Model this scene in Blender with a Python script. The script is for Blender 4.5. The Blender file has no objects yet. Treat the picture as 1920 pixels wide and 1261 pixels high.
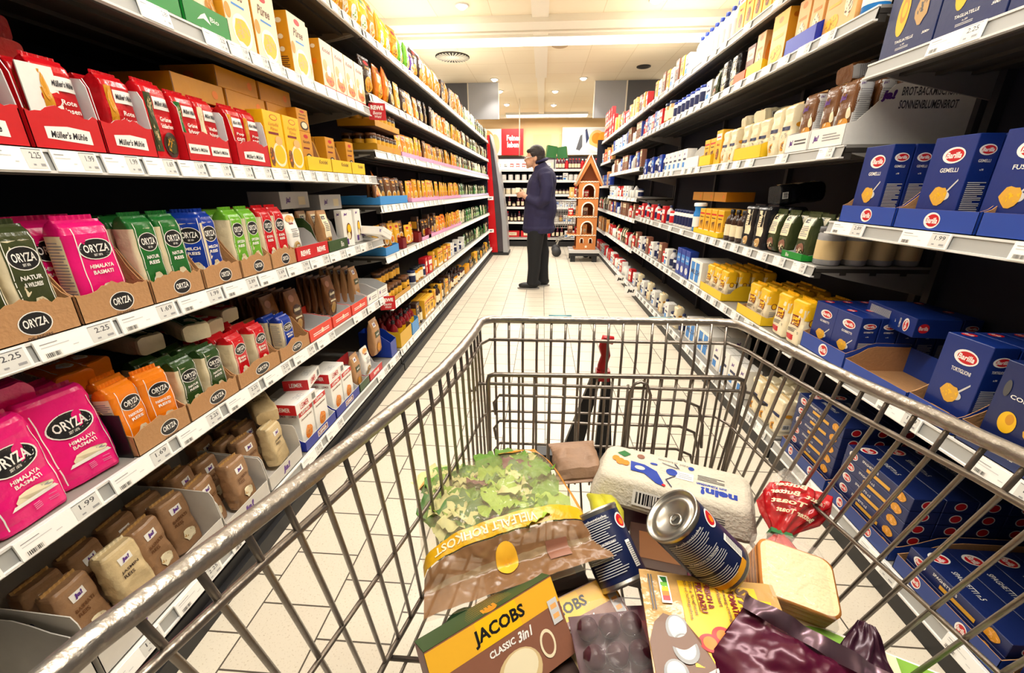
import bpy, math, random
from math import pi, sin, cos, radians, sqrt
from mathutils import Vector, Matrix, noise, Euler

# ------------------------------------------------------------------ camera, world, exposure
SC = bpy.context.scene
COL = SC.collection
CAMH = 1.15
cam_d = bpy.data.cameras.new('camera'); cam_d.sensor_width = 36; cam_d.lens = 770 / 1920 * 36
cam_d.clip_start = 0.02; cam_d.clip_end = 60
cam = bpy.data.objects.new('camera', cam_d); COL.objects.link(cam)
cam.location = (0, 0, CAMH); cam.rotation_euler = (radians(90 - 19.65), 0, radians(4.06))
SC.camera = cam
SC.view_settings.view_transform = 'Standard'; SC.view_settings.look = 'None'
SC.view_settings.exposure = 0.18; SC.view_settings.gamma = 1; SC.view_settings.use_curve_mapping = False
SC.cycles.use_denoising = True
SC.cycles.max_bounces = 7; SC.cycles.transparent_max_bounces = 16
W = bpy.data.worlds.new('world'); SC.world = W; W.use_nodes = True
W.node_tree.nodes['Background'].inputs[0].default_value = (1.0, 0.93, 0.84, 1)
W.node_tree.nodes['Background'].inputs[1].default_value = 0.09
CEIL = 3.0
def area(name, loc, rot, sx, sy, power, col=(1, .955, .88)):
    l = bpy.data.lights.new(name, 'AREA'); l.shape = 'RECTANGLE'; l.size = sx; l.size_y = sy; l.energy = power; l.color = col
    o = bpy.data.objects.new(name, l); o.location = loc; o.rotation_euler = rot; COL.objects.link(o); return o
# fluorescent runs crossing the aisle (diffusers are built with the ceiling, except for two runs)
LIGHT_RUNS = [(0.45, 60), (3.2, 68), (6.25, 95), (9.0, 50), (11.9, 60)]
for ly, pw in LIGHT_RUNS:
    area('strip_light', (0.05, ly, CEIL - 0.10), (0, 0, 0), 2.6, 0.22, pw)

# added fill lamps, out of view on top of the shelving, brighten the ceiling
FILL_TROUGHS = [(-1.5, 1.0, 2.6, 21), (-1.5, 5.0, 4.4, 27), (1.5, .5, 2.0, 18), (1.5, 4.2, 4.8, 31)]
for tx_, ty_, tl_, tp_ in FILL_TROUGHS:
    area('ceiling_fill', (tx_, ty_, 2.19), (pi, 0, 0), .16, tl_, tp_, (1, .93, .80))
area('ceiling_fill', (-2.6, 10.2, 2.0), (pi, 0, 0), .5, 3.5, 40, (1, .93, .80)); area('ceiling_fill', (3.2, 10.2, 2.0), (pi, 0, 0), .5, 3.5, 40, (1, .93, .80))  # two more added ceiling fill lamps, with no fixture built
# ------------------------------------------------------------------ materials
def lin(h):
    h = h.lstrip('#'); c = [int(h[i:i + 2], 16) / 255 for i in (0, 2, 4)]
    return tuple(x / 12.92 if x <= .04045 else ((x + .055) / 1.055) ** 2.4 for x in c) + (1,)
_M = {}
def mat(name, hexc='#808080', rough=.5, metal=0., bump=0., scale=40., vary=0., coat=0., emit=0.):
    if name in _M: return _M[name]
    m = bpy.data.materials.new(name); m.use_nodes = True; nt = m.node_tree; b = nt.nodes['Principled BSDF']
    c = lin(hexc); b.inputs['Base Color'].default_value = c; b.inputs['Roughness'].default_value = rough
    b.inputs['Metallic'].default_value = metal; b.inputs['Coat Weight'].default_value = coat
    if emit: b.inputs['Emission Color'].default_value = c; b.inputs['Emission Strength'].default_value = emit
    if bump or vary:
        tc = nt.nodes.new('ShaderNodeTexCoord'); n = nt.nodes.new('ShaderNodeTexNoise'); n.inputs['Scale'].default_value = scale
        n.inputs['Detail'].default_value = 4; nt.links.new(tc.outputs['Object'], n.inputs['Vector'])
        if bump:
            bp = nt.nodes.new('ShaderNodeBump'); bp.inputs['Strength'].default_value = bump; bp.inputs['Distance'].default_value = .01
            nt.links.new(n.outputs['Fac'], bp.inputs['Height']); nt.links.new(bp.outputs['Normal'], b.inputs['Normal'])
        if vary:
            mx = nt.nodes.new('ShaderNodeMix'); mx.data_type = 'RGBA'; nt.links.new(n.outputs['Fac'], mx.inputs[0])
            mx.inputs[6].default_value = tuple(x * (1 - vary) for x in c[:3]) + (1,)
            mx.inputs[7].default_value = tuple(min(1, x * (1 + vary)) for x in c[:3]) + (1,)
            nt.links.new(mx.outputs[2], b.inputs['Base Color'])
    _M[name] = m; return m
def film(name, hexc, fac, rough=.12):
    if name in _M: return _M[name]
    m = bpy.data.materials.new(name); m.use_nodes = True; nt = m.node_tree; nt.nodes.clear()
    o = nt.nodes.new('ShaderNodeOutputMaterial'); t = nt.nodes.new('ShaderNodeBsdfTransparent'); p = nt.nodes.new('ShaderNodeBsdfPrincipled')
    p.inputs['Base Color'].default_value = lin(hexc); p.inputs['Roughness'].default_value = rough
    mx = nt.nodes.new('ShaderNodeMixShader'); tc = nt.nodes.new('ShaderNodeTexCoord'); n = nt.nodes.new('ShaderNodeTexNoise'); n.inputs['Scale'].default_value = 22
    bp = nt.nodes.new('ShaderNodeBump'); bp.inputs['Strength'].default_value = .8; bp.inputs['Distance'].default_value = .02
    nt.links.new(tc.outputs['Object'], n.inputs['Vector']); nt.links.new(n.outputs['Fac'], bp.inputs['Height']); nt.links.new(bp.outputs['Normal'], p.inputs['Normal'])
    mx.inputs[0].default_value = fac
    nt.links.new(t.outputs[0], mx.inputs[1]); nt.links.new(p.outputs[0], mx.inputs[2]); nt.links.new(mx.outputs[0], o.inputs[0])
    _M[name] = m; return m
# colour name -> material; suffix gives the surface: p = glossy film, c = carton, k = raw cardboard, n = printed ink
HEX = dict(white='#f4f2ec', black='#16161a', ink='#1c1c28', red='#c8141e', dred='#7c0d18', pink='#e81878', magenta='#c8105c', green='#1d6b2c', dgreen='#2c4a20',
    olive='#3c4426', lime='#6cb02a', blue='#12379c', navy='#0c1c4c', sky='#2f86d6', orange='#f08214', yellow='#f6c015', gold='#d8941c', cream='#efe2bf',
    beige='#d8be8c', tan='#c39a5e', brown='#6e4424', dbrown='#38221a', grey='#9a9a9c', lgrey='#cfcfcf', dgrey='#4c4c50', purple='#5a2a86', maroon='#4a0d26',
    rice='#e3d6b4', kraft='#b5875a', barilla='#0d2a76', bnavy='#14245a', pasta='#e0a93a', peach='#f0b26a', rose='#e07aa8', lilac='#c9bfe0', egg='#cdc6b8', jgold='#eeb22e', cocoa='#8c5c48', leaf='#7fae3e')
def M(spec):
    if not isinstance(spec, str): return spec
    if spec in _M: return _M[spec]
    nm, kind = spec.split('.') if '.' in spec else (spec, 'n')
    h = HEX[nm]
    if kind == 'p': return mat(spec, h, .22, bump=.35, scale=30, vary=.06)
    if kind == 'c': return mat(spec, h, .38, bump=.05, scale=60, vary=.04)
    if kind == 'k': return mat(spec, h, .85, bump=.2, scale=120, vary=.10)
    return mat(spec, h, .4)

# ------------------------------------------------------------------ mesh collector
class G:
    def __init__(s): s.v = []; s.f = []; s.mi = []; s.sm = []; s.mats = []
    def mat(s, m):
        m = M(m)
        if m not in s.mats: s.mats.append(m)
        return s.mats.index(m)
    def add(s, V, F, m, smooth=False):
        b = len(s.v); i = s.mat(m); s.v += [tuple(x) for x in V]
        for f in F: s.f.append(tuple(b + k for k in f)); s.mi.append(i); s.sm.append(smooth)
    def box(s, x0, x1, y0, y1, z0, z1, m, rot=None, piv=None):
        V = [Vector((x, y, z)) for z in (z0, z1) for y in (y0, y1) for x in (x0, x1)]
        if rot: V = [rot @ (v - Vector(piv)) + Vector(piv) for v in V]
        s.add(V, [(0, 2, 3, 1), (4, 5, 7, 6), (0, 1, 5, 4), (2, 6, 7, 3), (0, 4, 6, 2), (1, 3, 7, 5)], m)
    def tube(s, pts, r, m, n=8, closed=False, cap=True):
        P = [Vector(p) for p in pts]; L = len(P); rr = r if isinstance(r, (list, tuple)) else [r] * L
        V = []; up = None
        for i in range(L):
            a = P[i - 1] if (i > 0 or closed) else P[i]; b = P[(i + 1) % L] if (i < L - 1 or closed) else P[i]
            t = (b - a).normalized()
            if up is None: up = t.orthogonal().normalized()
            up = (up - t * up.dot(t)); up = up.normalized() if up.length > 1e-5 else t.orthogonal().normalized()
            sd = t.cross(up)
            for k in range(n):
                an = 2 * pi * k / n; V.append(P[i] + (up * cos(an) + sd * sin(an)) * rr[i])
        F = []
        for i in range(L if closed else L - 1):
            j = (i + 1) % L
            for k in range(n): F.append((i * n + k, i * n + (k + 1) % n, j * n + (k + 1) % n, j * n + k))
        if cap and not closed: F += [tuple(range(n))[::-1], tuple((L - 1) * n + k for k in range(n))]
        s.add(V, F, m, True)
    def rings(s, R, m, cap0=True, cap1=True, smooth=True):
        n = len(R[0]); V = [p for r in R for p in r]; F = []
        for i in range(len(R) - 1):
            mm = m(i) if callable(m) else m
            b = [(i * n + k, i * n + (k + 1) % n, (i + 1) * n + (k + 1) % n, (i + 1) * n + k) for k in range(n)]
            s.add([V[j] for j in range(i * n, (i + 2) * n)], [tuple(q - i * n for q in f) for f in b], mm, smooth) if callable(m) else F.extend(b)
        if not callable(m): s.add(V, F, m, smooth)
        m0 = m(0) if callable(m) else m; m1 = m(len(R) - 2) if callable(m) else m
        if cap0: s.add(R[0], [tuple(range(n))[::-1]], m0)
        if cap1: s.add(R[-1], [tuple(range(n))], m1)
    def lathe(s, prof, m, n=20, c=(0, 0, 0)):
        s.rings([[(c[0] + r * cos(2 * pi * k / n), c[1] + r * sin(2 * pi * k / n), c[2] + z) for k in range(n)] for r, z in prof], m)
    def mesh(s, name):
        me = bpy.data.meshes.new(name); me.from_pydata(s.v, [], s.f)
        for m in s.mats: me.materials.append(m)
        me.polygons.foreach_set('material_index', s.mi); me.polygons.foreach_set('use_smooth', s.sm); me.update(); return me
def weld(me):
    import bmesh
    bm = bmesh.new(); bm.from_mesh(me); bmesh.ops.remove_doubles(bm, verts=bm.verts, dist=1e-5); bm.to_mesh(me); bm.free()
def link(name, data, parent=None, loc=None, rot=None):
    o = bpy.data.objects.new(name, data); COL.objects.link(o)
    if parent: o.parent = parent
    if loc is not None: o.location = loc
    if rot is not None: o.rotation_euler = rot
    return o
def tag(o, label=None, cat=None, group=None, kind=None):
    if label: o['label'] = label
    if cat: o['category'] = cat
    if group: o['group'] = group
    if kind: o['kind'] = kind
    return o
def part(g, name, parent, label=None):
    o = link(name, g.mesh(name), parent)
    if label: o['label'] = label
    return o
def empty(name, loc, rz, label, cat, group=None):
    o = link(name, None, None, loc, (0, 0, rz)); o.empty_display_size = .02; return tag(o, label, cat, group)

# ------------------------------------------------------------------ print: 2-D shapes laid on a surface S(u, v, off)
_T = {}
def text2d(t, bold=.012):
    if (t, bold) in _T: return _T[(t, bold)]
    c = bpy.data.curves.new('t', 'FONT'); c.body = t; c.resolution_u = 2; c.offset = bold; c.fill_mode = 'FRONT'; c.align_x = 'CENTER'
    o = bpy.data.objects.new('t', c); COL.objects.link(o)
    me = bpy.data.meshes.new_from_object(o.evaluated_get(bpy.context.evaluated_depsgraph_get()))
    V = [(v.co.x, v.co.y) for v in me.vertices]; F = [tuple(p.vertices) for p in me.polygons]
    bpy.data.objects.remove(o); bpy.data.curves.remove(c); bpy.data.meshes.remove(me)
    if V:
        x0, x1 = min(v[0] for v in V), max(v[0] for v in V); y0, y1 = min(v[1] for v in V), max(v[1] for v in V)
        V = [((x - x0) / max(1e-6, x1 - x0) - .5, (y - y0) / max(1e-6, y1 - y0) - .5) for x, y in V]
    _T[(t, bold)] = (V, F); return V, F
def decal(g, S, items, curved=False):
    lay = 0
    for it in items:
        k = it[0]; lay += 1; off = .0003 + .00012 * min(lay, 12) + .00002 * max(0, min(lay, 120) - 12) + (.0006 if curved else 0) + (.0009 if curved and k in 'th' else 0)
        if k == 'r':
            _, u0, v0, u1, v1, c = it[:6]; nu, nv = (10, 14) if curved else (1, 1)
            if curved: nu = max(1, int(10 * abs(u1 - u0) / 2 + .9)); nv = max(1, int(16 * abs(v1 - v0) + .9))
            V = [S(u0 + (u1 - u0) * i / nu, v0 + (v1 - v0) * j / nv, off) for j in range(nv + 1) for i in range(nu + 1)]
            g.add(V, [(j * (nu + 1) + i, j * (nu + 1) + i + 1, (j + 1) * (nu + 1) + i + 1, (j + 1) * (nu + 1) + i) for j in range(nv) for i in range(nu)], c, curved)
        elif k == 'o':
            _, uc, vc, ru, rv, c = it[:6]; n = 24 if max(ru, rv) > .06 else 10; R = 7 if curved else 1
            V = [S(uc, vc, off)]
            for q in range(1, R + 1):
                for i in range(n): V.append(S(uc + ru * q / R * cos(2 * pi * i / n), vc + rv * q / R * sin(2 * pi * i / n), off))
            F = [(0, 1 + i, 1 + (i + 1) % n) for i in range(n)]
            for q in range(R - 1):
                for i in range(n): a = 1 + q * n; F.append((a + i, a + n + i, a + n + (i + 1) % n, a + (i + 1) % n))
            g.add(V, F, c, curved)
        elif k == 't':
            _, t, uc, vc, uw, vh, c = it[:7]; rot = it[7] if len(it) > 7 else 0; V, F = text2d(t, it[8] if len(it) > 8 else .012)
            P = []
            for x, y in V:
                if rot == 90: x, y = -y, x
                elif rot == -90: x, y = y, -x
                elif rot == 180: x, y = -x, -y
                elif rot: x = x + y * .45 / len(t)
                P.append(S(uc + x * uw, vc + y * vh, off))
            g.add(P, F, c)
        elif k == 'p':
            pts = it[1]; g.add([S(u, v, off) for u, v in pts], [tuple(range(len(pts)))], it[2])
        elif k == 'l':      # block of small print lines
            _, u0, v0, u1, v1, n, c = it; rnd = random.Random(int(1000 * (u0 + v0 * 7 + n))); h = (v1 - v0) / n
            for i in range(n):
                e = u1 - (u1 - u0) * rnd.uniform(0, .45) * (i % 3 == 2)
                decal(g, lambda u, v, o, off=off: S(u, v, off), [('r', u0, v0 + h * (i + .25), e, v0 + h * (i + .7), c)], False) if not curved else \
                    decal(g, lambda u, v, o, off=off: S(u, v, off), [('r', u0, v0 + h * (i + .25), e, v0 + h * (i + .7), c)], True)
        elif k == 'b':      # barcode
            _, u0, v0, u1, v1 = it[:5]; g_items = [('r', u0, v0, u1, v1, 'white')]; x = u0 + (u1 - u0) * .08; rnd = random.Random(5); e = u1 - (u1 - u0) * .08
            while x < e:
                w = (u1 - u0) * rnd.choice((.02, .03, .05)); g_items.append(('r', x, v0 + (v1 - v0) * .15, x + w, v1 - (v1 - v0) * .12, 'black')); x += w + (u1 - u0) * rnd.choice((.02, .04))
            decal(g, lambda u, v, o, off=off: S(u, v, off + (o > .0006) * .0002), g_items, False)
        elif k == 'h':      # heap of food: irregular blob with grains
            _, uc, vc, ru, rv, c1, c2 = it[:7]; rnd = random.Random(int(uc * 50 + vc * 90)); n = it[7] if len(it) > 7 else 14
            sub = [('p', [(uc + ru * cos(2 * pi * i / 14) * rnd.uniform(.8, 1.05), vc + rv * sin(2 * pi * i / 14) * rnd.uniform(.75, 1.05)) for i in range(14)], c1)]
            for i in range(n):
                a = rnd.uniform(0, 6.28); q = rnd.uniform(0, .8); b = rnd.uniform(0, 3.1); L = rnd.uniform(.12, .3)
                cu, cv = uc + ru * q * cos(a), vc + rv * q * sin(a); du, dv = ru * L * cos(b), rv * L * sin(b)
                sub.append(('p', [(cu - du, cv - dv), (cu - dv * .4 * ru / rv, cv + du * .4 * rv / ru), (cu + du, cv + dv), (cu + dv * .4 * ru / rv, cv - du * .4 * rv / ru)], c2))
            decal(g, lambda u, v, o, off=off: S(u, v, off + (o > .00045) * .0002), sub, False)
def Sfront(w, d): return lambda h: (lambda u, v, o: Vector((u * w / 2, -d / 2 - o, v * h)))
def box_sides(w, d, h):
    return dict(front=lambda u, v, o: Vector((u * w / 2, -d / 2 - o, v * h)), left=lambda u, v, o: Vector((-w / 2 - o, -u * d / 2, v * h)),
        right=lambda u, v, o: Vector((w / 2 + o, u * d / 2, v * h)), top=lambda u, v, o: Vector((u * w / 2, (v - .5) * d, h + o)),
        back=lambda u, v, o: Vector((-u * w / 2, d / 2 + o, v * h)))
def both(items): return dict(left=items, right=items)

def make_box(w, d, h, c, front=(), left=(), right=(), top=(), side_c=None, bev=.0012):
    g = G(); b = bev
    V = []; 
    for z, i in ((0, b), (b, 0), (h - b, 0), (h, b)):
        x, y = w / 2 - i, d / 2 - i
        V += [(-x + b, -y, z), (x - b, -y, z), (x, -y + b, z), (x, y - b, z), (x - b, y, z), (-x + b, y, z), (-x, y - b, z), (-x, -y + b, z)]
    F = [tuple(range(8))[::-1], tuple(24 + k for k in range(8))]
    for i in range(3):
        for k in range(8): F.append((i * 8 + k, i * 8 + (k + 1) % 8, i * 8 + 8 + (k + 1) % 8, i * 8 + 8 + k))
    g.add(V, F, c)
    S = box_sides(w, d, h)
    if side_c:
        for sd in ('left', 'right'): decal(g, S[sd], [('r', -1, 0, 1, 1, side_c)])
    # flap seam on the lid
    decal(g, S['top'], [('r', -.98, .47, .98, .485, 'black')] if not top else [])
    for nm, it in (('front', front), ('left', left), ('right', right), ('top', top)):
        if it: decal(g, S[nm], it)
    return g
def lerp_prof(prof, v):
    for (a, b) in zip(prof, prof[1:]):
        if v <= b[0]: t = (v - a[0]) / max(1e-6, b[0] - a[0]); return [a[i] + (b[i] - a[i]) * t for i in range(1, len(a))]
    return list(prof[-1][1:])
PROF = dict(
    brick=[(0, .95, .94, 0), (.03, 1, 1, 0), (.5, 1.02, 1.03, 0), (.86, .99, .98, 0), (.93, .96, .80, 0), (.975, .93, .45, 0), (1, .93, .10, -.1)],
    fold=[(0, .95, .94, 0), (.03, 1, 1, 0), (.5, 1.02, 1.03, 0), (.93, .99, .98, 0), (.97, .96, .9, 0), (1, .9, .72, 0)],
    pouch=[(0, .97, .25, 0), (.02, .98, .7, 0), (.12, .98, .95, 0), (.45, .98, 1.05, 0), (.75, .98, .8, 0), (.91, 1, .3, 0), (.935, 1, .1, 0), (1, 1, .08, 0)],
    pillow=[(0, 1, .06, 0), (.06, 1, .08, 0), (.08, .98, .3, 0), (.25, .95, .9, 0), (.5, .94, 1.05, 0), (.75, .95, .85, 0), (.92, .98, .3, 0), (.94, 1, .08, 0), (1, 1, .06, 0)],
    sachet=[(0, 1, .2, 0), (.05, 1, .3, 0), (.3, .98, 1, 0), (.6, .98, 1, 0), (.93, 1, .3, 0), (1, 1, .15, 0)])
def make_loft(w, d, h, prof, c, front=(), n=5, seg=28, wr=.0015, seed=0, topc=None, topv=.88, bandc=None, ns=None, left=(), right=()):
    """soft pack: stacked superellipse rings with small creases"""
    P = PROF[prof]; g = G()
    def wrk(x, z): return wr * noise.noise(Vector((x * 38 + seed * 7.3, z * 26, seed))) * 2
    vs = sorted(set([p[0] for p in P] + [i / (ns or 12) for i in range((ns or 12) + 1)]))
    R = []
    for v in vs:
        a, b, sh = lerp_prof(P, v); r = []
        for k in range(seg):
            t = 2 * pi * k / seg; cx, cy = cos(t), sin(t)
            x = math.copysign(abs(cx) ** (2 / n), cx) * a * w / 2; y = math.copysign(abs(cy) ** (2 / n), cy) * b * d / 2
            q = wrk(x, v * h) * min(1, b * 1.5)
            if cy < 0: y += q
            else: y -= q
            r.append((x + wr * .8 * noise.noise(Vector((v * h * 50, cy * 3, seed + 9))), y + sh * d, v * h))
        R.append(r)
    cc = M(c); tc = M(topc) if topc else cc
    for i in range(len(R) - 1): g.rings([R[i], R[i + 1]], tc if vs[i] >= topv - 1e-6 else cc, False, False)
    g.add(R[0], [tuple(range(seg))[::-1]], cc); g.add(R[-1], [tuple(range(seg))], tc)
    def S(u, v, o):
        v = min(max(v, 0), 1); a, b, sh = lerp_prof(P, v); uu = min(.97, abs(u)); x = math.copysign(uu, u) * a * w / 2
        x = u * a * w / 2 if abs(u) <= .97 else x
        return Vector((x, -(b * d / 2) * max(0, 1 - uu ** n) ** (1 / n) + wrk(x, v * h) * min(1, b * 1.5) + sh * d - o, v * h))
    def SL(sg):
        def f(u, v, o):
            a, b, sh = lerp_prof(P, min(max(v, 0), 1)); return Vector((sg * (a * w / 2 * max(0, 1 - min(.97, abs(u)) ** n) ** (1 / n) + o), sg * u * b * d / 2 + sh * d, v * h))
        return f
    if front: decal(g, S, front, True)
    if left: decal(g, SL(-1), left, True)
    if right: decal(g, SL(1), right, True)
    return g
def seal(w, h, z, m, d=.002, saw=True):
    """crimped seal at the end of a film bag"""
    g = G(); n = 14
    for i in range(n):
        x0, x1 = -w / 2 + w * i / n, -w / 2 + w * (i + 1) / n; y = .001 * (-1) ** i
        g.add([(x0, y, z), (x1, -y, z), (x1, -y, z + h), ((x0 + x1) / 2, 0, z + h + (.003 if saw else 0)), (x0, y, z + h)], [(0, 1, 2, 3, 4)], m)
        g.add([(x0, y + d, z), (x1, -y + d, z), (x1, -y + d, z + h), ((x0 + x1) / 2, d, z + h + (.003 if saw else 0)), (x0, y + d, z + h)], [(0, 4, 3, 2, 1)], m)
    return g

# ------------------------------------------------------------------ catalogue: key -> (object name, category, root mesh, [(part name, mesh, label)], w, d, h)
CAT = {}
def reg(key, name, cat, g, w, d, h, parts=()):
    CAT[key] = (name, cat, g.mesh(name) if isinstance(g, G) else g, [(n, x.mesh(n) if isinstance(x, G) else x, l) for n, x, l in parts], w, d, h)
def inst(key, loc, rot=(0, 0, 0), label='', group=None, scale=None, parts=True):
    name, cat, me, ps, w, d, h = CAT[key]
    o = link(name, me, None, loc, rot); tag(o, label, cat, group)
    if scale: o.scale = scale
    if parts:
        for n, x, l in ps:
            c = link(n, x, o)
            if l: c['label'] = l
    return o
FL, FR = -0.965, 1.065       # product fronts just behind the price rails
def put(side, key, y0, z, label, group=None, sb=0., yaw=0., lean=0., parts=True, scale=None, dx=0):
    """stand a product on a shelf: y0 = its end nearer the camera, sb = setback from the shelf edge"""
    w, d, h = CAT[key][4:7]; s = scale or (1, 1, 1)
    x = (FL - sb - d * s[1] / 2) if side == 'L' else (FR + sb + d * s[1] / 2)
    rz = (pi / 2 if side == 'L' else -pi / 2) + radians(yaw)
    return inst(key, (x, y0 + w * s[0] / 2, z + .0008), (radians(lean), 0, rz), label, group, scale, parts)
# ================================================================== SETTING
def floor_material():
    m = bpy.data.materials.new('floor_tiles'); m.use_nodes = True; nt = m.node_tree; b = nt.nodes['Principled BSDF']; L = nt.links.new
    tc = nt.nodes.new('ShaderNodeTexCoord'); mp = nt.nodes.new('ShaderNodeMapping'); mp.inputs['Rotation'].default_value = (0, 0, radians(90)); mp.inputs['Location'].default_value = (.012, -.04, 0)
    br = nt.nodes.new('ShaderNodeTexBrick'); br.inputs['Scale'].default_value = 1; br.inputs['Brick Width'].default_value = .181; br.inputs['Row Height'].default_value = .209
    br.inputs['Mortar Size'].default_value = .0024; br.inputs['Mortar Smooth'].default_value = .1; br.offset = .5
    br.inputs['Color1'].default_value = lin('#ddd4c2'); br.inputs['Color2'].default_value = lin('#d6ccba'); br.inputs['Mortar'].default_value = lin('#544b40')
    L(tc.outputs['Object'], mp.inputs[0]); L(mp.outputs[0], br.inputs['Vector'])
    n = nt.nodes.new('ShaderNodeTexNoise'); n.inputs['Scale'].default_value = 190; n.inputs['Detail'].default_value = 2; L(tc.outputs['Object'], n.inputs['Vector'])
    r = nt.nodes.new('ShaderNodeValToRGB'); r.color_ramp.elements[0].position = .60; r.color_ramp.elements[0].color = (1, 1, 1, 1); r.color_ramp.elements[1].position = .72; r.color_ramp.elements[1].color = (.62, .55, .45, 1)
    L(n.outputs['Fac'], r.inputs[0]); mx = nt.nodes.new('ShaderNodeMix'); mx.data_type = 'RGBA'; mx.blend_type = 'MULTIPLY'; mx.inputs[0].default_value = .7
    L(br.outputs['Color'], mx.inputs[6]); L(r.outputs[0], mx.inputs[7]); L(mx.outputs[2], b.inputs['Base Color'])
    bp = nt.nodes.new('ShaderNodeBump'); bp.invert = True; bp.inputs['Strength'].default_value = .4; bp.inputs['Distance'].default_value = .002; L(br.outputs['Fac'], bp.inputs['Height']); L(bp.outputs[0], b.inputs['Normal'])
    b.inputs['Roughness'].default_value = .33; return m
def ceiling_material():
    m = bpy.data.materials.new('ceiling_panels'); m.use_nodes = True; nt = m.node_tree; b = nt.nodes['Principled BSDF']; L = nt.links.new
    tc = nt.nodes.new('ShaderNodeTexCoord'); br = nt.nodes.new('ShaderNodeTexBrick'); br.offset = 0; br.inputs['Scale'].default_value = 1
    br.inputs['Brick Width'].default_value = .62; br.inputs['Row Height'].default_value = .62; br.inputs['Mortar Size'].default_value = .004
    br.inputs['Color1'].default_value = lin('#f3e6cb'); br.inputs['Color2'].default_value = lin('#f0e1c3'); br.inputs['Mortar'].default_value = lin('#dccaa6')
    L(tc.outputs['Object'], br.inputs['Vector']); L(br.outputs['Color'], b.inputs['Base Color']); b.inputs['Roughness'].default_value = .9; return m
def slab(name, x0, x1, y0, y1, z0, z1, m, kind='structure'):
    g = G(); g.box(x0, x1, y0, y1, z0, z1, m); o = link(name, g.mesh(name)); tag(o, kind=kind); return o
XW0, XW1, YW0, YW1 = -6.0, 6.5, -3.0, 12.7
slab('floor', XW0, XW1, YW0, YW1, -.05, 0, floor_material())
slab('ceiling', XW0, XW1, YW0, YW1, CEIL, CEIL + .05, ceiling_material())
wallm = mat('wall_paint', '#d9b98a', .8, vary=.03, scale=3)
slab('wall_back', XW0, XW1, YW1, YW1 + .1, 0, CEIL, wallm)
slab('trim_1', XW0, XW1, YW1 - .03, YW1, 1.95, 2.04, mat('trim_dark', '#3a3234', .6))
g = G()
for x in (-.30, .42): g.box(x, x + .5, YW1 - .012, YW1, 2.04, 2.6, mat('wall_panel', '#cfae80', .8))
o = link('trim_2', g.mesh('trim_2')); tag(o, kind='structure')
beam_m = mat('beam_white', '#f2ead8', .7)
for i, (y0, y1) in enumerate(((5.55, 5.80), (5.86, 5.93), (12.05, 12.2))):
    slab('trim_%d' % (i + 3), XW0, XW1, y0, y1, CEIL - .07, CEIL, beam_m)
slab('trim_6', -.17, 0.02, YW0, 8.2, CEIL - .03, CEIL, beam_m)      # flat service duct down the aisle
slab('trim_7', -.15, -.02, 8.2, 12.1, CEIL - .03, CEIL, beam_m)
diff = mat('diffuser', '#fff6e6', .4, emit=5.5); hous = mat('lamp_housing', '#e8e4da', .4)
for i, (ly, pw) in enumerate(LIGHT_RUNS):
    if i in (1, 3): continue
    e = empty('strip_light_fixture', (0, ly, CEIL), 0, ['long white strip light crossing the ceiling above the shopping trolley', '', 'long glowing strip light crossing the ceiling halfway down the aisle', '', 'long glowing strip light on the ceiling beyond the grey hanging panels'][i], 'ceiling light')
    x0, x1 = (-5, 5.5) if i != 4 else (-1.0, 1.1)
    g = G(); g.box(x0, x1, -.14, .14, -.05, 0, hous); part(g, 'housing', e)
    g = G(); g.box(x0 + .02, x1 - .02, -.11, .11, -.075, -.05, diff); part(g, 'diffuser', e, 'glowing white diffuser')
# recessed spots: lamp in a ring
spotm = mat('spot_glow', '#fff8ea', .4, emit=30)
spots = [(-.909, 5.25, 'before the strip light, over the noodle side'), (1.12, 5.25, 'before the strip light, over the baking side'), (-.905, 8.35, 'close to the pale grey hanging panel on the noodle side'),
    (.662, 8.38, 'close to the pale grey hanging panel on the baking side'), (-.902, 9.28, 'behind the noodle-side grey panel, nearer one'), (.196, 9.36, 'beyond the grey panels near the middle, nearer one'),
    (-.877, 10.63, 'behind the noodle-side grey panel, farther one'), (.199, 10.77, 'beyond the grey panels near the middle, farther one')]
for x, y, wh in spots:
    e = empty('ceiling_spotlight', (x, y, CEIL), 0, 'small round glowing ceiling spot ' + wh, 'ceiling light', 'round ceiling spotlights')
    g = G(); g.lathe([(.075, 0), (.075, -.012), (.055, -.014), (.05, -.004)], hous, 20); part(g, 'trim_ring', e)
    g = G(); g.lathe([(.052, -.004), (.05, -.02), (.03, -.035), (.004, -.04)], spotm, 16); part(g, 'bulb', e)
    l = bpy.data.lights.new('spot_lamp', 'SPOT'); l.energy = 28; l.spot_size = radians(100); l.spot_blend = .7; l.color = (1, .95, .86); l.shadow_soft_size = .05
    lo = link('spot_lamp', l, None, (x, y, CEIL - .06))
dk = mat('vent_dark', '#2a241e', .6)
e = empty('ceiling_air_diffuser', (-1.38, 7.02, CEIL), 0, 'round slotted air diffuser in the ceiling over the noodle shelves', 'air vent')
g = G(); g.lathe([(.25, 0), (.25, -.01), (.235, -.016), (.09, -.016)], dk, 40); part(g, 'slot_disc', e)
g = G(); g.lathe([(.10, -.012), (.10, -.024), (.0, -.026)], beam_m, 24); part(g, 'centre_plate', e)
g = G()
for k in range(28):
    a = 2 * pi * k / 28; R = Matrix.Rotation(a, 3, 'Z'); g.box(.10, .24, -.006, .006, -.022, -.016, beam_m, R, (0, 0, 0))
part(g, 'vanes', e)
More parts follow.
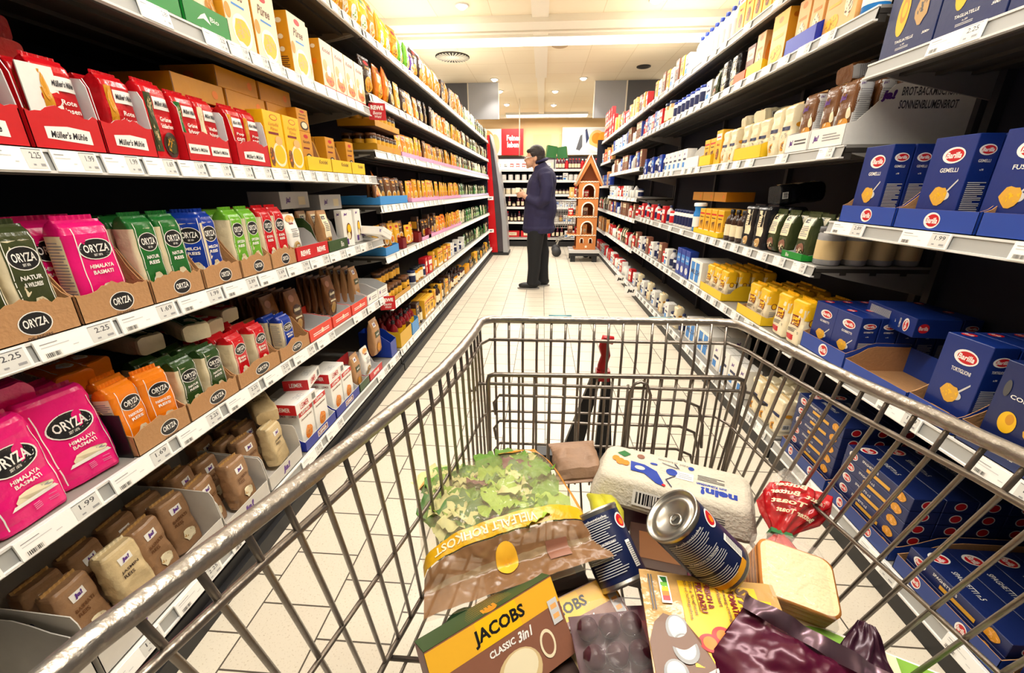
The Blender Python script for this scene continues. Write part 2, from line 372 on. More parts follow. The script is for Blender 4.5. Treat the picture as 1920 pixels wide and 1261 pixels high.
for x, y, r, lb in ((1.553, 7.73, .11, 'small dark round vent in the ceiling over the baking shelves'), (.184, 6.606, .11, 'small pale round vent in the ceiling past the strip light')):
    e = empty('ceiling_vent', (x, y, CEIL), 0, lb, 'air vent')
    g = G(); g.lathe([(r, 0), (r, -.012), (r * .8, -.02), (r * .3, -.012), (0, -.012)], dk if x > 1 else mat('vent_tan', '#b39a78', .7), 24); part(g, 'ring', e)
# hanging grey panels
gp1 = mat('panel_grey', '#a3a3a6', .55, vary=.05, scale=90); gp2 = mat('panel_dark', '#5c5c60', .6)
for x0, x1, m_, lb in ((-1.42, -.865, gp1, 'pale grey square panel hanging from the ceiling beside the dark panel over the noodle shelves'), (-1.98, -1.44, gp2, 'dark grey square panel hanging from the ceiling over the noodle shelves'),
                       (.90, 1.455, gp1, 'pale grey square panel hanging from the ceiling beside the dark panel over the baking shelves'), (1.48, 2.06, gp2, 'dark grey square panel hanging from the ceiling over the baking shelves')):
    e = empty('ceiling_banner', ((x0 + x1) / 2, 8.6, 2.4), 0, lb, 'panel', 'grey ceiling panels')
    w = (x1 - x0) / 2; g = G(); g.box(-w, w, 0, .03, 0, .598, m_); part(g, 'board', e)
    g = G(); g.box(-w - .012, -w, -.004, .034, 0, .6, beam_m); g.box(w, w + .012, -.004, .034, 0, .6, beam_m); part(g, 'edge_frame', e, 'white edge strips')

# ================================================================== SHELVING
steel = mat('shelf_steel', '#8f8c86', .45, .0, vary=.05, scale=8); dark = mat('back_dark', '#12152a', .75); rail_m = mat('rail_white', '#e6e5e2', .35); chan = mat('rail_channel', '#a9a9a6', .5)
kick = mat('kick_dark', '#1b1a1c', .5); lip_shade_m = mat('shelf_lip', '#37332e', .5); strip_w = mat('paper_strip', '#f2f2f0', .5)
E_, D_ = .45, .002
UNITS = []
def shelf_unit(side, y0, y1, ztop, label, kx):
    """gondola: back wall, uprights, kick plate"""
    s = -1 if side == 'L' else 1; xb = s * 1.50
    e = empty('shelving_gondola', (xb, (y0 + y1) / 2, 0), 0, label, 'shelf unit'); L = (y1 - y0) / 2
    g = G(); g.box(-.02, .02, -L, L, 0, ztop, dark); part(g, 'back_panel', e)
    n = max(1, round((y1 - y0) / 1.3))
    for k in range(n + 1):
        y = -L + .02 + (2 * L - .04) * k / n; g = G(); a = -s * .02; g.box(min(a, a - s * .03), max(a, a - s * .03), y - .015, y + .015, 0, ztop, mat('upright', '#3b3b40', .5)); part(g, 'upright', e)
    g = G(); kx0 = s * kx - xb; g.box(min(kx0, kx0 + s * .02), max(kx0, kx0 + s * .02), -L, L, 0, .055, kick); g.box(min(kx0 + s * .02, kx0 + s * .04), max(kx0 + s * .02, kx0 + s * .04), -L, L, .05, .09, kick); part(g, 'kick_plate', e)
    if y1 > 7.5:
        g = G(); xa = s * .975 - xb; g.box(min(xa, -s * .02), max(xa, -s * .02), L + .001, L + .016, 0, 2.0, dark); part(g, 'end_panel', e)
    UNITS.append((side, y0, y1, e)); return e
def shelf(side, y0, y1, z, label, group, base=False, far=False, face=None):
    """z = lower edge of the price rail; goods stand at z + .045"""
    s = -1 if side == 'L' else 1; fx = s * (face or (.95 if side == 'L' else 1.05)); zt = z + .043
    par = [u for u in UNITS if u[0] == side and u[1] - .02 <= y0 and y1 <= u[2] + .02][0][3]
    e = link('shelf', None, par, (fx - par.location.x, y0 - par.location.y, z)); L = y1 - y0; xb = s * 1.478 - fx
    g = G(); g.box(min(s * .006, xb), max(s * .006, xb), D_, L - D_, .034, .043, steel); g.box(min(s * .006, xb), max(s * .006, xb), D_, L - D_, .018, .0338, lip_shade_m)  # lower slab dark: shade under the board is put into its colour
    g.box(min(s * .006, s * .03), max(s * .006, s * .03), D_, L - D_, -.004, .02, lip_shade_m)
    if not base:
        for k in range(1, 4): x = s * .11 * k; g.box(x - .012, x + .012, D_, L - D_, .008, .018, lip_shade_m)
    part(g, 'board', e)
    g = G(); t = .010     # slanted price rail
    def pr(xa, za, xb_, zb_, m): g.add([(xa, D_, za), (xa, L - D_, za), (xb_, L - D_, zb_), (xb_, D_, zb_)], [(0, 1, 2, 3)], m)
    a = -s
    g.box(*sorted((a * .002, s * .006)), D_, L - D_, .038, .0432, rail_m)
    g.box(*sorted((a * .010, s * .006)), D_, L - D_, .0, .005, rail_m)
    pr(a * .004, .004, s * .002, .042, strip_w if far else chan)
    part(g, 'price_rail', e)
    if not base:
        for y in (D_ + .004, L - D_ - .004):
            g = G(); V = []
            for yy in (y - .003, y + .003): V += [(xb, yy, .018), (xb, yy, -.07), (xb * .25, yy, -.004), (s * .02, yy, .018)]
            g.add(V, [(0, 1, 2, 3), (7, 6, 5, 4), (0, 4, 5, 1), (1, 5, 6, 2), (2, 6, 7, 3), (3, 7, 4, 0)], steel); part(g, 'bracket', e)
    return e
LN = [.11, .50, .838, 1.18, 1.527, 1.89]; LF = [.11, .42, .72, 1.02, 1.32, 1.60, 1.89]
RN = [.06, .515, 1.0, 1.49]; RA = [.06, .49, .83, 1.255, 1.66, 1.925]; RB = [.06, .45, .79, 1.02, 1.345, 1.65, 1.925]; RC = [.06, .43, .79, 1.18, 1.56, 1.925]
shelf_unit('L', -.6, 2.455, 2.15, 'near shelving unit holding rice, pulses and potato boxes', .895)
shelf_unit('L', 2.47, 7.65, 2.15, 'long far shelving unit of noodle and soup packets', .895)
shelf_unit('R', -.6, 1.64, 2.15, 'near shelving unit full of dark blue pasta boxes', 1.045)
shelf_unit('R', 1.655, 4.93, 2.15, 'shelving unit of flour and baking goods past the pasta', 1.045)
shelf_unit('R', 4.945, 7.10, 2.15, 'far baking shelving unit before the last narrow one', 1.045)
shelf_unit('R', 7.105, 8.3, 2.15, 'last narrow shelving unit of the baking side, by the gingerbread tower', 1.045)
ORD = ['lowest', 'second lowest', 'third lowest', 'fourth lowest', 'fifth lowest', 'sixth lowest', 'topmost']
def shelves(side, y0, y1, Z, where, far=False, b0=None):
    for i, z in enumerate(Z):
        nm = ORD[-1] if i == len(Z) - 1 else ORD[i]
        shelf(side, y0, y1, z, 'grey metal shelf with white price rail, %s of %s' % (nm, where), 'shelves of ' + where, base=(i == 0), far=far, face=b0 if i == 0 else None)
shelves('L', -.6, 2.455, LN, 'the near rice unit', b0=.915)
for a, b in ((2.47, 3.75), (3.755, 5.05), (5.055, 6.35), (6.355, 7.65)):
    pass
shelves('L', 2.47, 7.65, LF, 'the long noodle unit', True, b0=.915)
shelves('R', -.6, 1.64, RN, 'the blue pasta unit')
shelves('R', 1.655, 4.93, RA, 'the flour unit', False)
shelves('R', 4.945, 7.10, RB, 'the far baking unit', True)
shelves('R', 7.105, 8.3, RC[:-1], 'the last narrow unit by the gingerbread tower', True)

for tx_, ty_, tl_, tp_ in FILL_TROUGHS:  # troughs added to carry the unseen fill lamps
    g = G(); g.box(tx_ - .10, tx_ + .10, ty_ - tl_ / 2, ty_ + tl_ / 2, 2.151, 2.16, hous)
    for s_ in (-1, 1): g.box(tx_ + s_ * .10 - .004, tx_ + s_ * .10 + .004, ty_ - tl_ / 2, ty_ + tl_ / 2, 2.151, 2.23, hous)
    o = link('fill_trough', g.mesh('fill_trough')); tag(o, 'added white trough for an unseen fill lamp on top of the shelving at %s' % ('the noodle side' if tx_ < 0 else 'the baking side'), 'lamp', 'added fill lamp troughs on the shelving, %s' % ('noodle side' if tx_ < 0 else 'baking side'))
# price tags: body, display, print
def tag_proto(key, w, price):
    h = .040; g = G(); g.box(-w / 2, w / 2, -.003, .001, 0, h, mat('tag_white', '#fbfbf8', .35))
    S = lambda u, v, o: Vector((u * w / 2, -.003 - o, v * h))
    decal(g, S, [('r', -.9, .60, -.25, .64, 'lgrey'), ('r', -.9, .76, -.5, .80, 'grey'), ('r', -.2, .36, -.06, .40, 'lgrey')])
    decal(g, S, [('b', -.9, .06, -.5, .36)]) if w > .1 else None
    gd = G(); u0 = .28 if w > .1 else .2
    gd.add([S(u0, .1, .0004), S(.93, .1, .0004), S(.93, .93, .0004), S(u0, .93, .0004)], [(0, 1, 2, 3)], mat('tag_lcd', '#dcdcd8', .3))
    decal(gd, S, [('t', price, .64, .68, .40, .28, 'dgrey'), ('r', u0, .92, .93, .95, 'dgrey'), ('r', .70, .2, .88, .32, 'grey'), ('r', .42, .22, .52, .3, 'grey')])
    reg(key, 'price_tag', 'price tag', g, w, .004, h, [('display', gd, 'grey price display')])
for pr in ('1.99', '2.89', '4.99', '1.69', '2.25'):
    tag_proto('tagL' + pr, .150, pr); tag_proto('tagS' + pr, .085, pr)
rt = random.Random(3)
def tags(side, y0, y1, z, kind, pitch, where, face=None, skip=.12, big=1):
    s = -1 if side == 'L' else 1; fx = s * (face or (.95 if side == 'L' else 1.05)); y = y0
    while y < y1:
        if rt.random() > skip:
            key = 'tag' + kind + rt.choice(['1.99', '2.89', '1.69', '2.25']); w = CAT[key][4]
            o = inst(key, (fx - s * .0095, y + w / 2, z + .003), (radians(-9), 0, pi / 2 if side == 'L' else -pi / 2), 'white electronic price tag clipped to the ' + where, 'price tags on the ' + where)
        y += pitch
tags('L', .18, .30, .50, 'L', .16, 'second lowest rail of the near rice unit')
for i, (k, p, y0) in enumerate((('L', .195, .30), ('L', .178, .33), ('L', .162, .49), ('S', .098, .50), ('S', .098, .50), ('S', .11, 1.9))):
    tags('L', y0, 2.34, LN[i], k, p, ['lowest', 'second lowest', 'third lowest', 'fourth', 'fifth', 'topmost'][i] + ' rail of the near rice unit', .915 if i == 0 else None, skip=.1 if i else .25)
for i, z in enumerate(LF): tags('L', 2.5, 4.0, z, 'S', .15, ORD[i] + ' rail of the long noodle unit', .915 if i == 0 else None, .15)
for i, z in enumerate(RN): tags('R', .35 + .1 * i, 1.55, z, 'L', .30, ['lowest', 'second lowest', 'third', 'topmost'][i] + ' rail of the blue pasta unit', None, .1)
for i, z in enumerate(RA): tags('R', 1.70, 4.8, z, 'S', .15, ORD[i] + ' rail of the flour unit', None, .12)
for i, z in enumerate(RB): tags('R', 5.0, 7.0, z, 'S', .25, ORD[i] + ' rail of the far baking unit', None, .1)
# ================================================================== CATALOGUE OF GOODS
def oval_logo(txt, u, v, ru, rv, fill='black', rim='white', tc='white', tw=.72, th=.62, rot=0, sub=None):
    it = [('o', u, v, ru, rv, rim), ('o', u, v, ru * .93, rv * .93, fill), ('t', txt, u, v + rv * .08, ru * 2 * tw, rv * 2 * th * .6, tc, rot, .02)]
    if sub: it.append(('t', sub, u, v - rv * .55, ru * .5, rv * .22, tc))
    return it
def oryza(key, col, l1, l2, w=.072, d=.052, h=.205, heap='rice', dark=False, wide=False):
    pf = col + '.p' if '.' not in col else col
    u0, u1 = (-.74, .84) if not wide else (-.9, .9)
    fr = [('r', u0, .06, u1, .9, pf), ('r', u0 + .06, .08, u0 + .1, .92, 'white'), ('r', u1 - .1, .08, u1 - .06, .92, 'white')] if not wide else [('r', -.62, .08, -.58, .92, 'white'), ('r', .8, .08, .84, .92, 'white')]
    c = (u0 + u1) / 2 if not wide else .1
    fr += oval_logo('ORYZA', c, .70, .72, .11, sub='SEIT 1876') + [('t', l1, c, .525, .95, .042, 'white', 0, .03), ('t', l2, c, .46, .8, .042, 'white', 0, .03), ('o', c + .08, .24, .42, .06, 'white'), ('h', c + .08, .27, .34, .075, 'rice', 'tan', 10)]
    sd = [('r', -.7, .2, .75, .85, 'cream')] + [('l', -.6, .25, .65, .8, 18, 'grey')]
    body = 'rice.p' if not wide else pf
    g = make_loft(w, d, h, 'brick', body, fr, n=6, seed=hash(len(key)) % 7, topc=pf, topv=.86, left=sd if col in ('blue', 'pink', 'orange') else (), wr=.0022)
    s = seal(w * .8, .012, h - .003, pf, saw=False)
    reg(key, 'rice_packet', 'rice packet', g, w, d, h, [('folded_top', s, None)])
oryza('o_wild', 'olive', 'NATUR', '& WILDREIS'); oryza('o_pink', 'pink', 'HIMALAYA', 'BASMATI', w=.10, wide=True)
oryza('o_green', 'green', 'NATUR', 'REIS'); oryza('o_blue', 'blue', 'MILCH', 'REIS'); oryza('o_lime', 'lime', 'SPITZEN', 'REIS'); oryza('o_red', 'red', 'IDEAL', 'REIS')
oryza('o_org', 'orange', 'PARBOILED', 'REIS', w=.075, wide=True, h=.17); oryza('o_dg', 'dgreen', 'NATUR', 'REIS', h=.165); oryza('o_red2', 'red', 'IDEAL', 'REIS', h=.165); oryza('o_bl2', 'blue', 'MILCH', 'REIS', h=.15)
# big pink bag
fr = [('r', -.80, .05, -.77, .85, 'white'), ('r', .80, .05, .83, .85, 'white')] + oval_logo('ORYZA', .0, .63, .66, .14, sub='SEIT 1876') + \
     [('t', 'HIMALAYA', .1, .44, .8, .04, 'white', 0, .02), ('t', 'BASMATI', .1, .385, .7, .04, 'white', 0, .02), ('p', [(-.6, .2), (.7, .2), (.6, .24), (-.5, .235)], 'white'), ('h', .08, .265, .55, .06, 'rice', 'grey', 16), ('l', -.1, .1, .55, .17, 4, 'rose')]
g = make_loft(.125, .07, .205, 'fold', 'pink.p', fr, n=4, wr=.004, left=[('r', -.6, .1, .6, .8, 'cream'), ('l', -.5, .15, .5, .75, 14, 'grey')])
reg('pinkbig', 'rice_bag', 'rice bag', g, .125, .07, .205, [('folded_top', seal(.11, .012, .2, 'magenta.p', saw=False), None)])
# Müller's Mühle style pulse packet
def muller(key, l1, l2, food, pic=False):
    fr = [('r', -.88, .1, -.45, .86, food), ('h', -.66, .3, .2, .2, food, 'beige', 22), ('h', -.66, .68, .2, .16, food, 'beige', 22), ('r', -.4, .66, .9, .82, 'white'), ('t', "Müller's Mühle", .25, .74, 1.1, .07, 'ink', .02, .03),
          ('t', l1, .25, .54, .8, .06, 'white', 0, .02), ('t', l2, .25, .45, .95, .06, 'white', 0, .02)]
    if pic: fr += [('o', .25, .2, .6, .17, 'dbrown'), ('h', .25, .2, .48, .13, 'olive', 'gold', 26)]
    reg(key, 'pulse_packet', 'dried pulses', make_loft(.072, .05, .165, 'brick', 'red.p', fr, n=5, wr=.0025, seed=len(l1)), .072, .05, .165, [('folded_top', seal(.06, .01, .162, 'red.p', saw=False), None)])
muller('m_te', 'Rote', 'Linsen', 'gold'); muller('m_gs', 'Grüne', 'Schälerbsen', 'olive', True); muller('m_ge', 'Grüne', 'Erbsen', 'green'); muller('m_wb', 'Weiße', 'Bohnen', 'cream'); muller('m_pop', 'Pop', 'corn', 'gold'); muller('m_li', 'Teller', 'Linsen', 'brown')
def carton(key, w, d, h, c, front, left=None, right=None, top=(), name='carton', cat='food box', side_c=None, parts=()):
    g = make_box(w, d, h, c + ('.c' if '.' not in c else ''), front, left if left is not None else (), right if right is not None else (), top, side_c)
    reg(key, name, cat, g, w, d, h, parts)
# potato boxes
pur = [('r', -.98, .0, .98, 1, 'cream'), ('o', 0, .9, .3, .05, 'red'), ('t', 'Püree', 0, .72, 1.0, .14, 'brown', .02, .03), ('r', -.4, .56, .5, .59, 'sky'), ('o', .1, .25, .7, .23, 'white'), ('h', .1, .25, .6, .2, 'yellow', 'peach', 20), ('o', -.75, .45, .2, .1, 'gold')]
carton('puree', .13, .07, .205, 'gold', pur, [('o', 0, .85, .35, .04, 'cream'), ('o', 0, .6, .3, .04, 'cream'), ('o', 0, .4, .3, .04, 'cream'), ('l', -.6, .1, .6, .3, 6, 'brown')], name='potato_box', cat='potato mix box')
kn = [('r', -.98, 0, .98, 1, 'cream'), ('t', 'Knödel', 0, .82, 1.2, .09, 'dred', .02, .03)] + [('o', x, y, .34, .12, c) for x, y, c in ((-.45, .5, 'peach'), (.3, .56, 'cream'), (.5, .3, 'peach'), (-.3, .25, 'gold'), (.05, .4, 'white'))] + [('h', .1, .2, .7, .12, 'orange', 'red', 16), ('r', -.98, 0, .98, .06, 'red')]
carton('knodel', .11, .06, .185, 'gold', kn, [('o', 0, .85, .35, .04, 'cream'), ('o', 0, .55, .35, .06, 'orange')], name='dumpling_box', cat='dumpling box')
kp = [('o', .1, .9, .42, .05, 'red'), ('o', .1, .9, .36, .04, 'yellow'), ('t', 'Kartoffel', 0, .78, 1.1, .06, 'gold', .02, .02), ('t', 'Püree', 0, .7, .8, .06, 'gold', .02, .02), ('r', -.7, .6, .4, .64, 'dred'), ('o', .2, .25, .75, .22, 'cream'), ('o', .2, .25, .6, .17, 'yellow'), ('h', -.7, .2, .25, .2, 'brown', 'orange', 10), ('o', .3, .5, .4, .08, 'peach')]
carton('kartoffel', .105, .06, .185, 'yellow', kp, [('t', 'Püree', 0, .6, 1, .06, 'brown')], name='mash_box', cat='potato mash box')
carton('kartdark', .085, .05, .15, 'gold', [('o', 0, .88, .4, .05, 'red'), ('t', 'Kartoffel', 0, .74, 1.2, .07, 'brown', .02, .02), ('r', -.7, .56, .4, .6, 'dred'), ('o', .1, .25, .7, .2, 'dbrown'), ('o', .1, .27, .5, .14, 'cream')], name='mash_box', cat='potato mash box')
carton('outer', .20, .18, .06, 'gold', [('o', .6, .5, .12, .2, 'orange'), ('r', -1, .0, -.97, 1, 'brown')], [('o', 0, .5, .2, .2, 'orange')], name='storage_carton', cat='cardboard carton')
def greenbox_items(): return [('t', 'Bio', .3, .55, .4, .2, 'white'), ('p', [(-.5, .3), (-.2, .45), (.1, .3), (-.1, .7), (-.3, .55)], 'white')]
pict = lambda s: [('h', random.Random(s).uniform(-.4, .4), .35, .6, .25, 'gold', 'peach', 18), ('r', -.8, .72, .8, .86, 'white'), ('t', 'Bio Kartoffel', 0, .79, 1.3, .06, 'brown')]
reg('spudbag', 'potato_bag', 'potato mix bag', make_loft(.11, .06, .17, 'fold', 'cream.p', pict(2), wr=.003), .11, .06, .17)
# pasta
bl = lambda u, v, ru, rv, rot=0: [('o', u, v, ru, rv, 'white'), ('o', u + ru * .08, v, ru * .80, rv * .78, 'red'), ('t', 'Barilla', u + ru * .05, v, ru * 1.35 if not rot else ru * .7, rv * .75 if not rot else rv * 1.5, 'white', rot if rot else .02, .03)]
def pasta(key, nm, w=.12, d=.06, h=.235, kind=1, c='barilla'):
    fr = bl(.12, .80, .52, .085) + [('t', nm, .12, .645, .85, .045, 'white', 0, .015)]
    if kind == 1: fr += [('p', [(.3, .42), (.34, .40), (.72, .53), (.7, .55)], 'lgrey'), ('o', .25, .37, .28, .05, 'lgrey'), ('h', .0, .37, .42, .11, 'pasta', 'yellow', 12), ('r', -.55, .09, .35, .16, 'pasta'), ('h', -.1, .125, .4, .03, 'gold', 'tan', 10)]
    sd = bl(0, .84, .7, .055) + [('t', nm, 0, .73, 1.0, .03, 'white'), ('t', 'n.90', 0, .64, .3, .02, 'white'), ('l', -.75, .08, .75, .52, 22, 'lgrey')]
    carton(key, w, d, h, c, fr, sd, sd, [('o', -.6, .5, .25, .25, 'red'), ('t', 'Barilla', -.6, .5, .4, .2, 'white')], name='pasta_box', cat='pasta box')
for k, n_ in (('gem', 'GEMELLI'), ('fus', 'FUSILLI'), ('gob', 'GOBBETTI'), ('tor', 'TORTIGLIONI')): pasta('p_' + k, n_)
CAT['p_gob2'] = CAT['p_gob']
colf = bl(.3, .78, .42, .075) + [('t', 'COLLEZIONE', .18, .655, 1.45, .045, 'white', 0, .02), ('o', -.35, .38, .26, .12, 'yellow'), ('o', -.3, .42, .12, .06, 'gold'), ('h', .45, .37, .32, .11, 'pasta', 'brown', 22), ('o', -.7, .72, .1, .09, 'dgrey'), ('t', 'CASERECCE', .1, .16, .8, .03, 'white')]
carton('p_col', .15, .07, .22, 'bnavy', colf, bl(0, .84, .7, .055), bl(0, .84, .7, .055), name='pasta_box', cat='pasta box')
tagf = [('t', 'TAGLIATELLE', -.1, .16, .7, .032, 'white', 0, .02), ('t', 'n.39', -.1, .11, .15, .02, 'white'), ('l', -.35, .06, .15, .09, 2, 'lgrey'), ('t', '500g', .7, .15, .25, .035, 'white', .02, .03), ('o', -.38, .46, .22, .24, 'yellow'), ('o', -.36, .5, .14, .14, 'gold'), ('o', -.36, .5, .08, .08, 'yellow'), ('h', .35, .42, .26, .17, 'tan', 'dgrey', 16)] + bl(.3, .86, .42, .07)
carton('p_tag', .19, .08, .24, 'bnavy', tagf, bl(0, .84, .7, .055), bl(0, .84, .7, .055), name='pasta_box', cat='pasta box')
spf = bl(-.72, .5, .14, .34) + [('t', 'SPAGHETTI n.5', -.18, .68, .5, .2, 'white'), ('r', -.25, .15, .45, .42, 'pasta'), ('h', .72, .5, .16, .36, 'gold', 'peach', 14)]
spt = bl(-.72, .5, .14, .3) + [('t', 'SPAGHETTI n.5', -.1, .5, .6, .18, 'lgrey')]
spe = bl(0, .5, .55, .32)
g = make_box(.27, .085, .042, 'bnavy.c', spf, spe, [('o', 0, .55, .4, .34, 'white'), ('o', 0, .55, .33, .28, 'red')], spt); reg('p_spa', 'spaghetti_box', 'pasta box', g, .27, .085, .042)
# paper rice / flour bags
def ja_label(u=0, v=.78, w=.5, h=.12): return [('r', u - w, v - h / 2, u + w, v + h / 2, 'white'), ('t', 'ja!', u, v, w * 1.1, h * .7, 'purple', .02, .05)]
reg('ja_rice', 'rice_packet', 'rice packet', make_loft(.078, .055, .165, 'fold', mat('ja_brown', '#a07a58', .3, bump=.4, scale=30, vary=.1), ja_label(0, .8, .4) + [('t', 'BASMATI', .0, .62, 1.1, .06, 'brown', 0, .02), ('t', 'REIS', -.2, .54, .6, .06, 'brown', 0, .02), ('h', .2, .25, .5, .12, 'cream', 'tan', 12)], wr=.004), .078, .055, .165, [('folded_top', seal(.07, .012, .16, 'tan.p', saw=False), None)])
reg('ja_jas', 'rice_packet', 'rice packet', make_loft(.078, .055, .155, 'fold', mat('ja_cream', '#d9c193', .35, bump=.4, scale=30, vary=.1), ja_label(0, .8, .4) + [('t', 'JASMIN', .0, .62, 1.1, .06, 'dbrown', 0, .02), ('t', 'REIS', -.2, .54, .6, .06, 'dbrown', 0, .02)], wr=.004), .078, .055, .155, [('folded_top', seal(.07, .012, .15, 'cream.p', saw=False), None)])
# white boxes/bags near REWE tray
reg('rewe_bag', 'grain_bag', 'grain bag', make_loft(.08, .05, .175, 'sachet', 'white.c', [('r', -.35, .78, .35, .9, 'dred'), ('t', 'REWE', 0, .84, .5, .06, 'white'), ('h', 0, .9, .85, .08, 'peach', 'gold', 12), ('h', 0, .25, .7, .2, 'beige', 'gold', 20), ('l', -.5, .5, .6, .7, 5, 'grey')], wr=.002), .08, .05, .175)
reg('bio_bag', 'grain_bag', 'grain bag', make_loft(.075, .05, .175, 'sachet', 'kraft.p', [('r', -.7, .35, .7, .92, 'cream'), ('r', -.6, .8, .2, .88, 'black'), ('t', 'Bio', -.2, .84, .4, .05, 'white'), ('l', -.5, .5, .5, .75, 6, 'dgrey'), ('h', .1, .2, .7, .16, 'gold', 'dbrown', 20)], wr=.002), .075, .05, .175)
carton('ja_box', .075, .045, .17, 'white', [('t', 'ja!', -.3, .9, .6, .09, 'purple', .02, .05), ('o', .1, .42, .5, .24, 'brown'), ('o', .15, .5, .35, .12, 'yellow'), ('o', 0, .3, .3, .1, 'cream'), ('r', -.85, .06, -.2, .22, 'purple')], [('t', 'ja!', 0, .9, .7, .09, 'purple', .02, .05)], name='snack_box', cat='food box')
nu = lambda t: [('h', .0, .2, .6, .16, 'tan', 'gold', 18), ('o', 0, .55, .7, .12, 'dbrown'), ('t', t, 0, .56, 1.1, .07, 'cream', .02, .03), ('o', -.3, .82, .4, .08, 'cocoa'), ('r', -.6, .36, .5, .4, 'cream')]
for k, t in (('fru', 'Frühstück'), ('kor', 'Kornfit'), ('ros', 'Rösti')): reg('n_' + k, 'cereal_bag', 'cereal bag', make_loft(.085, .035, .19, 'sachet', 'brown.p', nu(t), wr=.002), .085, .035, .19)
reg('n_ja', 'cereal_bag', 'cereal bag', make_loft(.08, .04, .19, 'pouch', 'kraft.p', ja_label(-.2, .85, .35) + [('r', -.6, .5, .6, .66, 'olive'), ('t', 'MAIS', 0, .58, .8, .05, 'white', 0, .03), ('h', 0, .2, .5, .14, 'gold', 'peach', 14)], wr=.002), .08, .04, .19)
leim = [('r', -.98, .86, .98, 1, 'red'), ('t', 'LEIMER', 0, .93, 1.3, .08, 'white', 0, .03), ('t', 'Semmelbrösel', 0, .76, 1.5, .06, 'brown', .02, .02), ('h', .0, .32, .6, .2, 'orange', 'peach', 22), ('h', 0, .1, .4, .06, 'green', 'lime', 8)]
carton('leimer', .10, .05, .16, 'white', leim, [('t', 'LEIMER', 0, .9, 1.3, .06, 'dred')], name='breadcrumb_box', cat='breadcrumb box')
g = make_box(.15, .10, .045, 'white.c', [('t', 'LEIMER', -.2, .5, .8, .5, 'red'), ('b', .5, .1, .9, .9)], [('r', -1, 0, 1, 1, 'red'), ('t', 'LEIMER', 0, .5, 1, .4, 'white')], (), [('r', -.9, .1, .9, .9, 'white'), ('t', 'LEIMER', 0, .3, .8, .3, 'lgrey')]); reg('leimflat', 'breadcrumb_box', 'breadcrumb box', g, .15, .10, .045)
# flour & baking
fl = lambda c: [('r', -.99, .66, .99, .9, 'yellow'), ('r', -.5, .42, .5, .66, 'dred'), ('r', -.42, .45, .42, .63, 'yellow'), ('t', 'Aurora', 0, .54, .6, .05, 'dred', .02, .03), ('l', -.7, .26, .7, .36, 3, 'dgrey'), ('r', -.8, .08, .2, .2, c)]
reg('flour_y', 'flour_bag', 'flour bag', make_loft(.10, .065, .165, 'fold', 'cream.c', fl('red'), n=6, wr=.004, topc='yellow.c', topv=.8, left=[('l', -.5, .2, .5, .7, 10, 'grey')], right=[('r', -.9, .6, .9, .9, 'yellow'), ('o', 0, .55, .4, .09, 'dred'), ('o', 0, .55, .3, .07, 'yellow'), ('l', -.5, .2, .5, .4, 4, 'grey')]), .10, .065, .165, [('folded_top', seal(.085, .014, .16, 'yellow.c', saw=False), None)])
CAT['flour_y2'] = CAT['flour_y']
reg('flour_w', 'flour_bag', 'flour bag', make_loft(.09, .06, .17, 'fold', 'cream.p', [('r', -.8, .5, .6, .58, 'navy'), ('l', -.5, .35, .5, .45, 3, 'grey'), ('h', 0, .18, .5, .12, 'gold', 'brown', 12)], n=5, wr=.005, right=[('b', -.5, .2, .5, .35), ('o', 0, .6, .5, .05, 'gold')]), .09, .06, .17, [('folded_top', seal(.08, .014, .165, 'beige.c', saw=False), None)])
reg('ja_flour', 'baking_mix_bag', 'baking mix', make_loft(.095, .06, .21, 'fold', 'brown.p', [('p', [(-.9, .95), (.2, .98), (.5, .6), (-.8, .42)], 'white'), ('t', 'ja!', -.3, .75, .7, .11, 'purple', .02, .05), ('h', .2, .25, .7, .2, 'gold', 'cream', 18), ('o', .55, .5, .25, .09, 'cream')], wr=.003, right=[('r', -.9, .0, .9, .97, 'lgrey'), ('t', 'ja!', -.5, .92, .5, .05, 'purple'), ('l', -.8, .1, .8, .85, 24, 'grey')]), .095, .06, .21, [('folded_top', seal(.085, .012, .205, 'tan.p', saw=False), None)])
carton('yelbox', .09, .06, .19, 'jgold', [('r', -.8, .72, .8, .9, 'white'), ('r', -.6, .78, .6, .82, 'red'), ('h', 0, .3, .5, .2, 'brown', 'orange', 12), ('t', 'Mehl', 0, .58, .8, .07, 'red')], (), [('o', 0, .8, .5, .07, 'brown'), ('l', -.6, .2, .6, .5, 8, 'brown')], name='baking_box', cat='baking box')
carton('yelbox2', .085, .05, .155, 'jgold', [('r', -.9, .78, .9, .84, 'red'), ('t', 'Backin', 0, .68, 1.2, .06, 'dbrown', 0, .03), ('p', [(-.5, .5), (-.2, .25), (.1, .5), (.4, .2), (.5, .55)], 'brown'), ('r', -.8, .05, .8, .18, 'white')], (), [('r', -.5, .45, .5, .6, 'dred'), ('l', -.7, .1, .7, .4, 8, 'brown')], name='baking_box', cat='baking box')
reg('blackbag', 'coffee_bag', 'black bag', make_loft(.12, .09, .20, 'fold', 'black.p', [('r', -.3, .3, .6, .9, 'cream'), ('l', -.2, .5, .5, .8, 6, 'brown'), ('h', .1, .15, .5, .12, 'tan', 'cream', 12)], n=6, wr=.003, right=[('r', -.3, .03, .35, .16, 'white'), ('b', -.3, .03, .35, .16)]), .12, .09, .20, [('folded_top', seal(.10, .012, .195, 'black.p', saw=False), None)])
reg('beigebag', 'grain_bag', 'grain bag', make_loft(.08, .06, .18, 'pouch', 'olive.p', [('r', -.8, .45, .7, .92, 'cream'), ('r', -.6, .8, .1, .88, 'black'), ('l', -.6, .5, .5, .75, 6, 'grey'), ('h', 0, .2, .7, .18, 'cocoa', 'cream', 18)], wr=.003), .08, .06, .18, [('seal', seal(.078, .012, .175, 'olive.p'), None)])
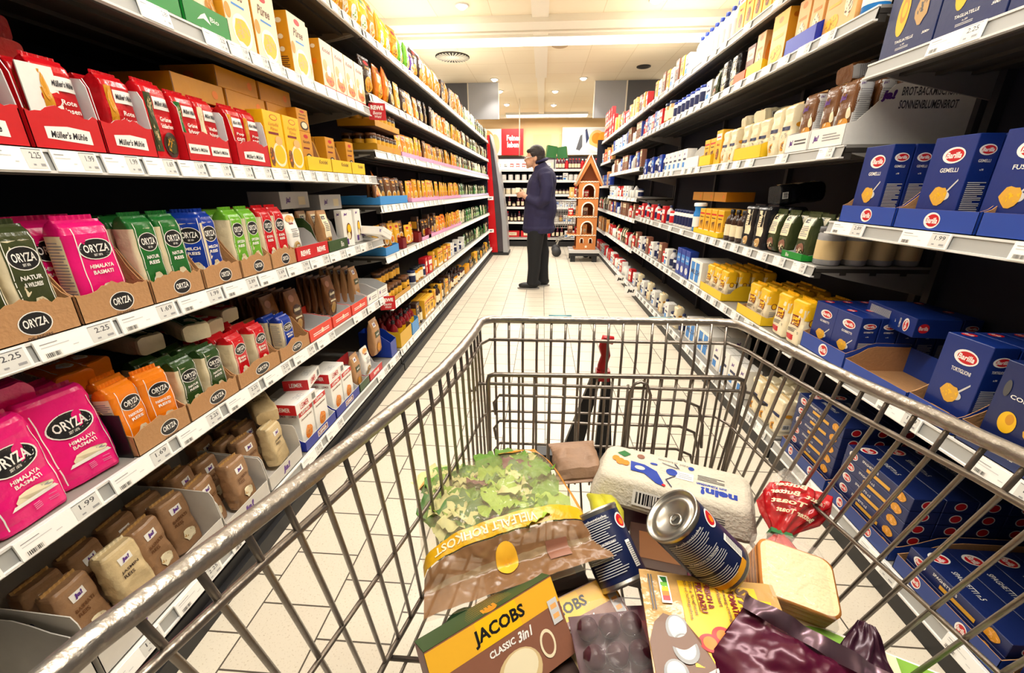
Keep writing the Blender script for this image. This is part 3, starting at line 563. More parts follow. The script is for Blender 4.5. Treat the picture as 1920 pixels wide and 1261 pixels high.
carton('bigyellow', .13, .06, .20, 'peach', [('r', -.98, .7, .98, 1, 'jgold'), ('o', .0, .85, .3, .06, 'orange'), ('h', 0, .2, .8, .18, 'yellow', 'gold', 18), ('r', -.7, .5, .6, .56, 'jgold')], (), [('o', 0, .85, .4, .05, 'orange')], name='cake_mix_box', cat='cake mix box', side_c='gold')
carton('cake', .085, .05, .19, 'peach', [('o', 0, .88, .4, .06, 'orange'), ('r', -.6, .6, .6, .66, 'orange'), ('h', 0, .35, .6, .22, 'cream', 'brown', 14)], (), [('h', 0, .5, .6, .3, 'orange', 'gold', 12)], name='cake_mix_box', cat='cake mix box')
carton('brownbox', .09, .05, .17, 'cocoa', [('r', -.8, .6, .8, .9, 'cream'), ('t', 'Kakao', 0, .75, 1, .1, 'brown'), ('h', 0, .3, .6, .2, 'dbrown', 'cream', 14)], (), (), name='baking_box', cat='baking box')
carton('whitebox', .10, .07, .14, 'white', [('t', 'ja!', -.2, .75, .6, .15, 'purple', .02, .05), ('r', -.8, .1, .2, .35, 'sky'), ('r', -.6, .45, .7, .55, 'navy')], (), (), name='baking_box', cat='baking box')
carton('bluebox', .09, .06, .15, 'blue', [('r', -.8, .5, .8, .8, 'sky'), ('t', 'Zucker', 0, .65, 1.2, .1, 'white'), ('h', 0, .25, .6, .15, 'white', 'sky', 10)], (), (), name='baking_box', cat='baking box')
carton('redbox', .09, .06, .14, 'red', [('r', -.8, .55, .8, .8, 'white'), ('h', 0, .3, .6, .2, 'cream', 'gold', 12)], (), (), name='baking_box', cat='baking box')
def bottle(key, c, capc, lab, w=.06, h=.19, name='bottle', cat='bottle', neck=.36):
    g = G(); r = w / 2; g.lathe([(r * .85, 0), (r, .006), (r, h * .62), (r * .8, h * .74), (r * neck, h * .84), (r * neck, h * .9)], M(c), 16)
    gl = G(); gl.lathe([(r * 1.012, h * .15), (r * 1.012, h * .52)], M(lab), 16)
    gc = G(); gc.lathe([(r * neck * 1.2, h * .88), (r * neck * 1.2, h * .985), (r * neck * .9, h)], M(capc), 12)
    reg(key, name, cat, g, w, w, h, [('label_wrap', gl, None), ('cap', gc, None)])
bottle('b_white', 'white.p', 'blue', 'lgrey'); bottle('b_brown', 'dbrown.p', 'black', 'cream', h=.17); bottle('b_blue', 'lgrey.p', 'navy', 'navy', h=.15); bottle('b_red', 'dred.p', 'black', 'yellow', h=.17); bottle('b_water', 'sky.p', 'white', 'white', w=.08, h=.19, neck=.9)
def jar(key, c, lid, lab, w=.065, h=.09, name='jar', cat='jar'):
    g = G(); r = w / 2; g.lathe([(r * .9, 0), (r, .005), (r, h * .8), (r * .9, h * .86)], M(c), 18)
    gl = G(); gl.lathe([(r * 1.015, h * .15), (r * 1.015, h * .65)], M(lab), 18)
    gc = G(); gc.lathe([(r * .96, h * .85), (r * .98, h * .86), (r * .98, h * .99), (r * .9, h)], M(lid), 18)
    reg(key, name, cat, g, w, w, h, [('label_wrap', gl, None), ('lid', gc, None)])
jar('j_brown', 'dbrown.p', 'brown', 'jgold'); jar('j_white', 'white.p', 'navy', 'navy', h=.10); jar('j_gold', 'gold.p', 'black', 'cream', h=.11); jar('j_dark', 'maroon.p', 'black', 'cream', h=.1); jar('j_green', 'olive.p', 'gold', 'leaf'); jar('tub_w', 'white.p', 'blue', 'navy', w=.09, h=.12); jar('tub_b', 'tan.p', 'navy', 'cream', w=.11, h=.16); jar('tub_r', 'white.p', 'red', 'red', w=.085, h=.11)
# film sachets of soup, sauce and noodles
def sach(key, c, it, w=.085, d=.02, h=.15, prof='pouch', name='soup_sachet', cat='soup sachet'):
    reg(key, name, cat, make_loft(w, d, h, prof, c + '.p', it, n=3, seg=20, wr=.002, ns=8), w, d, h)
def simg(a, b, c='cream', logo='red'): return [('o', 0, .84, .45, .06, logo), ('t', 'Suppe', 0, .7, 1.0, .08, c, .02, .02), ('o', .05, .3, .72, .2, c), ('h', .05, .3, .58, .16, a, b, 12), ('r', -.9, .02, .9, .07, b)]
sach('s_yel', 'jgold', simg('orange', 'dred')); sach('s_gold', 'gold', simg('yellow', 'brown', logo='yellow')); sach('s_org', 'orange', simg('yellow', 'dred', logo='dred')); sach('s_bro', 'brown', simg('gold', 'orange', logo='gold')); sach('s_grn', 'olive', simg('leaf', 'dgreen', 'lgrey', logo='cream')); sach('s_wht', 'cream', simg('leaf', 'green', 'white', 'green')); sach('s_drk', 'dbrown', simg('gold', 'brown', 'beige', 'gold')); sach('s_grn2', 'green', simg('leaf', 'lime', 'lgrey', 'lgrey'))
sach('w_gold', 'gold', simg('orange', 'yellow', 'cream', 'dred'), .12, .05, .19, 'pillow', 'noodle_bag', 'noodle bag'); sach('w_org', 'orange', simg('gold', 'dred', 'yellow', 'dred'), .12, .05, .19, 'pillow', 'noodle_bag', 'noodle bag'); sach('w_dk', 'dbrown', simg('gold', 'orange', 'jgold', 'red'), .12, .05, .19, 'pillow', 'noodle_bag', 'noodle bag')
sach('w_lime', 'lime', simg('yellow', 'green', 'white', 'green'), .12, .05, .18, 'pillow', 'noodle_bag', 'noodle bag'); sach('w_yel', 'yellow', simg('cream', 'lime', 'white', 'green'), .12, .05, .18, 'pillow', 'noodle_bag', 'noodle bag'); sach('w_pur', 'purple', simg('gold', 'lilac', 'white', 'gold'), .09, .04, .15, 'pillow', 'noodle_bag', 'noodle bag')
carton('tallcof', .08, .05, .18, 'dbrown', simg('gold', 'jgold', 'cream', 'gold'), [('r', -.8, .5, .8, .8, 'gold')], name='sauce_box', cat='sauce box')

# ------------------------------------------------------------------ display trays (shelf-ready cartons)
def tray(side, y0, L, z, hf, hb, c, inner, label, items=(), depth=.20, sb=-.012, torn=False, group=None, hs=None, sq=False, name='display_tray', litems=(), curve=False, cat='display tray'):
    """open-topped carton: base, two sides that step down to a low front, back; items = print on the front panel"""
    s = -1 if side == 'L' else 1; fx = (FL if side == 'L' else FR) + s * sb
    e = empty(name, (fx, y0 + L / 2, z + .0006), pi / 2 if side == 'L' else -pi / 2, label, cat, group); w = L / 2; t = .002; d = depth; rr = random.Random(int(y0 * 1000))
    # local: front at y = 0 facing -y, depth to +y
    n = 14 if torn else 1; tops = [hf + (rr.uniform(-.004, .006) + (.012 * math.exp(-((k / n - .5) * 5) ** 2)) if torn else 0) for k in range(n + 1)]
    g = G(); V = []
    for k in range(n + 1):
        x = -w + L * k / n; V += [(x, 0, 0), (x, 0, tops[k]), (x, t, tops[k]), (x, t, 0)]
    F = []
    for k in range(n):
        a = k * 4; F += [(a, a + 4, a + 5, a + 1)]
    g.add(V, F, c); g.add(V, [(k * 4 + 1, k * 4 + 5, k * 4 + 6, k * 4 + 2) for k in range(n)] + [(k * 4 + 2, k * 4 + 6, k * 4 + 7, k * 4 + 3) for k in range(n)], inner)
    decal(g, lambda u, v, o: Vector((u * w, -o, v * hf)), items) if items else None
    part(g, 'front_panel', e)
    g = G(); g.box(-w, w, 0, d, 0, t, inner); part(g, 'base', e)
    g = G(); g.box(-w, w, d - t, d, 0, hb, c); part(g, 'back_panel', e)
    hs = hs or hb
    for sg in (-1, 1):
        x = sg * (w - t / 2); prof = [(0, 0), (d, 0), (d, hb)]
        m_ = [(d * .45, hs), (d * .32, hs * .93), (d * .2, hf + (hs - hf) * .45), (d * .08, hf * 1.12), (0, hf)] if not curve else [(d * .5, hs), (d * .35, hs * .8), (d * .25, hf * .9), (d * .12, hf * .8), (0, hf)]
        if sq: m_ = [(d * .5, hs), (d * .06, hs * .95), (d * .03, hs * .85), (0, hf)]
        if torn: m_ = [(a + rr.uniform(-.004, .004) * (0 < a < d), b + rr.uniform(-.004, .004) * (a > 0)) for a, b in m_]
        prof += m_; k = len(prof); g = G()
        V = [(x - t / 2, a, b) for a, b in prof] + [(x + t / 2, a, b) for a, b in prof]
        out, inn = (V[:k], V[k:]) if sg < 0 else (V[k:], V[:k])
        g.add(out, [tuple(range(k))], c); g.add(inn, [tuple(range(k))[::-1]], inner)
        g.add(V, [(i, (i + 1) % k, k + (i + 1) % k, k + i) for i in range(k)], inner)
        if litems and ((side == 'L' and sg < 0) or (side == 'R' and sg > 0)):
            decal(g, (lambda u, v, o: Vector((-w - o, d / 2 - u * d / 2, v * hb))) if sg < 0 else (lambda u, v, o: Vector((w + o, d / 2 + u * d / 2, v * hb))), litems)
        part(g, 'side_panel', e)
    return e
# ================================================================== NEAR RICE UNIT (noodle side of the aisle)
T = .0436
zs = [z + T for z in LN]; rnd = random.Random(11)
def deep(side, key, y0, z, n, lab, group, sb0=0., step=None, yaw=0):
    group = lab
    """goods standing one behind another: copies behind the front one"""
    d = CAT[key][5]; step = step or d + .004
    for k in range(1, n + 1): put(side, key, y0, z, lab, group, sb=sb0 + k * step, yaw=rnd.uniform(-2, 2) + yaw, parts=False)
# --- third shelf: rice in cardboard trays
z = zs[2]; K = 'kraft.k'
def oz(u=.1, v=.48, ru=.34, rv=.36): return oval_logo('ORYZA', u, v, ru, rv) + [('t', 'DIE ANDERE', u, .05, .5, .10, 'dbrown')]
def rice_tray(y0, L, z, hf, name, keys, labs, hb=.15, ov=None, deepn=2, items=None):
    tray('L', y0, L, z, hf, hb, K, K, name, ov or oz(), depth=.19, torn=True, hs=hb * .95)
    n = len(keys); w = [CAT[k][4] for k in keys if k] ; gap = (L - .008 - sum(w)) / max(1, len(w)); y = y0 + .004 + gap / 2
    for k, lb in zip(keys, labs):
        put('L', k, y, z + .003, lb, sb=.006, yaw=rnd.uniform(-3, 3)); deep('L', k, y, z + .003, deepn, 'rice packet behind the ' + lb.split(' rice')[0] + ' one of its tray', 'rice packets behind: ' + lb, sb0=.006)
        y += CAT[k][4] + gap
rice_tray(.585, .165, z, .062, 'torn kraft tray holding the dark olive wild rice packets', ['o_wild', 'o_wild'], ['dark olive wild rice packet nearer the pink packets, in the torn tray', 'dark olive wild rice packet nearest the viewer on its shelf'][::-1])
rice_tray(.755, .165, z, .060, 'torn kraft tray under the tall pink himalaya rice packets', ['o_pink'], ['tall pink himalaya basmati rice packet with a cream side panel'], deepn=0)
put('L', 'o_pink', .752, z + .003, 'tall pink rice packet set back beside the front pink one', sb=.07); put('L', 'o_pink', .80, z + .003, 'pink rice packet in the second row behind the tall pink one', sb=.075)
rice_tray(.925, .158, z, .055, 'torn kraft tray under two tall green natural rice packets', ['o_green', 'o_green'], ['tall bright green natural rice packet next to the pink rice', 'tall bright green natural rice packet next to the blue milk rice'])
rice_tray(1.09, .148, z, .055, 'torn kraft tray under the blue milk rice', ['o_blue'], ['blue milk rice packet with long cream text panel'], deepn=0)
put('L', 'o_blue', 1.095, z + .003, 'blue milk rice packet with its cream side turned out', sb=.012, yaw=-50); deep('L', 'o_blue', 1.15, z + .003, 2, 'blue milk rice packet in the shadow behind', 'blue rice in shadow')
rice_tray(1.243, .15, z, .055, 'kraft tray under two lime green rice packets', ['o_lime', 'o_lime'], ['lime green rice packet next to the blue milk rice', 'lime green rice packet next to the red ideal rice'])
rice_tray(1.397, .15, z, .055, 'kraft tray under two red ideal rice packets on the third shelf', ['o_red', 'o_red'], ['tall red ideal rice packet beside the lime green packets', 'tall red ideal rice packet beside the white grain bag'])
RW = [('r', .05, .25, .95, .8, 'red'), ('t', 'REWE', .5, .5, .55, .4, 'white', 0, .05), ('t', 'REWE', -.5, .5, .55, .4, 'white', 0, .05)]
tray('L', 1.555, .25, z, .055, .11, 'red.c', 'lgrey.c', 'red tray marked REWE beside the red ideal rice', RW, curve=True)
put('L', 'rewe_bag', 1.565, z + .003, 'white grain bag with a photo standing in the red tray', sb=.01); put('L', 'bio_bag', 1.69, z + .003, 'brown organic grain bag behind the empty half of the red tray', sb=.10)
tray('L', 1.81, .19, z, .05, .15, 'dgreen.c', 'lgrey.c', 'dark green tray of organic grain bags', [('t', 'Bio', .4, .5, .3, .5, 'white')], curve=True)
put('L', 'bio_bag', 1.82, z + .003, 'brown organic grain bag with cream label at the front of the green tray', sb=.006); put('L', 'bio_bag', 1.90, z + .003, 'organic grain bag set back in the green tray', sb=.05); deep('L', 'bio_bag', 1.83, z + .003, 2, 'organic grain bag deep in the green tray', 'organic grain bags deep in the tray')
put('L', 'ja_box', 2.02, z, 'upright white snack box with brown biscuits, on the third shelf', sb=.0, yaw=-14); put('L', 'ja_box', 2.11, z, 'white snack box standing behind the upright one', sb=.05); put('L', 'ja_box', 2.2, z, 'white snack box farther along the shelf end', sb=.03)
inst('ja_box', (-1.0, 2.30, z + .045), (radians(90), radians(28), radians(70)), 'white snack box tipped over on its side at the shelf end')
carton('greyouter', .22, .14, .07, 'lgrey', [('r', .2, .2, .7, .7, 'cream'), ('t', 'ja!', -.5, .5, .3, .4, 'purple', .02, .04)], name='storage_carton', cat='cardboard carton')
put('L', 'greyouter', 1.72, z + .19, 'pale outer carton lying in the dark above the organic grain bags', sb=.12); put('L', 'greyouter', 2.0, z + .175, 'pale outer carton lying above the white snack boxes', sb=.10)
# --- second shelf
z = zs[1]
put('L', 'pinkbig', .508, z, 'big pink basmati bag nearest the viewer', sb=-.005, yaw=4, lean=-6); put('L', 'pinkbig', .634, z, 'big pink basmati bag leaning beside the black tray side', sb=.012, yaw=-5, lean=-9)
put('L', 'pinkbig', .51, z, 'pink basmati bag standing behind the front two', sb=.10); put('L', 'pinkbig', .64, z, 'pink basmati bag behind, nearer the orange packets', sb=.10)
inst('pinkbig', (-1.045, .63, z + .21), (radians(-82), 0, radians(82)), 'pink basmati bag lying flat on top of the other pink bags')
tray('L', .768, .155, z, .055, .125, K, K, 'torn kraft tray with dark sides holding orange rice packets', oz(.2), depth=.19, torn=True)
g = G(); g.box(-.001, .001, -.19, .0, 0, .115, 'black.c'); o = link('divider_card', g.mesh('divider_card'), None, (FL, .765, z), (0, 0, -pi / 2)); tag(o, 'black cardboard side sheet between pink bags and orange rice tray', 'divider')
o.rotation_euler = (0, 0, pi / 2); o.location = (FL, .765, z); o.rotation_euler = (0, 0, -pi / 2)
put('L', 'o_org', .771, z + .003, 'orange rice packet beside the dark tray side', sb=.01, yaw=4, lean=-3); put('L', 'o_org', .845, z + .003, 'orange rice packet with cream side panel, next to green rice', sb=.004, yaw=-10, lean=-2)
put('L', 'o_org', .80, z + .003, 'orange rice packet in the second row of its tray', sb=.07); inst('o_org', (-1.07, .79, z + .185), (radians(-84), 0, radians(78)), 'orange rice packet lying on top of the back rows'); inst('o_org', (-1.09, .86, z + .185), (radians(-86), 0, radians(100)), 'orange rice packet lying flat deeper on the shelf')
rice_tray(.925, .19, z, .052, 'torn kraft tray of dark green natural rice on the second shelf', ['o_dg', 'o_dg'], ['dark green natural rice packet next to the orange ones', 'dark green natural rice packet next to the red ideal rice'], hb=.12)
inst('o_green', (-1.02, 1.09, z + .205), (radians(-88), 0, radians(62)), 'green rice packet lying across the top of the dark green packets'); inst('o_green', (-1.08, 1.0, z + .20), (radians(-88), 0, radians(80)), 'rice packet with clear side lying behind the green one on top')
rice_tray(1.12, .215, z, .052, 'torn kraft tray of short red ideal rice on the second shelf', ['o_red2', 'o_red2'], ['short red ideal rice packet next to dark green rice', 'short red ideal rice packet next to the blue one'], hb=.12)
inst('o_red2', (-1.05, 1.2, z + .185), (radians(-86), 0, radians(95)), 'red rice packet lying on top of the short red packets'); inst('o_red2', (-1.10, 1.33, z + .185), (radians(-86), 0, radians(85)), 'red rice packet lying deeper behind the top one')
rice_tray(1.34, .20, z, .05, 'kraft tray holding a single short blue milk rice packet', ['o_bl2'], ['short blue milk rice packet alone in its tray'], hb=.13, deepn=1)
for k, (y, lb) in enumerate(((1.545, 'nearest to the blue rice tray'), (1.745, 'in the middle of its row'), (1.945, 'next to the white ja trays'))):
    tray('L', y, .19, z, .055, .07, mat('tray_coral', '#e2402c', .45), 'lgrey.c', 'coral red cereal tray %s' % lb, [('l', -.7, .3, .7, .6, 2, 'white'), ('o', .1, .5, .1, .2, 'cream')])
for y, sb, k, lb in ((1.48, .10, 'n_ros', 'brown cereal bag half hidden behind the blue rice'), (1.575, .06, 'n_fru', 'brown breakfast cereal bag with flakes, above the coral trays'), (1.86, .05, 'n_kor', 'brown cereal bag farther along above the coral trays')):
    put('L', k, y, z + .02, lb, sb=sb, lean=-4)
    for q in range(1, 5): put('L', k, y + .01, z + .02, 'cereal bag filed behind the ' + lb.split(',')[0].split(' above')[0], 'file behind ' + lb, sb=sb + .035 * q)
for y, lb in ((2.145, 'white cereal tray next to the coral trays'), (2.30, 'white cereal tray at the end of the second shelf')):
    tray('L', y, .15, z, .055, .09, 'white.c', 'lgrey.c', lb, [('t', 'ja!', -.6, .55, .3, .5, 'purple', .02, .05), ('l', -.2, .3, .7, .7, 2, 'grey')])
for y, lb in ((2.13, 'brown ja cereal bag with green band at the shelf end'),):
    put('L', 'n_ja', y, z + .02, lb, sb=.05)
    for q in range(1, 5): put('L', 'n_ja', y, z + .02, 'cereal bag behind the ja bag with green band', 'cereal bags behind the ja bag', sb=.05 + .04 * q)
# --- lowest shelf
z = zs[0]; FL0 = FL; FL = -.935
W_ = mat('tray_white', '#cfcac2', .7, vary=.05, scale=50)
g_ = 'brown basmati rice packets in white trays on the lowest shelf'
tray('L', .30, .22, z, .12, .17, W_, W_, 'white tray nearest the viewer on the lowest shelf', [('t', 'REIS', 0, .5, 1, .4, 'navy')], depth=.3)
tray('L', .53, .37, z, .085, .185, W_, W_, 'wide white ja jasmine rice tray low under the trolley rim', [('t', 'ja!', -.35, .5, .28, .62, 'purple', .02, .06), ('t', 'JASMIN REIS', .3, .5, .7, .3, 'ink', .02, .03)], depth=.3, sq=True, litems=[('t', 'REIS', .1, .72, .35, .16, 'navy')])
for i, (y, sb) in enumerate(((.56, .06), (.645, .03), (.73, .05), (.56, .13), (.65, .13), (.74, .13), (.82, .06), (.82, .13))):
    put('L', 'ja_jas' if i == 1 else 'ja_rice', y, z + (.035 if i == 1 else .012), ['pale cream jasmine rice packet lying forward in the wide white tray'][0] if i == 1 else 'brown rice packet in the wide white tray near the trolley rim', None if i == 1 else 'brown rice in the wide white tray', sb=sb, lean=-8, yaw=rnd.uniform(-6, 6))
tray('L', .905, .20, z, .055, .165, W_, W_, 'white basmati rice tray with tall cut sides, second along the lowest shelf', [('t', 'ja!', 0, .5, .4, .6, 'purple', .02, .05)], depth=.3, hs=.15, sq=True)
tray('L', 1.11, .20, z, .055, .165, W_, W_, 'white tray of rice next to the breadcrumb boxes', [('t', 'ja!', 0, .5, .4, .6, 'purple', .02, .05)], depth=.3, hs=.15, sq=True)
for i, (y, sb, kk) in enumerate(((.91, .05, 0), (1.0, .01, 0), (.92, .12, 0), (1.01, .12, 0), (1.12, .06, 0), (1.21, .02, 1), (1.12, .13, 0), (1.21, .12, 0), (.92, .19, 0), (1.21, .19, 0), (1.1, .2, 0))):
    put('L', ['ja_rice', 'ja_jas'][kk], y, z + .004 + .01 * (i % 3), 'pale cream rice packet beside the breadcrumb boxes' if kk else 'brown basmati rice packet in the cut white trays of the lowest shelf', None if kk else g_, sb=sb, yaw=rnd.uniform(-7, 7), lean=-5)
inst('ja_jas', (-1.0, 1.27, z + .20), (radians(-80), 0, radians(50)), 'cream rice packet lying on top beside the breadcrumb boxes')
DB = mat('tray_blue', '#1c2c96', .4)
for y, lb in ((1.34, 'dark blue breadcrumb tray beside the rice'), (1.60, 'dark blue breadcrumb tray farther along')):
    tray('L', y, .25, z, .045, .10, DB, 'lgrey.c', lb, [('r', -.25, .2, .4, .8, 'white'), ('r', -.22, .26, .37, .74, 'dred'), ('t', 'LEIMER', .07, .5, .5, .3, 'white', 0, .03)])
    for q in range(2): put('L', 'leimer', y + .02 + .11 * q, z + .004, ['breadcrumb box with red band and orange photo, ', 'second breadcrumb box with orange photo, '][q] + lb.split('tray ')[1], sb=.008); deep('L', 'leimer', y + .02 + .11 * q, z + .004, 3, 'breadcrumb box behind the front one, ' + lb.split('tray ')[1], 'rear breadcrumb boxes ' + lb.split('tray ')[1])
put('L', 'leimflat', 1.34, z + .166, 'flat white and red box lying on the breadcrumb boxes', sb=.0); put('L', 'leimflat', 1.46, z + .212, 'flat pale box topmost over the breadcrumb boxes', sb=.03, yaw=12); put('L', 'leimflat', 1.62, z + .166, 'flat pale box lying farther along the breadcrumb boxes', sb=.01)
tray('L', 1.86, .12, z, .045, .10, 'dgreen.c', 'lgrey.c', 'small green tray on the lowest shelf past the breadcrumbs', (), curve=True); put('L', 'n_ja', 1.87, z + .004, 'brown bag standing in the small green tray', sb=.01)
tray('L', 1.99, .18, z, .045, .10, 'red.c', 'lgrey.c', 'small red REWE tray on the lowest shelf', [('t', 'REWE', 0, .5, .8, .4, 'white', 0, .05)], curve=True); put('L', 'rewe_bag', 2.0, z + .004, 'white bag in the small red tray', sb=.01)
put('L', 'n_ja', 2.2, z + .06, 'clear bag of golden cereal standing high at the end of the lowest shelf', sb=.03, scale=(1.3, 1.3, 1.15))
tray('L', 2.33, .10, z, .10, .16, 'blue.c', 'blue.c', 'blue cut-out carton at the end of the lowest shelf', ())
FL = FL0
# --- fourth shelf: pulses and mash
z = zs[3]; MR = 'red.c'
def mm(a=0, L=.62): return [('p', [(-L, .3), (L, .22), (L, .62), (0, .68), (-L, .62)], 'white'), ('t', "Müller's Mühle", 0, .43, L * 1.6, .2, 'ink', .02, .03)]
mm2 = lambda: [('r', -.9, .3, -.05, .66, 'white'), ('t', "Müller's Mühle", -.48, .47, .7, .16, 'ink', .02, .03), ('r', .05, .28, .9, .64, 'white'), ('t', "Müller's Mühle", .48, .45, .7, .16, 'ink', .02, .03)]
white_patch = [('p', [(-.4, .2), (.6, .2), (.6, .8), (-.1, .8)], 'white')]
for i, (y, L, ks, lb, it) in enumerate(((.63, .145, ['m_li'], 'red pulse tray nearest the viewer', mm()), (.782, .135, ['m_te'], 'red pulse tray with a white side patch', mm()), (.92, .125, ['m_te'], 'red pulse tray beside the loose pea packet', mm()),
        (1.14, .165, ['m_ge', 'm_wb'], 'red pulse tray holding peas and white beans', mm2()), (1.335, .16, ['m_pop', 'm_pop'], 'red pulse tray holding popcorn maize', mm()))):
    tray('L', y, L, z, .065, .15, MR, 'lgrey.c', lb, it, depth=.18, litems=white_patch if i in (1,) else (), torn=True, sq=True)
    yy = y + L - .004 - .073 * len(ks)
    for q, k in enumerate(ks):
        nm = {'m_li': 'brown lentils', 'm_te': 'red lentils', 'm_ge': 'green peas', 'm_wb': 'white beans', 'm_pop': 'popcorn maize'}[k]
        put('L', k, yy + .074 * q, z + .003, 'red packet of %s in the %s' % (nm + ['', ', farther one,'][q if len(set(ks)) == 1 else 0], lb), sb=.008, yaw=rnd.uniform(-3, 3)); deep('L', k, yy + .074 * q, z + .003, 2, 'rear red packet of %s in the %s' % (nm, lb), 'behind in the ' + lb)
g = G(); S = box_sides(.055, .003, .085); g.box(-.0275, .0275, -.0015, .0015, 0, .085, 'white.c'); o = link('white_card', g.mesh('white_card'), None, (FL - .012, .845, z + .068), (0, 0, pi / 2 - .15)); tag(o, 'blank white card standing in the second red pulse tray', 'card')
put('L', 'm_gs', 1.055, z, 'tall loose red packet of green peas with a round pea photo', sb=.0, yaw=3, scale=(1.08, 1, 1.05)); put('L', 'm_gs', 1.10, z, 'red pea packet just behind the loose one', sb=.06)
inst('m_te', (-1.09, .90, z + .19), (radians(-85), 0, radians(90)), 'dark red packet lying in shadow on top of the pulses'); inst('m_te', (-1.10, .70, z + .185), (radians(-85), 0, radians(90)), 'dark red packet lying on top nearest the viewer')
inst('m_te', (-1.12, .91, z + .24), (radians(-85), 0, radians(80)), 'topmost dark red packet in shadow under the shelf')
put('L', 'kartoffel', 1.51, z, 'bright yellow potato mash box beside the popcorn', sb=-.004); put('L', 'kartoffel', 1.625, z, 'bright yellow potato mash box farther from the popcorn', sb=-.004)
deep('L', 'kartoffel', 1.51, z, 3, 'yellow mash box behind the bright front boxes', 'rear yellow mash boxes'); deep('L', 'kartoffel', 1.625, z, 3, 'yellow mash box behind the bright front boxes', 'rear yellow mash boxes')
YT = mat('tray_yellow', '#f2c81e', .4)
for y, L, lb in ((1.74, .20, 'yellow cut-out tray beside the mash boxes'), (1.945, .20, 'middle yellow cut-out tray'), (2.15, .16, 'yellow cut-out tray at the shelf end')):
    tray('L', y, L, z, .055, .15, YT, 'kraft.k', lb, [('t', 'Knödel', .3, .7, .7, .3, 'brown')], curve=True, depth=.2)
    put('L', 'kartdark', y + .05, z + .003, 'dark gold mash box standing in the ' + lb, sb=.03); deep('L', 'kartdark', y + .05, z + .003, 2, 'dark gold mash box deeper in the ' + lb, 'deeper in the ' + lb, sb0=.03)
inst('kartdark', (-1.02, 1.83, z + .155), (0, 0, pi / 2), 'gold box stacked on the dark gold mash boxes', scale=(1, 1, .55))
for i, (y, dz) in enumerate(((1.24, .175), (1.42, .235), (1.45, .175), (1.63, .235), (1.66, .175))): put('L', 'outer', y, z + dz - .02 * (i in (0, 2, 4)) * 0, ['gold carton on top of the peas and beans', 'gold carton, topmost over the popcorn', 'gold carton under the topmost over the popcorn', 'gold carton, topmost over the yellow mash boxes', 'gold carton under the topmost over the mash boxes'][i], sb=.07)
for y in (1.25, 1.46, 1.67): put('L', 'outer', y, z + .115, 'gold carton at the bottom of the stack behind the pulses', 'bottom gold cartons behind the pulses', sb=.14)
# --- fifth shelf
z = zs[4]
for y, lb in ((1.06, 'green organic potato tray nearest the viewer'), (1.24, 'green organic potato tray next to the purée boxes')):
    tray('L', y, .17, z, .06, .10, mat('tray_green', '#1f8a35', .4), 'lgrey.c', lb, greenbox_items(), depth=.2); 
    for q in range(2): put('L', 'spudbag', y + .002 + .084 * q * .98, z + .004, ['potato photo bag, first in the ', 'potato photo bag, second in the '][q] + lb, sb=.012, scale=(.75, 1, 1.05))
put('L', 'spudbag', .93, z, 'cream potato bag at the upper edge of the picture', sb=0)
for y, lb in ((1.42, 'beside the green trays'), (1.56, 'in the middle of three'), (1.77, 'with its gold side showing')): put('L', 'puree', y, z, 'pale purée box with bowl photo, ' + lb, sb=0, yaw=0); deep('L', 'puree', y, z, 2, 'purée box behind the one ' + lb, 'purée boxes behind the one ' + lb)
put('L', 'puree', 1.89, z, 'purée box behind and past the gold-sided one', sb=.02, scale=(.5, 1, 1))
for i in range(4): put('L', 'knodel', 2.0 + .113 * i, z, 'dumpling box with cream front, %s of four in its row' % ['first', 'second', 'third', 'last'][i], sb=0); deep('L', 'knodel', 2.0 + .113 * i, z, 2, 'dumpling box behind the %s of the front four' % ['first', 'second', 'third', 'last'][i], 'dumpling boxes behind the %s front one' % ['first', 'second', 'third', 'last'][i])
# --- shelf flags
def flag(loc, rz, lb):
    g = G(); g.box(-.045, .045, -.001, .001, -.085, 0, 'red.c'); decal(g, lambda u, v, o: Vector((u * .045, -.001 - o, -.085 + v * .085)), [('t', 'REWE', 0, .72, 1.5, .26, 'white', 0, .05), ('t', 'Beste', 0, .42, 1.0, .2, 'white', .02, .01), ('t', 'Wahl', 0, .2, .8, .16, 'white', .02, .01)])
    o = link('shelf_flag', g.mesh('shelf_flag'), None, loc, (0, 0, rz)); tag(o, lb, 'shelf sign')
flag((-.925, 2.50, 1.60), radians(25), 'red REWE flag on the price rail under the dumpling boxes'); flag((-.925, 2.36, .545), radians(25), 'red REWE flag on the rail below the white cereal trays')
# --- topmost near shelf
z = zs[5]
for i, (k, y) in enumerate((('w_yel', 1.95), ('w_gold', 2.06), ('w_org', 2.16), ('w_gold', 2.27), ('w_yel', 2.37))): put('L', k, y, z, ['pale yellow noodle bag first on the topmost near shelf', 'gold noodle bag second on the topmost near shelf', 'orange noodle bag on the topmost near shelf', 'gold noodle bag past the orange one on top', 'pale yellow noodle bag last on the topmost near shelf'][i], sb=0, yaw=rnd.uniform(-8, 8))

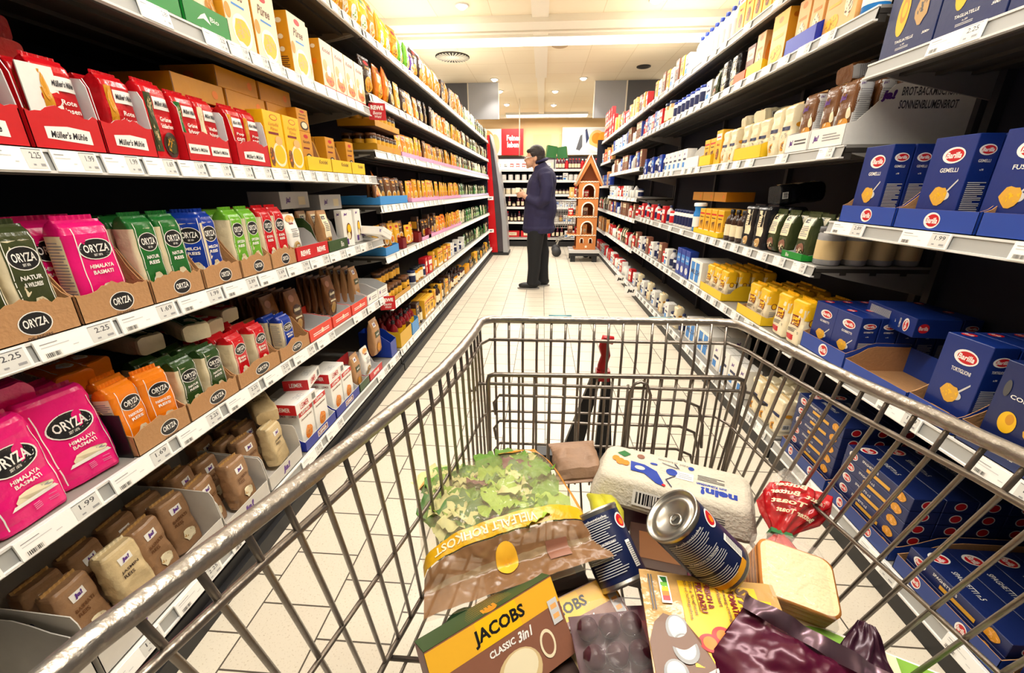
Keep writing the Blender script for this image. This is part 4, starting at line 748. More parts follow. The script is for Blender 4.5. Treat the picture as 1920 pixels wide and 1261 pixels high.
# ================================================================== BLUE PASTA UNIT
zr = [q + T for q in RN]; PB = mat('tray_barilla', '#1f43a0', .45)
def blt(n=1): return sum([bl(u, .5, .16 if n == 1 else .12, .34) for u in ([.3] if n == 1 else [-.5, .5])], [])
z = zr[2]
tray('R', 1.36, .235, z, .055, .12, PB, 'kraft.k', 'blue pasta tray at the far end of the middle shelf', bl(.05, .5, .2, .38))
tray('R', 1.11, .243, z, .055, .12, PB, 'kraft.k', 'wide blue pasta tray in the middle of its shelf', bl(.0, .5, .2, .38)); tray('R', .86, .243, z, .055, .12, PB, 'kraft.k', 'blue pasta tray nearest the viewer on the middle shelf', bl(.1, .5, .2, .38))
for y, sb, k, lb in ((1.465, .012, 'p_gem', 'blue gemelli box at the far end of the middle shelf'), (1.345, .15, 'p_gem', 'shadowed gemelli box between the two front ones'), (1.205, .012, 'p_gem', 'large logo gemelli box in the wide tray'), (1.09, .09, 'p_fus', 'shadowed fusilli box set back'), (1.02, .012, 'p_fus', 'blue fusilli box past the wide tray'), (.885, .012, 'p_fus', 'bright blue fusilli box nearest the viewer')):
    put('R', k, y, z + .003, lb, sb=sb, yaw=rnd.uniform(-2, 2))
    for q in range(1, 5): put('R', k, y + .0, z + .003, 'box in the row behind the ' + lb.replace('at the far end of the', 'far on'), 'row behind the ' + lb, sb=sb + .064 * q)
z = zr[1]
tray('R', 1.39, .245, z, .06, .10, PB, 'kraft.k', 'blue tray under the gobbetti boxes', bl(.1, .5, .2, .38)); tray('R', 1.13, .255, z, .045, .09, PB, 'kraft.k', 'emptied blue tray with brown inside beside the gobbetti', ()); tray('R', .98, .145, z, .05, .10, PB, 'kraft.k', 'blue tray under the tortiglioni', bl(0, .5, .25, .38)); tray('R', .60, .37, z, .055, .10, mat('tray_bnavy', '#182c60', .4), 'kraft.k', 'dark navy tray under the large pasta boxes', bl(.1, .5, .14, .38) + [('t', 'COLLEZIONE', -.55, .5, .5, .25, 'white')])
CAT['g2'] = CAT['p_gob']
for y, sb, k, lb, n in ((1.512, .012, 'p_gob', 'blue gobbetti box next to the flour', 5), (1.392, .012, 'p_gob', 'blue gobbetti box beside the emptied tray', 5), (.985, .012, 'p_tor', 'tall tortiglioni box in front of the emptied tray', 5), (.87, .16, 'p_tor', 'shadowed tortiglioni box set back', 3), (.80, .012, 'p_col', 'large navy collection box with yellow pasta photo', 4), (.64, .012, 'p_col', 'large navy collection box nearest the viewer', 4)):
    sc = (1, 1, .78) if k == 'p_gob' else None
    put('R', k, y, z + .003, lb, sb=sb, scale=sc, yaw=-2 if k == 'p_col' else 0)
    for q in range(1, n + 1): put('R', k, y, z + .003, 'pasta box in the row behind the ' + lb, 'row behind the ' + lb, sb=sb + .064 * q, scale=sc)
inst('p_gob', (FR + .17, 1.51, z + .19), (0, radians(90), 0), 'blue pasta box lying on top of the gobbetti boxes', scale=(1, 1, 1)).rotation_euler = (radians(90), 0, radians(-90 + 84))
z = zr[0]
def spa(y0, nh, nd, lb, L=.29):
    tray('R', y0, L, z, .05, .10, mat('tray_spag', '#1b3a86', .4), 'kraft.k', 'dark blue tray under the ' + lb, bl(-.5, .5, .1, .36) + bl(.4, .5, .1, .36), depth=.36)
    for q in range(nd):
        for k in range(nh - (q == 0) * 0): put('R', 'p_spa', y0 + .01, z + .003 + .0435 * k, ('spaghetti box lying in the front of the ' if q == 0 else 'spaghetti box lying behind in the ') + lb, ('front' if q == 0 else 'rear') + ' boxes of the ' + lb, sb=.006 + .088 * q)
spa(1.31, 6, 4, 'high spaghetti stack beside the flour'); spa(1.01, 5, 4, 'spaghetti stack with a clear-wrapped front'); spa(.70, 2, 4, 'low half-empty spaghetti stack'); spa(.40, 4, 4, 'spaghetti stack nearest the viewer')
z = zr[3]
for i, y in enumerate((1.43, 1.235, 1.04, .845)): put('R', 'p_tag', y, z, 'navy tagliatelle box with pasta nests, %s on the topmost pasta shelf' % ['farthest', 'second farthest', 'third', 'nearest'][i], sb=0); put('R', 'p_tag', y, z, 'tagliatelle box directly behind the %s front one' % ['farthest', 'second farthest', 'third', 'nearest'][i], sb=.085)

# ================================================================== FLOUR UNIT
za = [q + T for q in RA]
z = za[5]
for i in range(3): put('R', 'yelbox', 2.56 + .1 * i, z, 'yellow box on the topmost flour shelf, %s of three' % ['nearest', 'middle', 'farthest'][i], sb=0)
for i in range(8): put('R', 'b_white', 2.88 + .085 * i, z, 'white bottle with blue cap on the topmost flour shelf', 'white bottles on the topmost flour shelf', sb=.0); put('R', 'b_white', 2.88 + .085 * i, z, 'white bottle in the second row of the topmost flour shelf', 'second row of white bottles', sb=.07)
for i in range(5): put('R', 'yelbox', 2.06 + .1 * i, z, 'yellow box high above the cake mixes', 'yellow boxes high above the cake mixes', sb=0)
for i in range(8): put('R', ['whitebox', 'yelbox2', 'brownbox'][i % 3], 3.65 + .13 * i, z, 'small %s box far along the topmost flour shelf' % ['white', 'yellow', 'cocoa brown'][i % 3], 'small %s boxes far along the topmost flour shelf' % ['white', 'yellow', 'brown'][i % 3], sb=0)
z = za[4]
put('R', 'b_water', 1.72, z, 'rounded jar nearest on the cake mix shelf'); put('R', 'cake', 1.80, z, 'orange cake mix box nearest on its shelf'); put('R', 'bigyellow', 1.84 + .05, z, 'peach cake mix box with round cakes photo', sb=.01, scale=(.8, 1, .9))
tray('R', 2.0, .22, z, .06, .10, mat('tray_blue2', '#1a34b4', .4), 'lgrey.c', 'bright blue tray of cake mixes', ())
for q in range(2): put('R', 'cake', 2.015 + .1 * q, z + .003, 'peach cake mix box in the bright blue tray, %s one' % ['nearer', 'farther'][q], sb=.01)
put('R', 'bigyellow', 2.25, z, 'large yellow box standing proud between brown and blue trays', sb=-.004)
tray('R', 2.42, .17, z, .05, .16, YT, 'white.c', 'yellow tray with a tall white side', (), curve=True); put('R', 'cake', 2.5, z, 'cake mix box behind the yellow tray', sb=.02)
tray('R', 2.60, .14, z, .045, .15, mat('tray_orange', '#e2601e', .4), 'lgrey.c', 'orange tray beside the yellow one', (), curve=True); put('R', 'brownbox', 2.62, z, 'cocoa box in the orange tray', sb=.03)
for i, (k, y, lb) in enumerate((('blackbag', 2.76, 'dark brown bag nearest the orange tray'), ('blackbag', 2.89, 'dark brown bag second from the orange tray'), ('beigebag', 3.04, 'brown bag with cream label high on the cake mix shelf'), ('whitebox', 3.14, 'white and navy box among bags'))): put('R', k, y, z, lb, sb=.01, scale=(.9, .9, .85))
for i in range(7): put('R', 'tub_w', 3.27 + .1 * i, z, 'white and navy tub on the cake mix shelf', 'white tubs on the cake mix shelf', sb=0)
put('R', 'tub_b', 4.0, z, 'big tan tub with navy lid', sb=0); put('R', 'tub_b', 4.13, z, 'big tan tub farther from the viewer', sb=0)
for i in range(7): put('R', ['redbox', 'whitebox', 'bluebox'][i % 3], 4.27 + .095 * i, z, 'small %s box at the far end of the cake mix shelf' % ['red', 'white', 'blue'][i % 3], 'small %s boxes at the far end of the cake mix shelf' % ['red', 'white', 'blue'][i % 3], sb=0)
z = za[3]
JW = 'white.c'
tray('R', 1.68, .20, z, .07, .19, JW, JW, 'large white bread mix carton seen from its printed side', [('t', 'ja!', -.6, .5, .3, .4, 'purple', .02, .05), ('l', -.2, .3, .8, .7, 3, 'grey')], depth=.40, hs=.20, litems=[('t', 'ja!', -.42, .80, .22, .20, 'purple', .02, .06), ('t', 'BROT-BACKMISCHUNG', .25, .87, .95, .14, 'dgrey', 0, .02), ('t', 'SONNENBLUMENBROT', .25, .66, .95, .14, 'dgrey', 0, .02)])
for i, (y, lb) in enumerate(((1.70, 'in the white carton'), (1.79, 'beside the nearest one in the white carton'))):
    put('R', 'ja_flour', y, z + .003, 'brown ja baking mix bag ' + lb, sb=.01)
    for q in range(1, 5): put('R', 'ja_flour', y, z + .003, 'ja baking mix bag in the row behind, ' + lb, 'row behind the mix bags ' + lb, sb=.01 + .072 * q)
tray('R', 1.89, .16, z, .07, .10, JW, JW, 'small white ja baking mix tray', [('t', 'ja!', -.5, .5, .3, .4, 'purple', .02, .05), ('l', -.2, .35, .8, .7, 2, 'dgrey')])
put('R', 'ja_flour', 1.92, z + .003, 'brown ja baking mix bag in the small white tray', sb=.01, scale=(1.1, 1, 1)); inst('ja_flour', (FR + .05, 1.86, z + .255), (radians(-82), 0, radians(-90)), 'baking mix bag lying on the standing ones')
for i in range(2): put('R', 'flour_w', 2.06 + .1 * i, z, 'creased pale flour bag between the ja mixes and yellow tray, %s' % ['nearer', 'farther'][i], sb=.004, scale=(1, 1, 1.15))
tray('R', 2.27, .30, z, .06, .09, YT, YT, 'low yellow flour tray on the fourth shelf', ())
for i in range(3): put('R', 'flour_w', 2.28 + .095 * i, z + .003, 'creased white flour bag in the low yellow tray, %s' % ['nearest', 'middle', 'farthest'][i], sb=.01, yaw=rnd.uniform(-5, 5)); put('R', 'flour_w', 2.28 + .095 * i, z + .003, 'flour bag behind in the low yellow tray', 'rear flour bags of the low yellow tray', sb=.08)
inst('flour_w', (FR + .04, 2.46, z + .205), (radians(-82), 0, radians(-80)), 'crumpled flour bag lying on the white flour bags'); inst('flour_w', (FR + .05, 2.66, z + .2), (radians(-82), 0, radians(-100)), 'crumpled flour bag lying farther along')
for i in range(2): put('R', 'flour_w', 2.60 + .1 * i, z, 'white flour bag past the yellow tray, %s' % ['nearer', 'farther'][i], sb=0)
put('R', 'yelbox', 2.80, z, 'tall yellow flour box with grain picture', sb=0)
tray('R', 2.91, .20, z, .06, .10, YT, YT, 'yellow tray of yellow boxes on the fourth shelf', ())
for i in range(2): put('R', 'yelbox2', 2.92 + .095 * i, z + .003, 'yellow box in the fourth shelf tray, %s' % ['nearer', 'farther'][i], sb=.01)
tray('R', 3.13, .26, z, .07, .15, JW, JW, 'white tray of small packets past the yellow boxes', (), curve=True)
for i in range(5): put('R', 'whitebox', 3.42 + .12 * i, z, 'white and blue box on the fourth shelf', 'white and blue boxes on the fourth shelf', sb=0)
for i in range(9): put('R', ['b_blue', 'bluebox', 'j_white'][i % 3], 4.02 + .095 * i, z, ['navy bottle', 'blue box', 'white jar'][i % 3] + ' at the far end of the fourth flour shelf', ['navy bottles', 'blue boxes', 'white jars'][i % 3] + ' far end of the fourth flour shelf', sb=0)
z = za[2]
jar('tub_g', 'grey.p', 'dgrey', 'beige', w=.09, h=.13); CN_ = 0
for i in range(6): o = inst('tub_g', (FR + .05 + .095 * i, 1.70, z + .001), (0, 0, -pi / 2), 'clear wrapped pot in the row under the middle pasta shelf', 'wrapped pots under the middle pasta shelf', scale=(1, 1, 1.1))
tray('R', 1.755, .15, z, .03, .15, mat('tray_green2', '#12882c', .4), 'lgrey.c', 'bright green tray with one tall side', [('t', 'Bio', -.4, .5, .3, .5, 'white')], curve=True, hs=.16)
for i, y in enumerate((1.78, 1.92, 2.02)): put('R', 'beigebag', y, z + .003, 'cream labelled grain bag, %s' % ['in the bright green tray', 'just past the green tray', 'between the green tray and black bags'][i], sb=.012); deep('R', 'beigebag', y, z + .003, 2, 'grain bag in the shadow behind the cream labelled ones', 'shadowed grain bags')
for i in range(2): put('R', 'blackbag', 2.10 + .125 * i, z, 'large black bag with cream panel, %s of the pair' % ['nearer', 'farther'][i], sb=.0); deep('R', 'blackbag', 2.10 + .125 * i, z, 1, 'black bag behind the front pair', 'rear black bags')
inst('blackbag', (FR + .06, 2.20, z + .25), (radians(-84), 0, radians(-90)), 'black bag lying on the black pair with its cream end out')
for i in range(3): put('R', 'b_brown', 2.37 + .075 * i, z, 'dark brown bottle between black bags and yellow boxes', 'dark brown bottles', sb=.0)
tray('R', 2.61, .42, z, .03, .05, YT, YT, 'low yellow tray of yellow boxes on the third shelf', ())
for i in range(4): put('R', 'yelbox2', 2.62 + .1 * i, z + .003, 'yellow baking box in the third shelf tray, %s' % ['nearest', 'second', 'third', 'farthest'][i], sb=.01); deep('R', 'yelbox2', 2.62 + .1 * i, z + .003, 3, 'yellow baking box in the rows behind', 'rear yellow baking boxes on the third shelf')
put('R', 'b_water', 3.06, z, 'blue wrapped bag shaped pot next to the yellow baking boxes'); 
for i in range(6): put('R', 'j_white', 3.16 + .07 * i, z, 'white jar with navy label on the third flour shelf', 'white jars on the third flour shelf', sb=0, scale=(1, 1, 1.3))
for i in range(3): put('R', 'outer', 2.9 + .21 * i, z + .20, 'carton lying deep over the third flour shelf', 'cartons deep over the third flour shelf', sb=.12)
for i in range(13): put('R', ['tub_r', 'b_blue', 'redbox', 'j_white'][i % 4], 3.62 + .1 * i, z, ['red and white tub', 'pale bottle with navy label', 'red box', 'white jar'][i % 4] + ' far along the third flour shelf', 'third flour shelf far part, kind %s' % ['tub', 'bottle', 'box', 'jar'][i % 4], sb=0)
z = za[1]
for y, L, lb in ((1.95, .26, 'yellow flour tray nearest the pasta boxes'), (2.42, .34, 'yellow flour tray farther along the second shelf')): tray('R', y, L, z, .05, .09, YT, 'kraft.k', lb, (), curve=True)
for i, (y, sb) in enumerate(((1.665, .0), (1.78, .0), (1.96, .01), (2.08, .02), (2.43, .01), (2.535, .01), (2.64, .01))):
    k = 'flour_y'; put('R', k, y, z + .003, 'yellow topped flour bag, %s' % ['against the blue gobbetti box', 'second from the gobbetti box', 'in the nearer yellow tray', 'at the far side of the nearer yellow tray', 'first in the farther yellow tray', 'second in the farther yellow tray', 'last in the farther yellow tray'][i], sb=sb, yaw=rnd.uniform(-5, 5), scale=(1, 1, 1.12) if i < 2 else None)
    for q in range(1, 4): put('R', k, y, z + .003, 'yellow topped flour bag in the rows behind', 'rear yellow flour bags', sb=sb + .07 * q, yaw=rnd.uniform(-4, 4))
carton('bigwhite', .22, .25, .16, 'white', [('r', -.8, .1, -.2, .9, 'sky'), ('r', 0, .1, .6, .9, 'sky'), ('t', 'MILCH', 0, .5, 1.4, .2, 'navy')], (), [('t', 'ja!', .4, .7, .2, .2, 'purple', .02, .05)], name='storage_carton', cat='cardboard carton')
put('R', 'bigwhite', 2.80, z, 'large pale carton past the yellow flour', sb=.0)
for i in range(3): put('R', 'bluebox', 3.05 + .1 * i, z, 'tall blue box past the pale carton', 'tall blue boxes past the pale carton', sb=0, scale=(1, 1, 1.3))
for i in range(15): put('R', ['j_white', 'b_blue', 'whitebox', 'tub_r', 'brownbox'][i % 5], 3.38 + .1 * i, z, ['white jar', 'pale bottle', 'white box', 'red and white tub', 'cocoa box'][i % 5] + ' far along the second flour shelf', 'second flour shelf far part, kind %s' % ['jar', 'bottle', 'box', 'tub', 'cocoa'][i % 5], sb=0)
z = za[0]
for i in range(3): put('R', 'flour_w', 1.67 + .1 * i, z, 'pale flour bag low beside the spaghetti, %s' % ['nearest', 'middle', 'farthest'][i], sb=.01); deep('R', 'flour_w', 1.67 + .1 * i, z, 2, 'flour bag low in the shade behind', 'shaded flour bags on the lowest shelf')
for i in range(4): put('R', 'whitebox', 2.02 + .115 * i, z, 'white box on the lowest flour shelf', 'white boxes on the lowest flour shelf', sb=.02, scale=(1, 1, 1.15))
for i in range(2): put('R', 'bigwhite', 2.55 + .25 * i, z, 'pale carton standing low on the lowest flour shelf, %s' % ['nearer', 'farther'][i], sb=.03)
for i in range(16): put('R', ['b_blue', 'flour_w', 'j_white', 'whitebox'][i % 4], 3.08 + .112 * i, z, ['pale bottle', 'pale flour bag', 'white jar', 'white box'][i % 4] + ' far along the lowest flour shelf', 'lowest flour shelf far part, kind %s' % ['bottle', 'bag', 'jar', 'box'][i % 4], sb=.01)

# ================================================================== LONG NOODLE UNIT
zf = [q + T for q in LF]; rf = random.Random(21)
CN = dict(s_yel='bright yellow', s_gold='gold', s_org='orange', s_bro='brown', s_grn='olive green', s_wht='cream', s_drk='dark brown', s_grn2='green', w_gold='gold', w_org='orange', w_dk='dark brown', w_lime='lime green', w_yel='pale yellow', w_pur='purple', tallcof='dark brown',
    j_brown='brown lidded', j_gold='gold', j_dark='maroon', j_green='green', b_brown='dark', b_red='dark red', b_blue='pale', j_white='white', tub_w='white and navy', tub_r='red and white', redbox='red', whitebox='white', bluebox='blue', brownbox='cocoa brown', cake='peach', knodel='cream', beigebag='olive and cream', yelbox2='yellow', yelbox='tall yellow', b_white='white', b_water='blue', tub_b='tan', flour_w='pale', n_ja='brown', outer='gold')
def run(side, z, y0, y1, keys, where, gap=.006, sb=0., rows=0, tilt=9, sc=None, zadd=0.):
    y = y0
    while y < y1:
        k = rf.choice(keys) if isinstance(keys, list) else keys; w, d = CAT[k][4:6]; s = sc or 1
        kind = CAT[k][1]
        for q in range(rows + 1):
            lb = ('%s %s on %s' if q == 0 else '%s %s behind the front row on %s') % (CN[k], kind, where)
            put(side, k, y, z + zadd, lb, lb, sb=sb + q * (d * s + .008) + rf.uniform(0, .012), yaw=rf.uniform(-tilt, tilt), lean=rf.uniform(-5, 1) if CAT[k][5] < .045 else 0, parts=(y < 5.0 and q == 0), scale=(s, s, s * rf.uniform(.94, 1.06)) if k[0] in 'sw' else (s, s, s))
        y += w * s + gap + (.007 if CAT[k][5] < .045 else 0) + (rf.random() < .10) * .05
Wn = 'the %s shelf of the long noodle unit'
run('L', zf[6], 2.5, 3.0, ['w_yel', 'w_gold'], Wn % 'topmost', sb=0); run('L', zf[6], 3.0, 3.45, ['w_lime', 'w_dk', 'w_pur', 'w_org'], 'the topmost noodle shelf near the lime bag'); run('L', zf[6], 3.45, 4.9, ['w_dk', 'w_gold', 'tallcof', 'w_org'], 'the nearer half of the topmost noodle shelf'); run('L', zf[6], 4.9, 5.4, ['s_gold', 's_bro', 's_org', 'w_gold'], 'the middle of the topmost noodle shelf', sc=1.1); run('L', zf[6], 5.4, 7.55, ['s_grn', 's_wht', 's_drk', 's_grn2'], 'the far end of the topmost noodle shelf', sc=1.1)
run('L', zf[5], 2.5, 2.62, ['w_dk'], 'the sixth noodle shelf by the red flag'); run('L', zf[5], 2.66, 2.82, ['w_org'], 'the sixth noodle shelf by the red flag', tilt=12); run('L', zf[5], 2.86, 4.6, ['s_yel', 's_wht', 's_org', 's_gold', 's_drk'], 'the nearer half of the sixth noodle shelf', gap=.02, sc=1.05); run('L', zf[5], 4.6, 5.3, ['s_gold', 's_org', 's_yel', 's_bro'], 'the middle of the sixth noodle shelf', gap=.012); run('L', zf[5], 5.3, 7.55, ['s_wht', 's_grn', 's_drk'], 'the far end of the sixth noodle shelf', gap=.012)
# fifth: two tiers of gravy jars on gold trays, then sachets in rose trays
for t_ in range(2):
    tray('L', 2.52, .42, zf[4] + t_ * .125, .035, .04, mat('tray_gold', '#c8901c', .4), 'brown.k', ['lower gold tray of lidded jars', 'upper gold tray of lidded jars'][t_], [('o', .3, .5, .08, .4, 'orange')], depth=.22)
    for i in range(6):
        for q in range(3): put('L', 'j_brown', 2.525 + .069 * i, zf[4] + .003 + t_ * .125, 'brown lidded gravy jar in the %s gold tray%s' % (['lower', 'upper'][t_], ['', ' behind the front', ' at the back'][q]), '%s gold tray jars, row %d' % (['lower', 'upper'][t_], q), sb=.004 + .068 * q)
RO = mat('tray_rose', '#e3a3cb', .5); LI = mat('tray_lilac', '#cfc6e4', .5)
def row_trays(z, y0, y1, m_, col, where, L=.42, hf=.028):
    y = y0; i = 0
    while y < y1 - .05:
        tray('L', y, min(L, y1 - y) - .004, z, hf, hf * 1.4, m_, m_, '%s low tray of sachets on %s' % (col, where), (), depth=.16, group='%s low trays on %s' % (col, where)); y += L; i += 1
row_trays(zf[4], 2.96, 5.0, RO, 'rose pink', 'the fifth noodle shelf'); run('L', zf[4], 2.97, 5.0, ['s_yel', 's_gold', 's_org', 's_bro'], 'the fifth noodle shelf above rose trays', gap=.01, zadd=.004, sb=.01); row_trays(zf[4], 5.01, 7.6, LI, 'pale lilac', 'the fifth noodle shelf'); run('L', zf[4], 5.02, 7.5, ['s_grn', 's_wht', 's_drk'], 'the far end of the fifth noodle shelf', gap=.02, zadd=.004, sb=.01)
BT = mat('tray_skyblue', '#3f92d8', .4)
tray('L', 2.48, .52, zf[3], .05, .05, BT, BT, 'sky blue tray at the fourth noodle shelf, near end', (), depth=.25, curve=True)
run('L', zf[3], 2.50, 3.0, ['s_drk', 's_bro'], 'the fourth noodle shelf, near end', zadd=.004, sb=.02, rows=1); inst('s_org', (-.985, 2.56, zf[3] + .03), (radians(-20), radians(32), radians(90)), 'peach sachet leaning over at an angle above the sky blue tray', scale=(1, 1, 1.2))
row_trays(zf[3], 3.1, 5.0, RO, 'rose pink', 'the fourth noodle shelf'); run('L', zf[3], 3.08, 5.0, ['s_yel', 's_gold', 's_org', 's_yel'], 'the fourth noodle shelf above rose trays', gap=.008, zadd=.004, sb=.01); row_trays(zf[3], 5.01, 7.6, LI, 'pale lilac', 'the fourth noodle shelf'); run('L', zf[3], 5.02, 7.5, ['s_grn', 's_wht', 's_grn2'], 'the far end of the fourth noodle shelf', gap=.01, zadd=.004, sb=.01)
tray('L', 2.49, .24, zf[2], .05, .05, BT, BT, 'sky blue tray at the third noodle shelf, near end', (), depth=.25)
run('L', zf[2], 2.5, 2.95, ['s_drk', 's_bro', 's_yel'], 'the third noodle shelf, near end', zadd=.03, sb=.02, rows=1); row_trays(zf[2], 3.3, 5.0, RO, 'rose pink', 'the third noodle shelf')
for y, lb in ((2.82, 'first'), (3.2, 'second'), (3.5, 'third')): tray('L', y, .08, zf[2], .07, .09, 'dred.c', 'dred.c', 'small dark red tray, %s along the third noodle shelf' % lb, ())
run('L', zf[2], 3.0, 3.2, ['s_yel'], 'the third noodle shelf before the dark packs', zadd=.004, sb=.01); run('L', zf[2], 3.3, 3.9, ['tallcof', 's_drk'], 'the third noodle shelf, dark stretch', zadd=.004, sb=.02); run('L', zf[2], 3.9, 5.0, ['s_yel', 's_gold', 's_org'], 'the third noodle shelf above rose trays', gap=.012, zadd=.004, sb=.01); run('L', zf[2], 5.0, 7.5, ['s_grn', 's_wht', 's_grn2'], 'the far end of the third noodle shelf', gap=.015)
tray('L', 2.5, .4, zf[1], .03, .035, mat('tray_gold', '#c8901c'), 'brown.k', 'gold tray of brown jars low on the second noodle shelf', (), depth=.22)
run('L', zf[1], 2.5, 3.0, ['j_brown'], 'the near end of the second noodle shelf', rows=2, zadd=.004); run('L', zf[1], 2.5, 2.9, ['j_brown'], 'the upper tier of the second noodle shelf', zadd=.10, sb=.05)
run('L', zf[1], 3.05, 3.4, ['j_gold', 'j_white'], 'the second noodle shelf past the brown jars'); run('L', zf[1], 3.4, 4.3, ['j_gold', 'b_red', 'yelbox2', 'redbox'], 'the second noodle shelf, red and gold stretch'); run('L', zf[1], 4.3, 5.2, ['j_white', 'whitebox', 'j_white'], 'the second noodle shelf, white stretch', gap=.03); run('L', zf[1], 5.2, 7.5, ['s_grn', 'j_green', 's_wht', 's_grn2'], 'the far end of the second noodle shelf')
FL = -.93
tray('L', 2.5, .24, zf[0], .10, .12, mat('tray_gold2', '#d8a814', .4), 'brown.k', 'yellow carton tray low past the empty stretch', (), depth=.2); tray('L', 2.76, .16, zf[0], .09, .12, BT, BT, 'blue carton tray low beside the yellow one', (), depth=.2)
run('L', zf[0], 2.5, 2.9, ['b_red'], 'the near end of the lowest noodle shelf', rows=2, zadd=.01, sb=.01); run('L', zf[0], 2.95, 4.2, ['b_red', 'b_brown', 'tallcof', 'yelbox2'], 'the lowest noodle shelf, nearer half', rows=1); run('L', zf[0], 4.2, 5.2, ['b_brown', 'j_dark', 'j_gold'], 'the middle of the lowest noodle shelf', rows=1); run('L', zf[0], 5.2, 7.5, ['j_green', 's_grn', 'j_gold', 'yelbox2', 's_drk'], 'the far end of the lowest noodle shelf')
FL = FL0
# ================================================================== FAR BAKING UNITS
for i, (ks, n) in enumerate(((['whitebox', 'b_blue', 'redbox', 'tub_w'], ORD[0]), (['b_blue', 'tub_w', 'beigebag', 'redbox'], ORD[1]), (['tub_r', 'bluebox', 'j_white', 'redbox', 'brownbox'], ORD[2]), (['j_white', 'redbox', 'j_white', 'whitebox', 'b_blue'], ORD[3]), (['bluebox', 'j_white', 'brownbox', 'b_blue'], ORD[4]), (['redbox', 'bluebox', 'brownbox', 'whitebox', 'tub_r'], ORD[5]), (['brownbox', 'cake', 'yelbox2', 'w_lime', 'redbox'], 'topmost'))):
    run('R', RB[i] + T, 4.97, 7.03, ks, 'the %s shelf of the far baking unit' % n, sc=.95 if i in (2, 3) else 1.05, gap=.012)
for i, ks in enumerate((['redbox', 'redbox', 'whitebox'], ['brownbox', 'cake', 'redbox'], ['j_white', 'redbox', 'beigebag'], ['cake', 'yelbox2', 'bluebox'], ['redbox', 'whitebox', 'cake'])):
    run('R', RC[i] + T, 7.13, 8.2, ks, 'the %s shelf of the last narrow unit' % ORD[i], gap=.012, sc=1.1)
shelf('R', 7.105, 8.3, RC[5], 'grey metal shelf with white price rail, topmost of the last narrow unit by the tower', 'shelves of the last narrow unit by the gingerbread tower', far=True)
for t_ in range(3): run('R', RC[5] + T + t_ * .145, 7.2 + .25 * (t_ == 2), 8.2, 'redbox', 'the %s tier on top of the last narrow unit' % ['first', 'second', 'third'][t_], gap=.01)
# ================================================================== FAR END: WALL UNIT, SIGNS, KIOSK, TOWER, TROLLEY, PERSON
EY = 8.98; EZ = [.15, .47, .77, 1.02, 1.29, 1.50]
EXs = [(-1.25, .03), (.035, 1.31), (1.315, 2.6)]
WS = []
for i, (x0, x1) in enumerate(EXs):
    wh = ['behind the standing person', 'in the middle of the end wall', 'behind the gingerbread tower'][i]
    e = empty('wall_shelving', ((x0 + x1) / 2, EY + .5, 0), 0, 'dark wall shelving with white rails ' + wh, 'shelf unit'); w = (x1 - x0) / 2; WS.append(e)
    g = G(); g.box(-w, w, 0, .03, 0, 1.74, dark); part(g, 'back_panel', e)
    g = G(); g.box(-w, w, -.47, -.45, 0, .11, kick); part(g, 'kick_plate', e)
    for z in EZ:
        g = G(); g.box(-w, w, -.5 if z > .3 else -.52, 0, z + .02, z + .04, steel); g.box(-w, w, -.515, -.5, z, z + .045, strip_w); part(g, 'shelf_board', e)
def endrow(x0, x1, zi, keys, lab, gap=.01, sc=1, rows=0):
    x = x0
    while x < x1:
        k = rf.choice(keys) if isinstance(keys, list) else keys; w, d = CAT[k][4:6]
        for q in range(rows + 1): inst(k, (x + w * sc / 2, EY + .03 + d * sc / 2 + q * d * sc * 1.05, EZ[zi] + .0408), (0, 0, rf.uniform(-.05, .05)), '%s %s on %s' % (CN.get(k, 'plain'), CAT[k][1], lab), '%s %s on %s' % (CN.get(k, 'plain'), CAT[k][1], lab), (sc, sc, sc), parts=k[0] in 'jb')
        x += w * sc + gap
jar('j_wl', 'white.p', 'black', 'white', w=.10, h=.13); CN['j_wl'] = 'black lidded white'; jar('j_cr', 'cream.p', 'white', 'cream', w=.10, h=.12); CN['j_cr'] = 'cream'; bottle('b_sauce', 'maroon.p', 'red', 'cream', w=.06, h=.21); CN['b_sauce'] = 'dark red'; bottle('b_sred', 'red.p', 'white', 'red', w=.07, h=.2); CN['b_sred'] = 'bright red'
carton('redmeat', .30, .15, .13, 'red', [('r', -.6, .3, .6, .8, 'cream'), ('t', 'Angebot', 0, .55, .8, .2, 'dred')], name='promo_box', cat='food box'); CN['redmeat'] = 'large red'
P_ = 'the end wall behind the person'; Q_ = 'the end wall by the gingerbread tower'
endrow(-1.0, 1.1, 0, ['redmeat', 'b_sauce', 'whitebox', 'redmeat'], 'the lowest shelf of the end wall', .03); endrow(-1.0, -.2, 1, ['b_sauce', 'b_brown'], 'the second lowest shelf of ' + P_, .02); endrow(.25, 1.1, 1, ['whitebox', 'b_red', 'j_wl'], 'the second shelf of ' + Q_)
endrow(-1.0, -.1, 2, ['j_dark', 'b_sauce'], 'the third shelf of ' + P_, .03); endrow(.25, 1.1, 2, ['bluebox', 'whitebox'], 'the third shelf of ' + Q_); endrow(-1.0, -.1, 3, 'j_cr', 'the fourth shelf of ' + P_, .015, 1.0); endrow(.25, 1.1, 3, ['j_dark', 'redbox'], 'the fourth shelf of ' + Q_)
endrow(-1.0, 0, 4, 'j_wl', 'the fifth shelf of ' + P_, .04, 1.0); endrow(.25, 1.1, 4, ['j_white', 'whitebox', 'j_wl'], 'the fifth shelf of ' + Q_); endrow(.25, 2.0, 5, ['b_sauce', 'b_sred'], 'the topmost shelf of ' + Q_, .004, .95); endrow(-1.2, .1, 5, ['whitebox', 'whitebox', 'redbox'], 'the topmost shelf of ' + P_, .05, .8)
carton('greenbin', .20, .14, .22, 'green', [], name='plastic_crate', cat='crate')
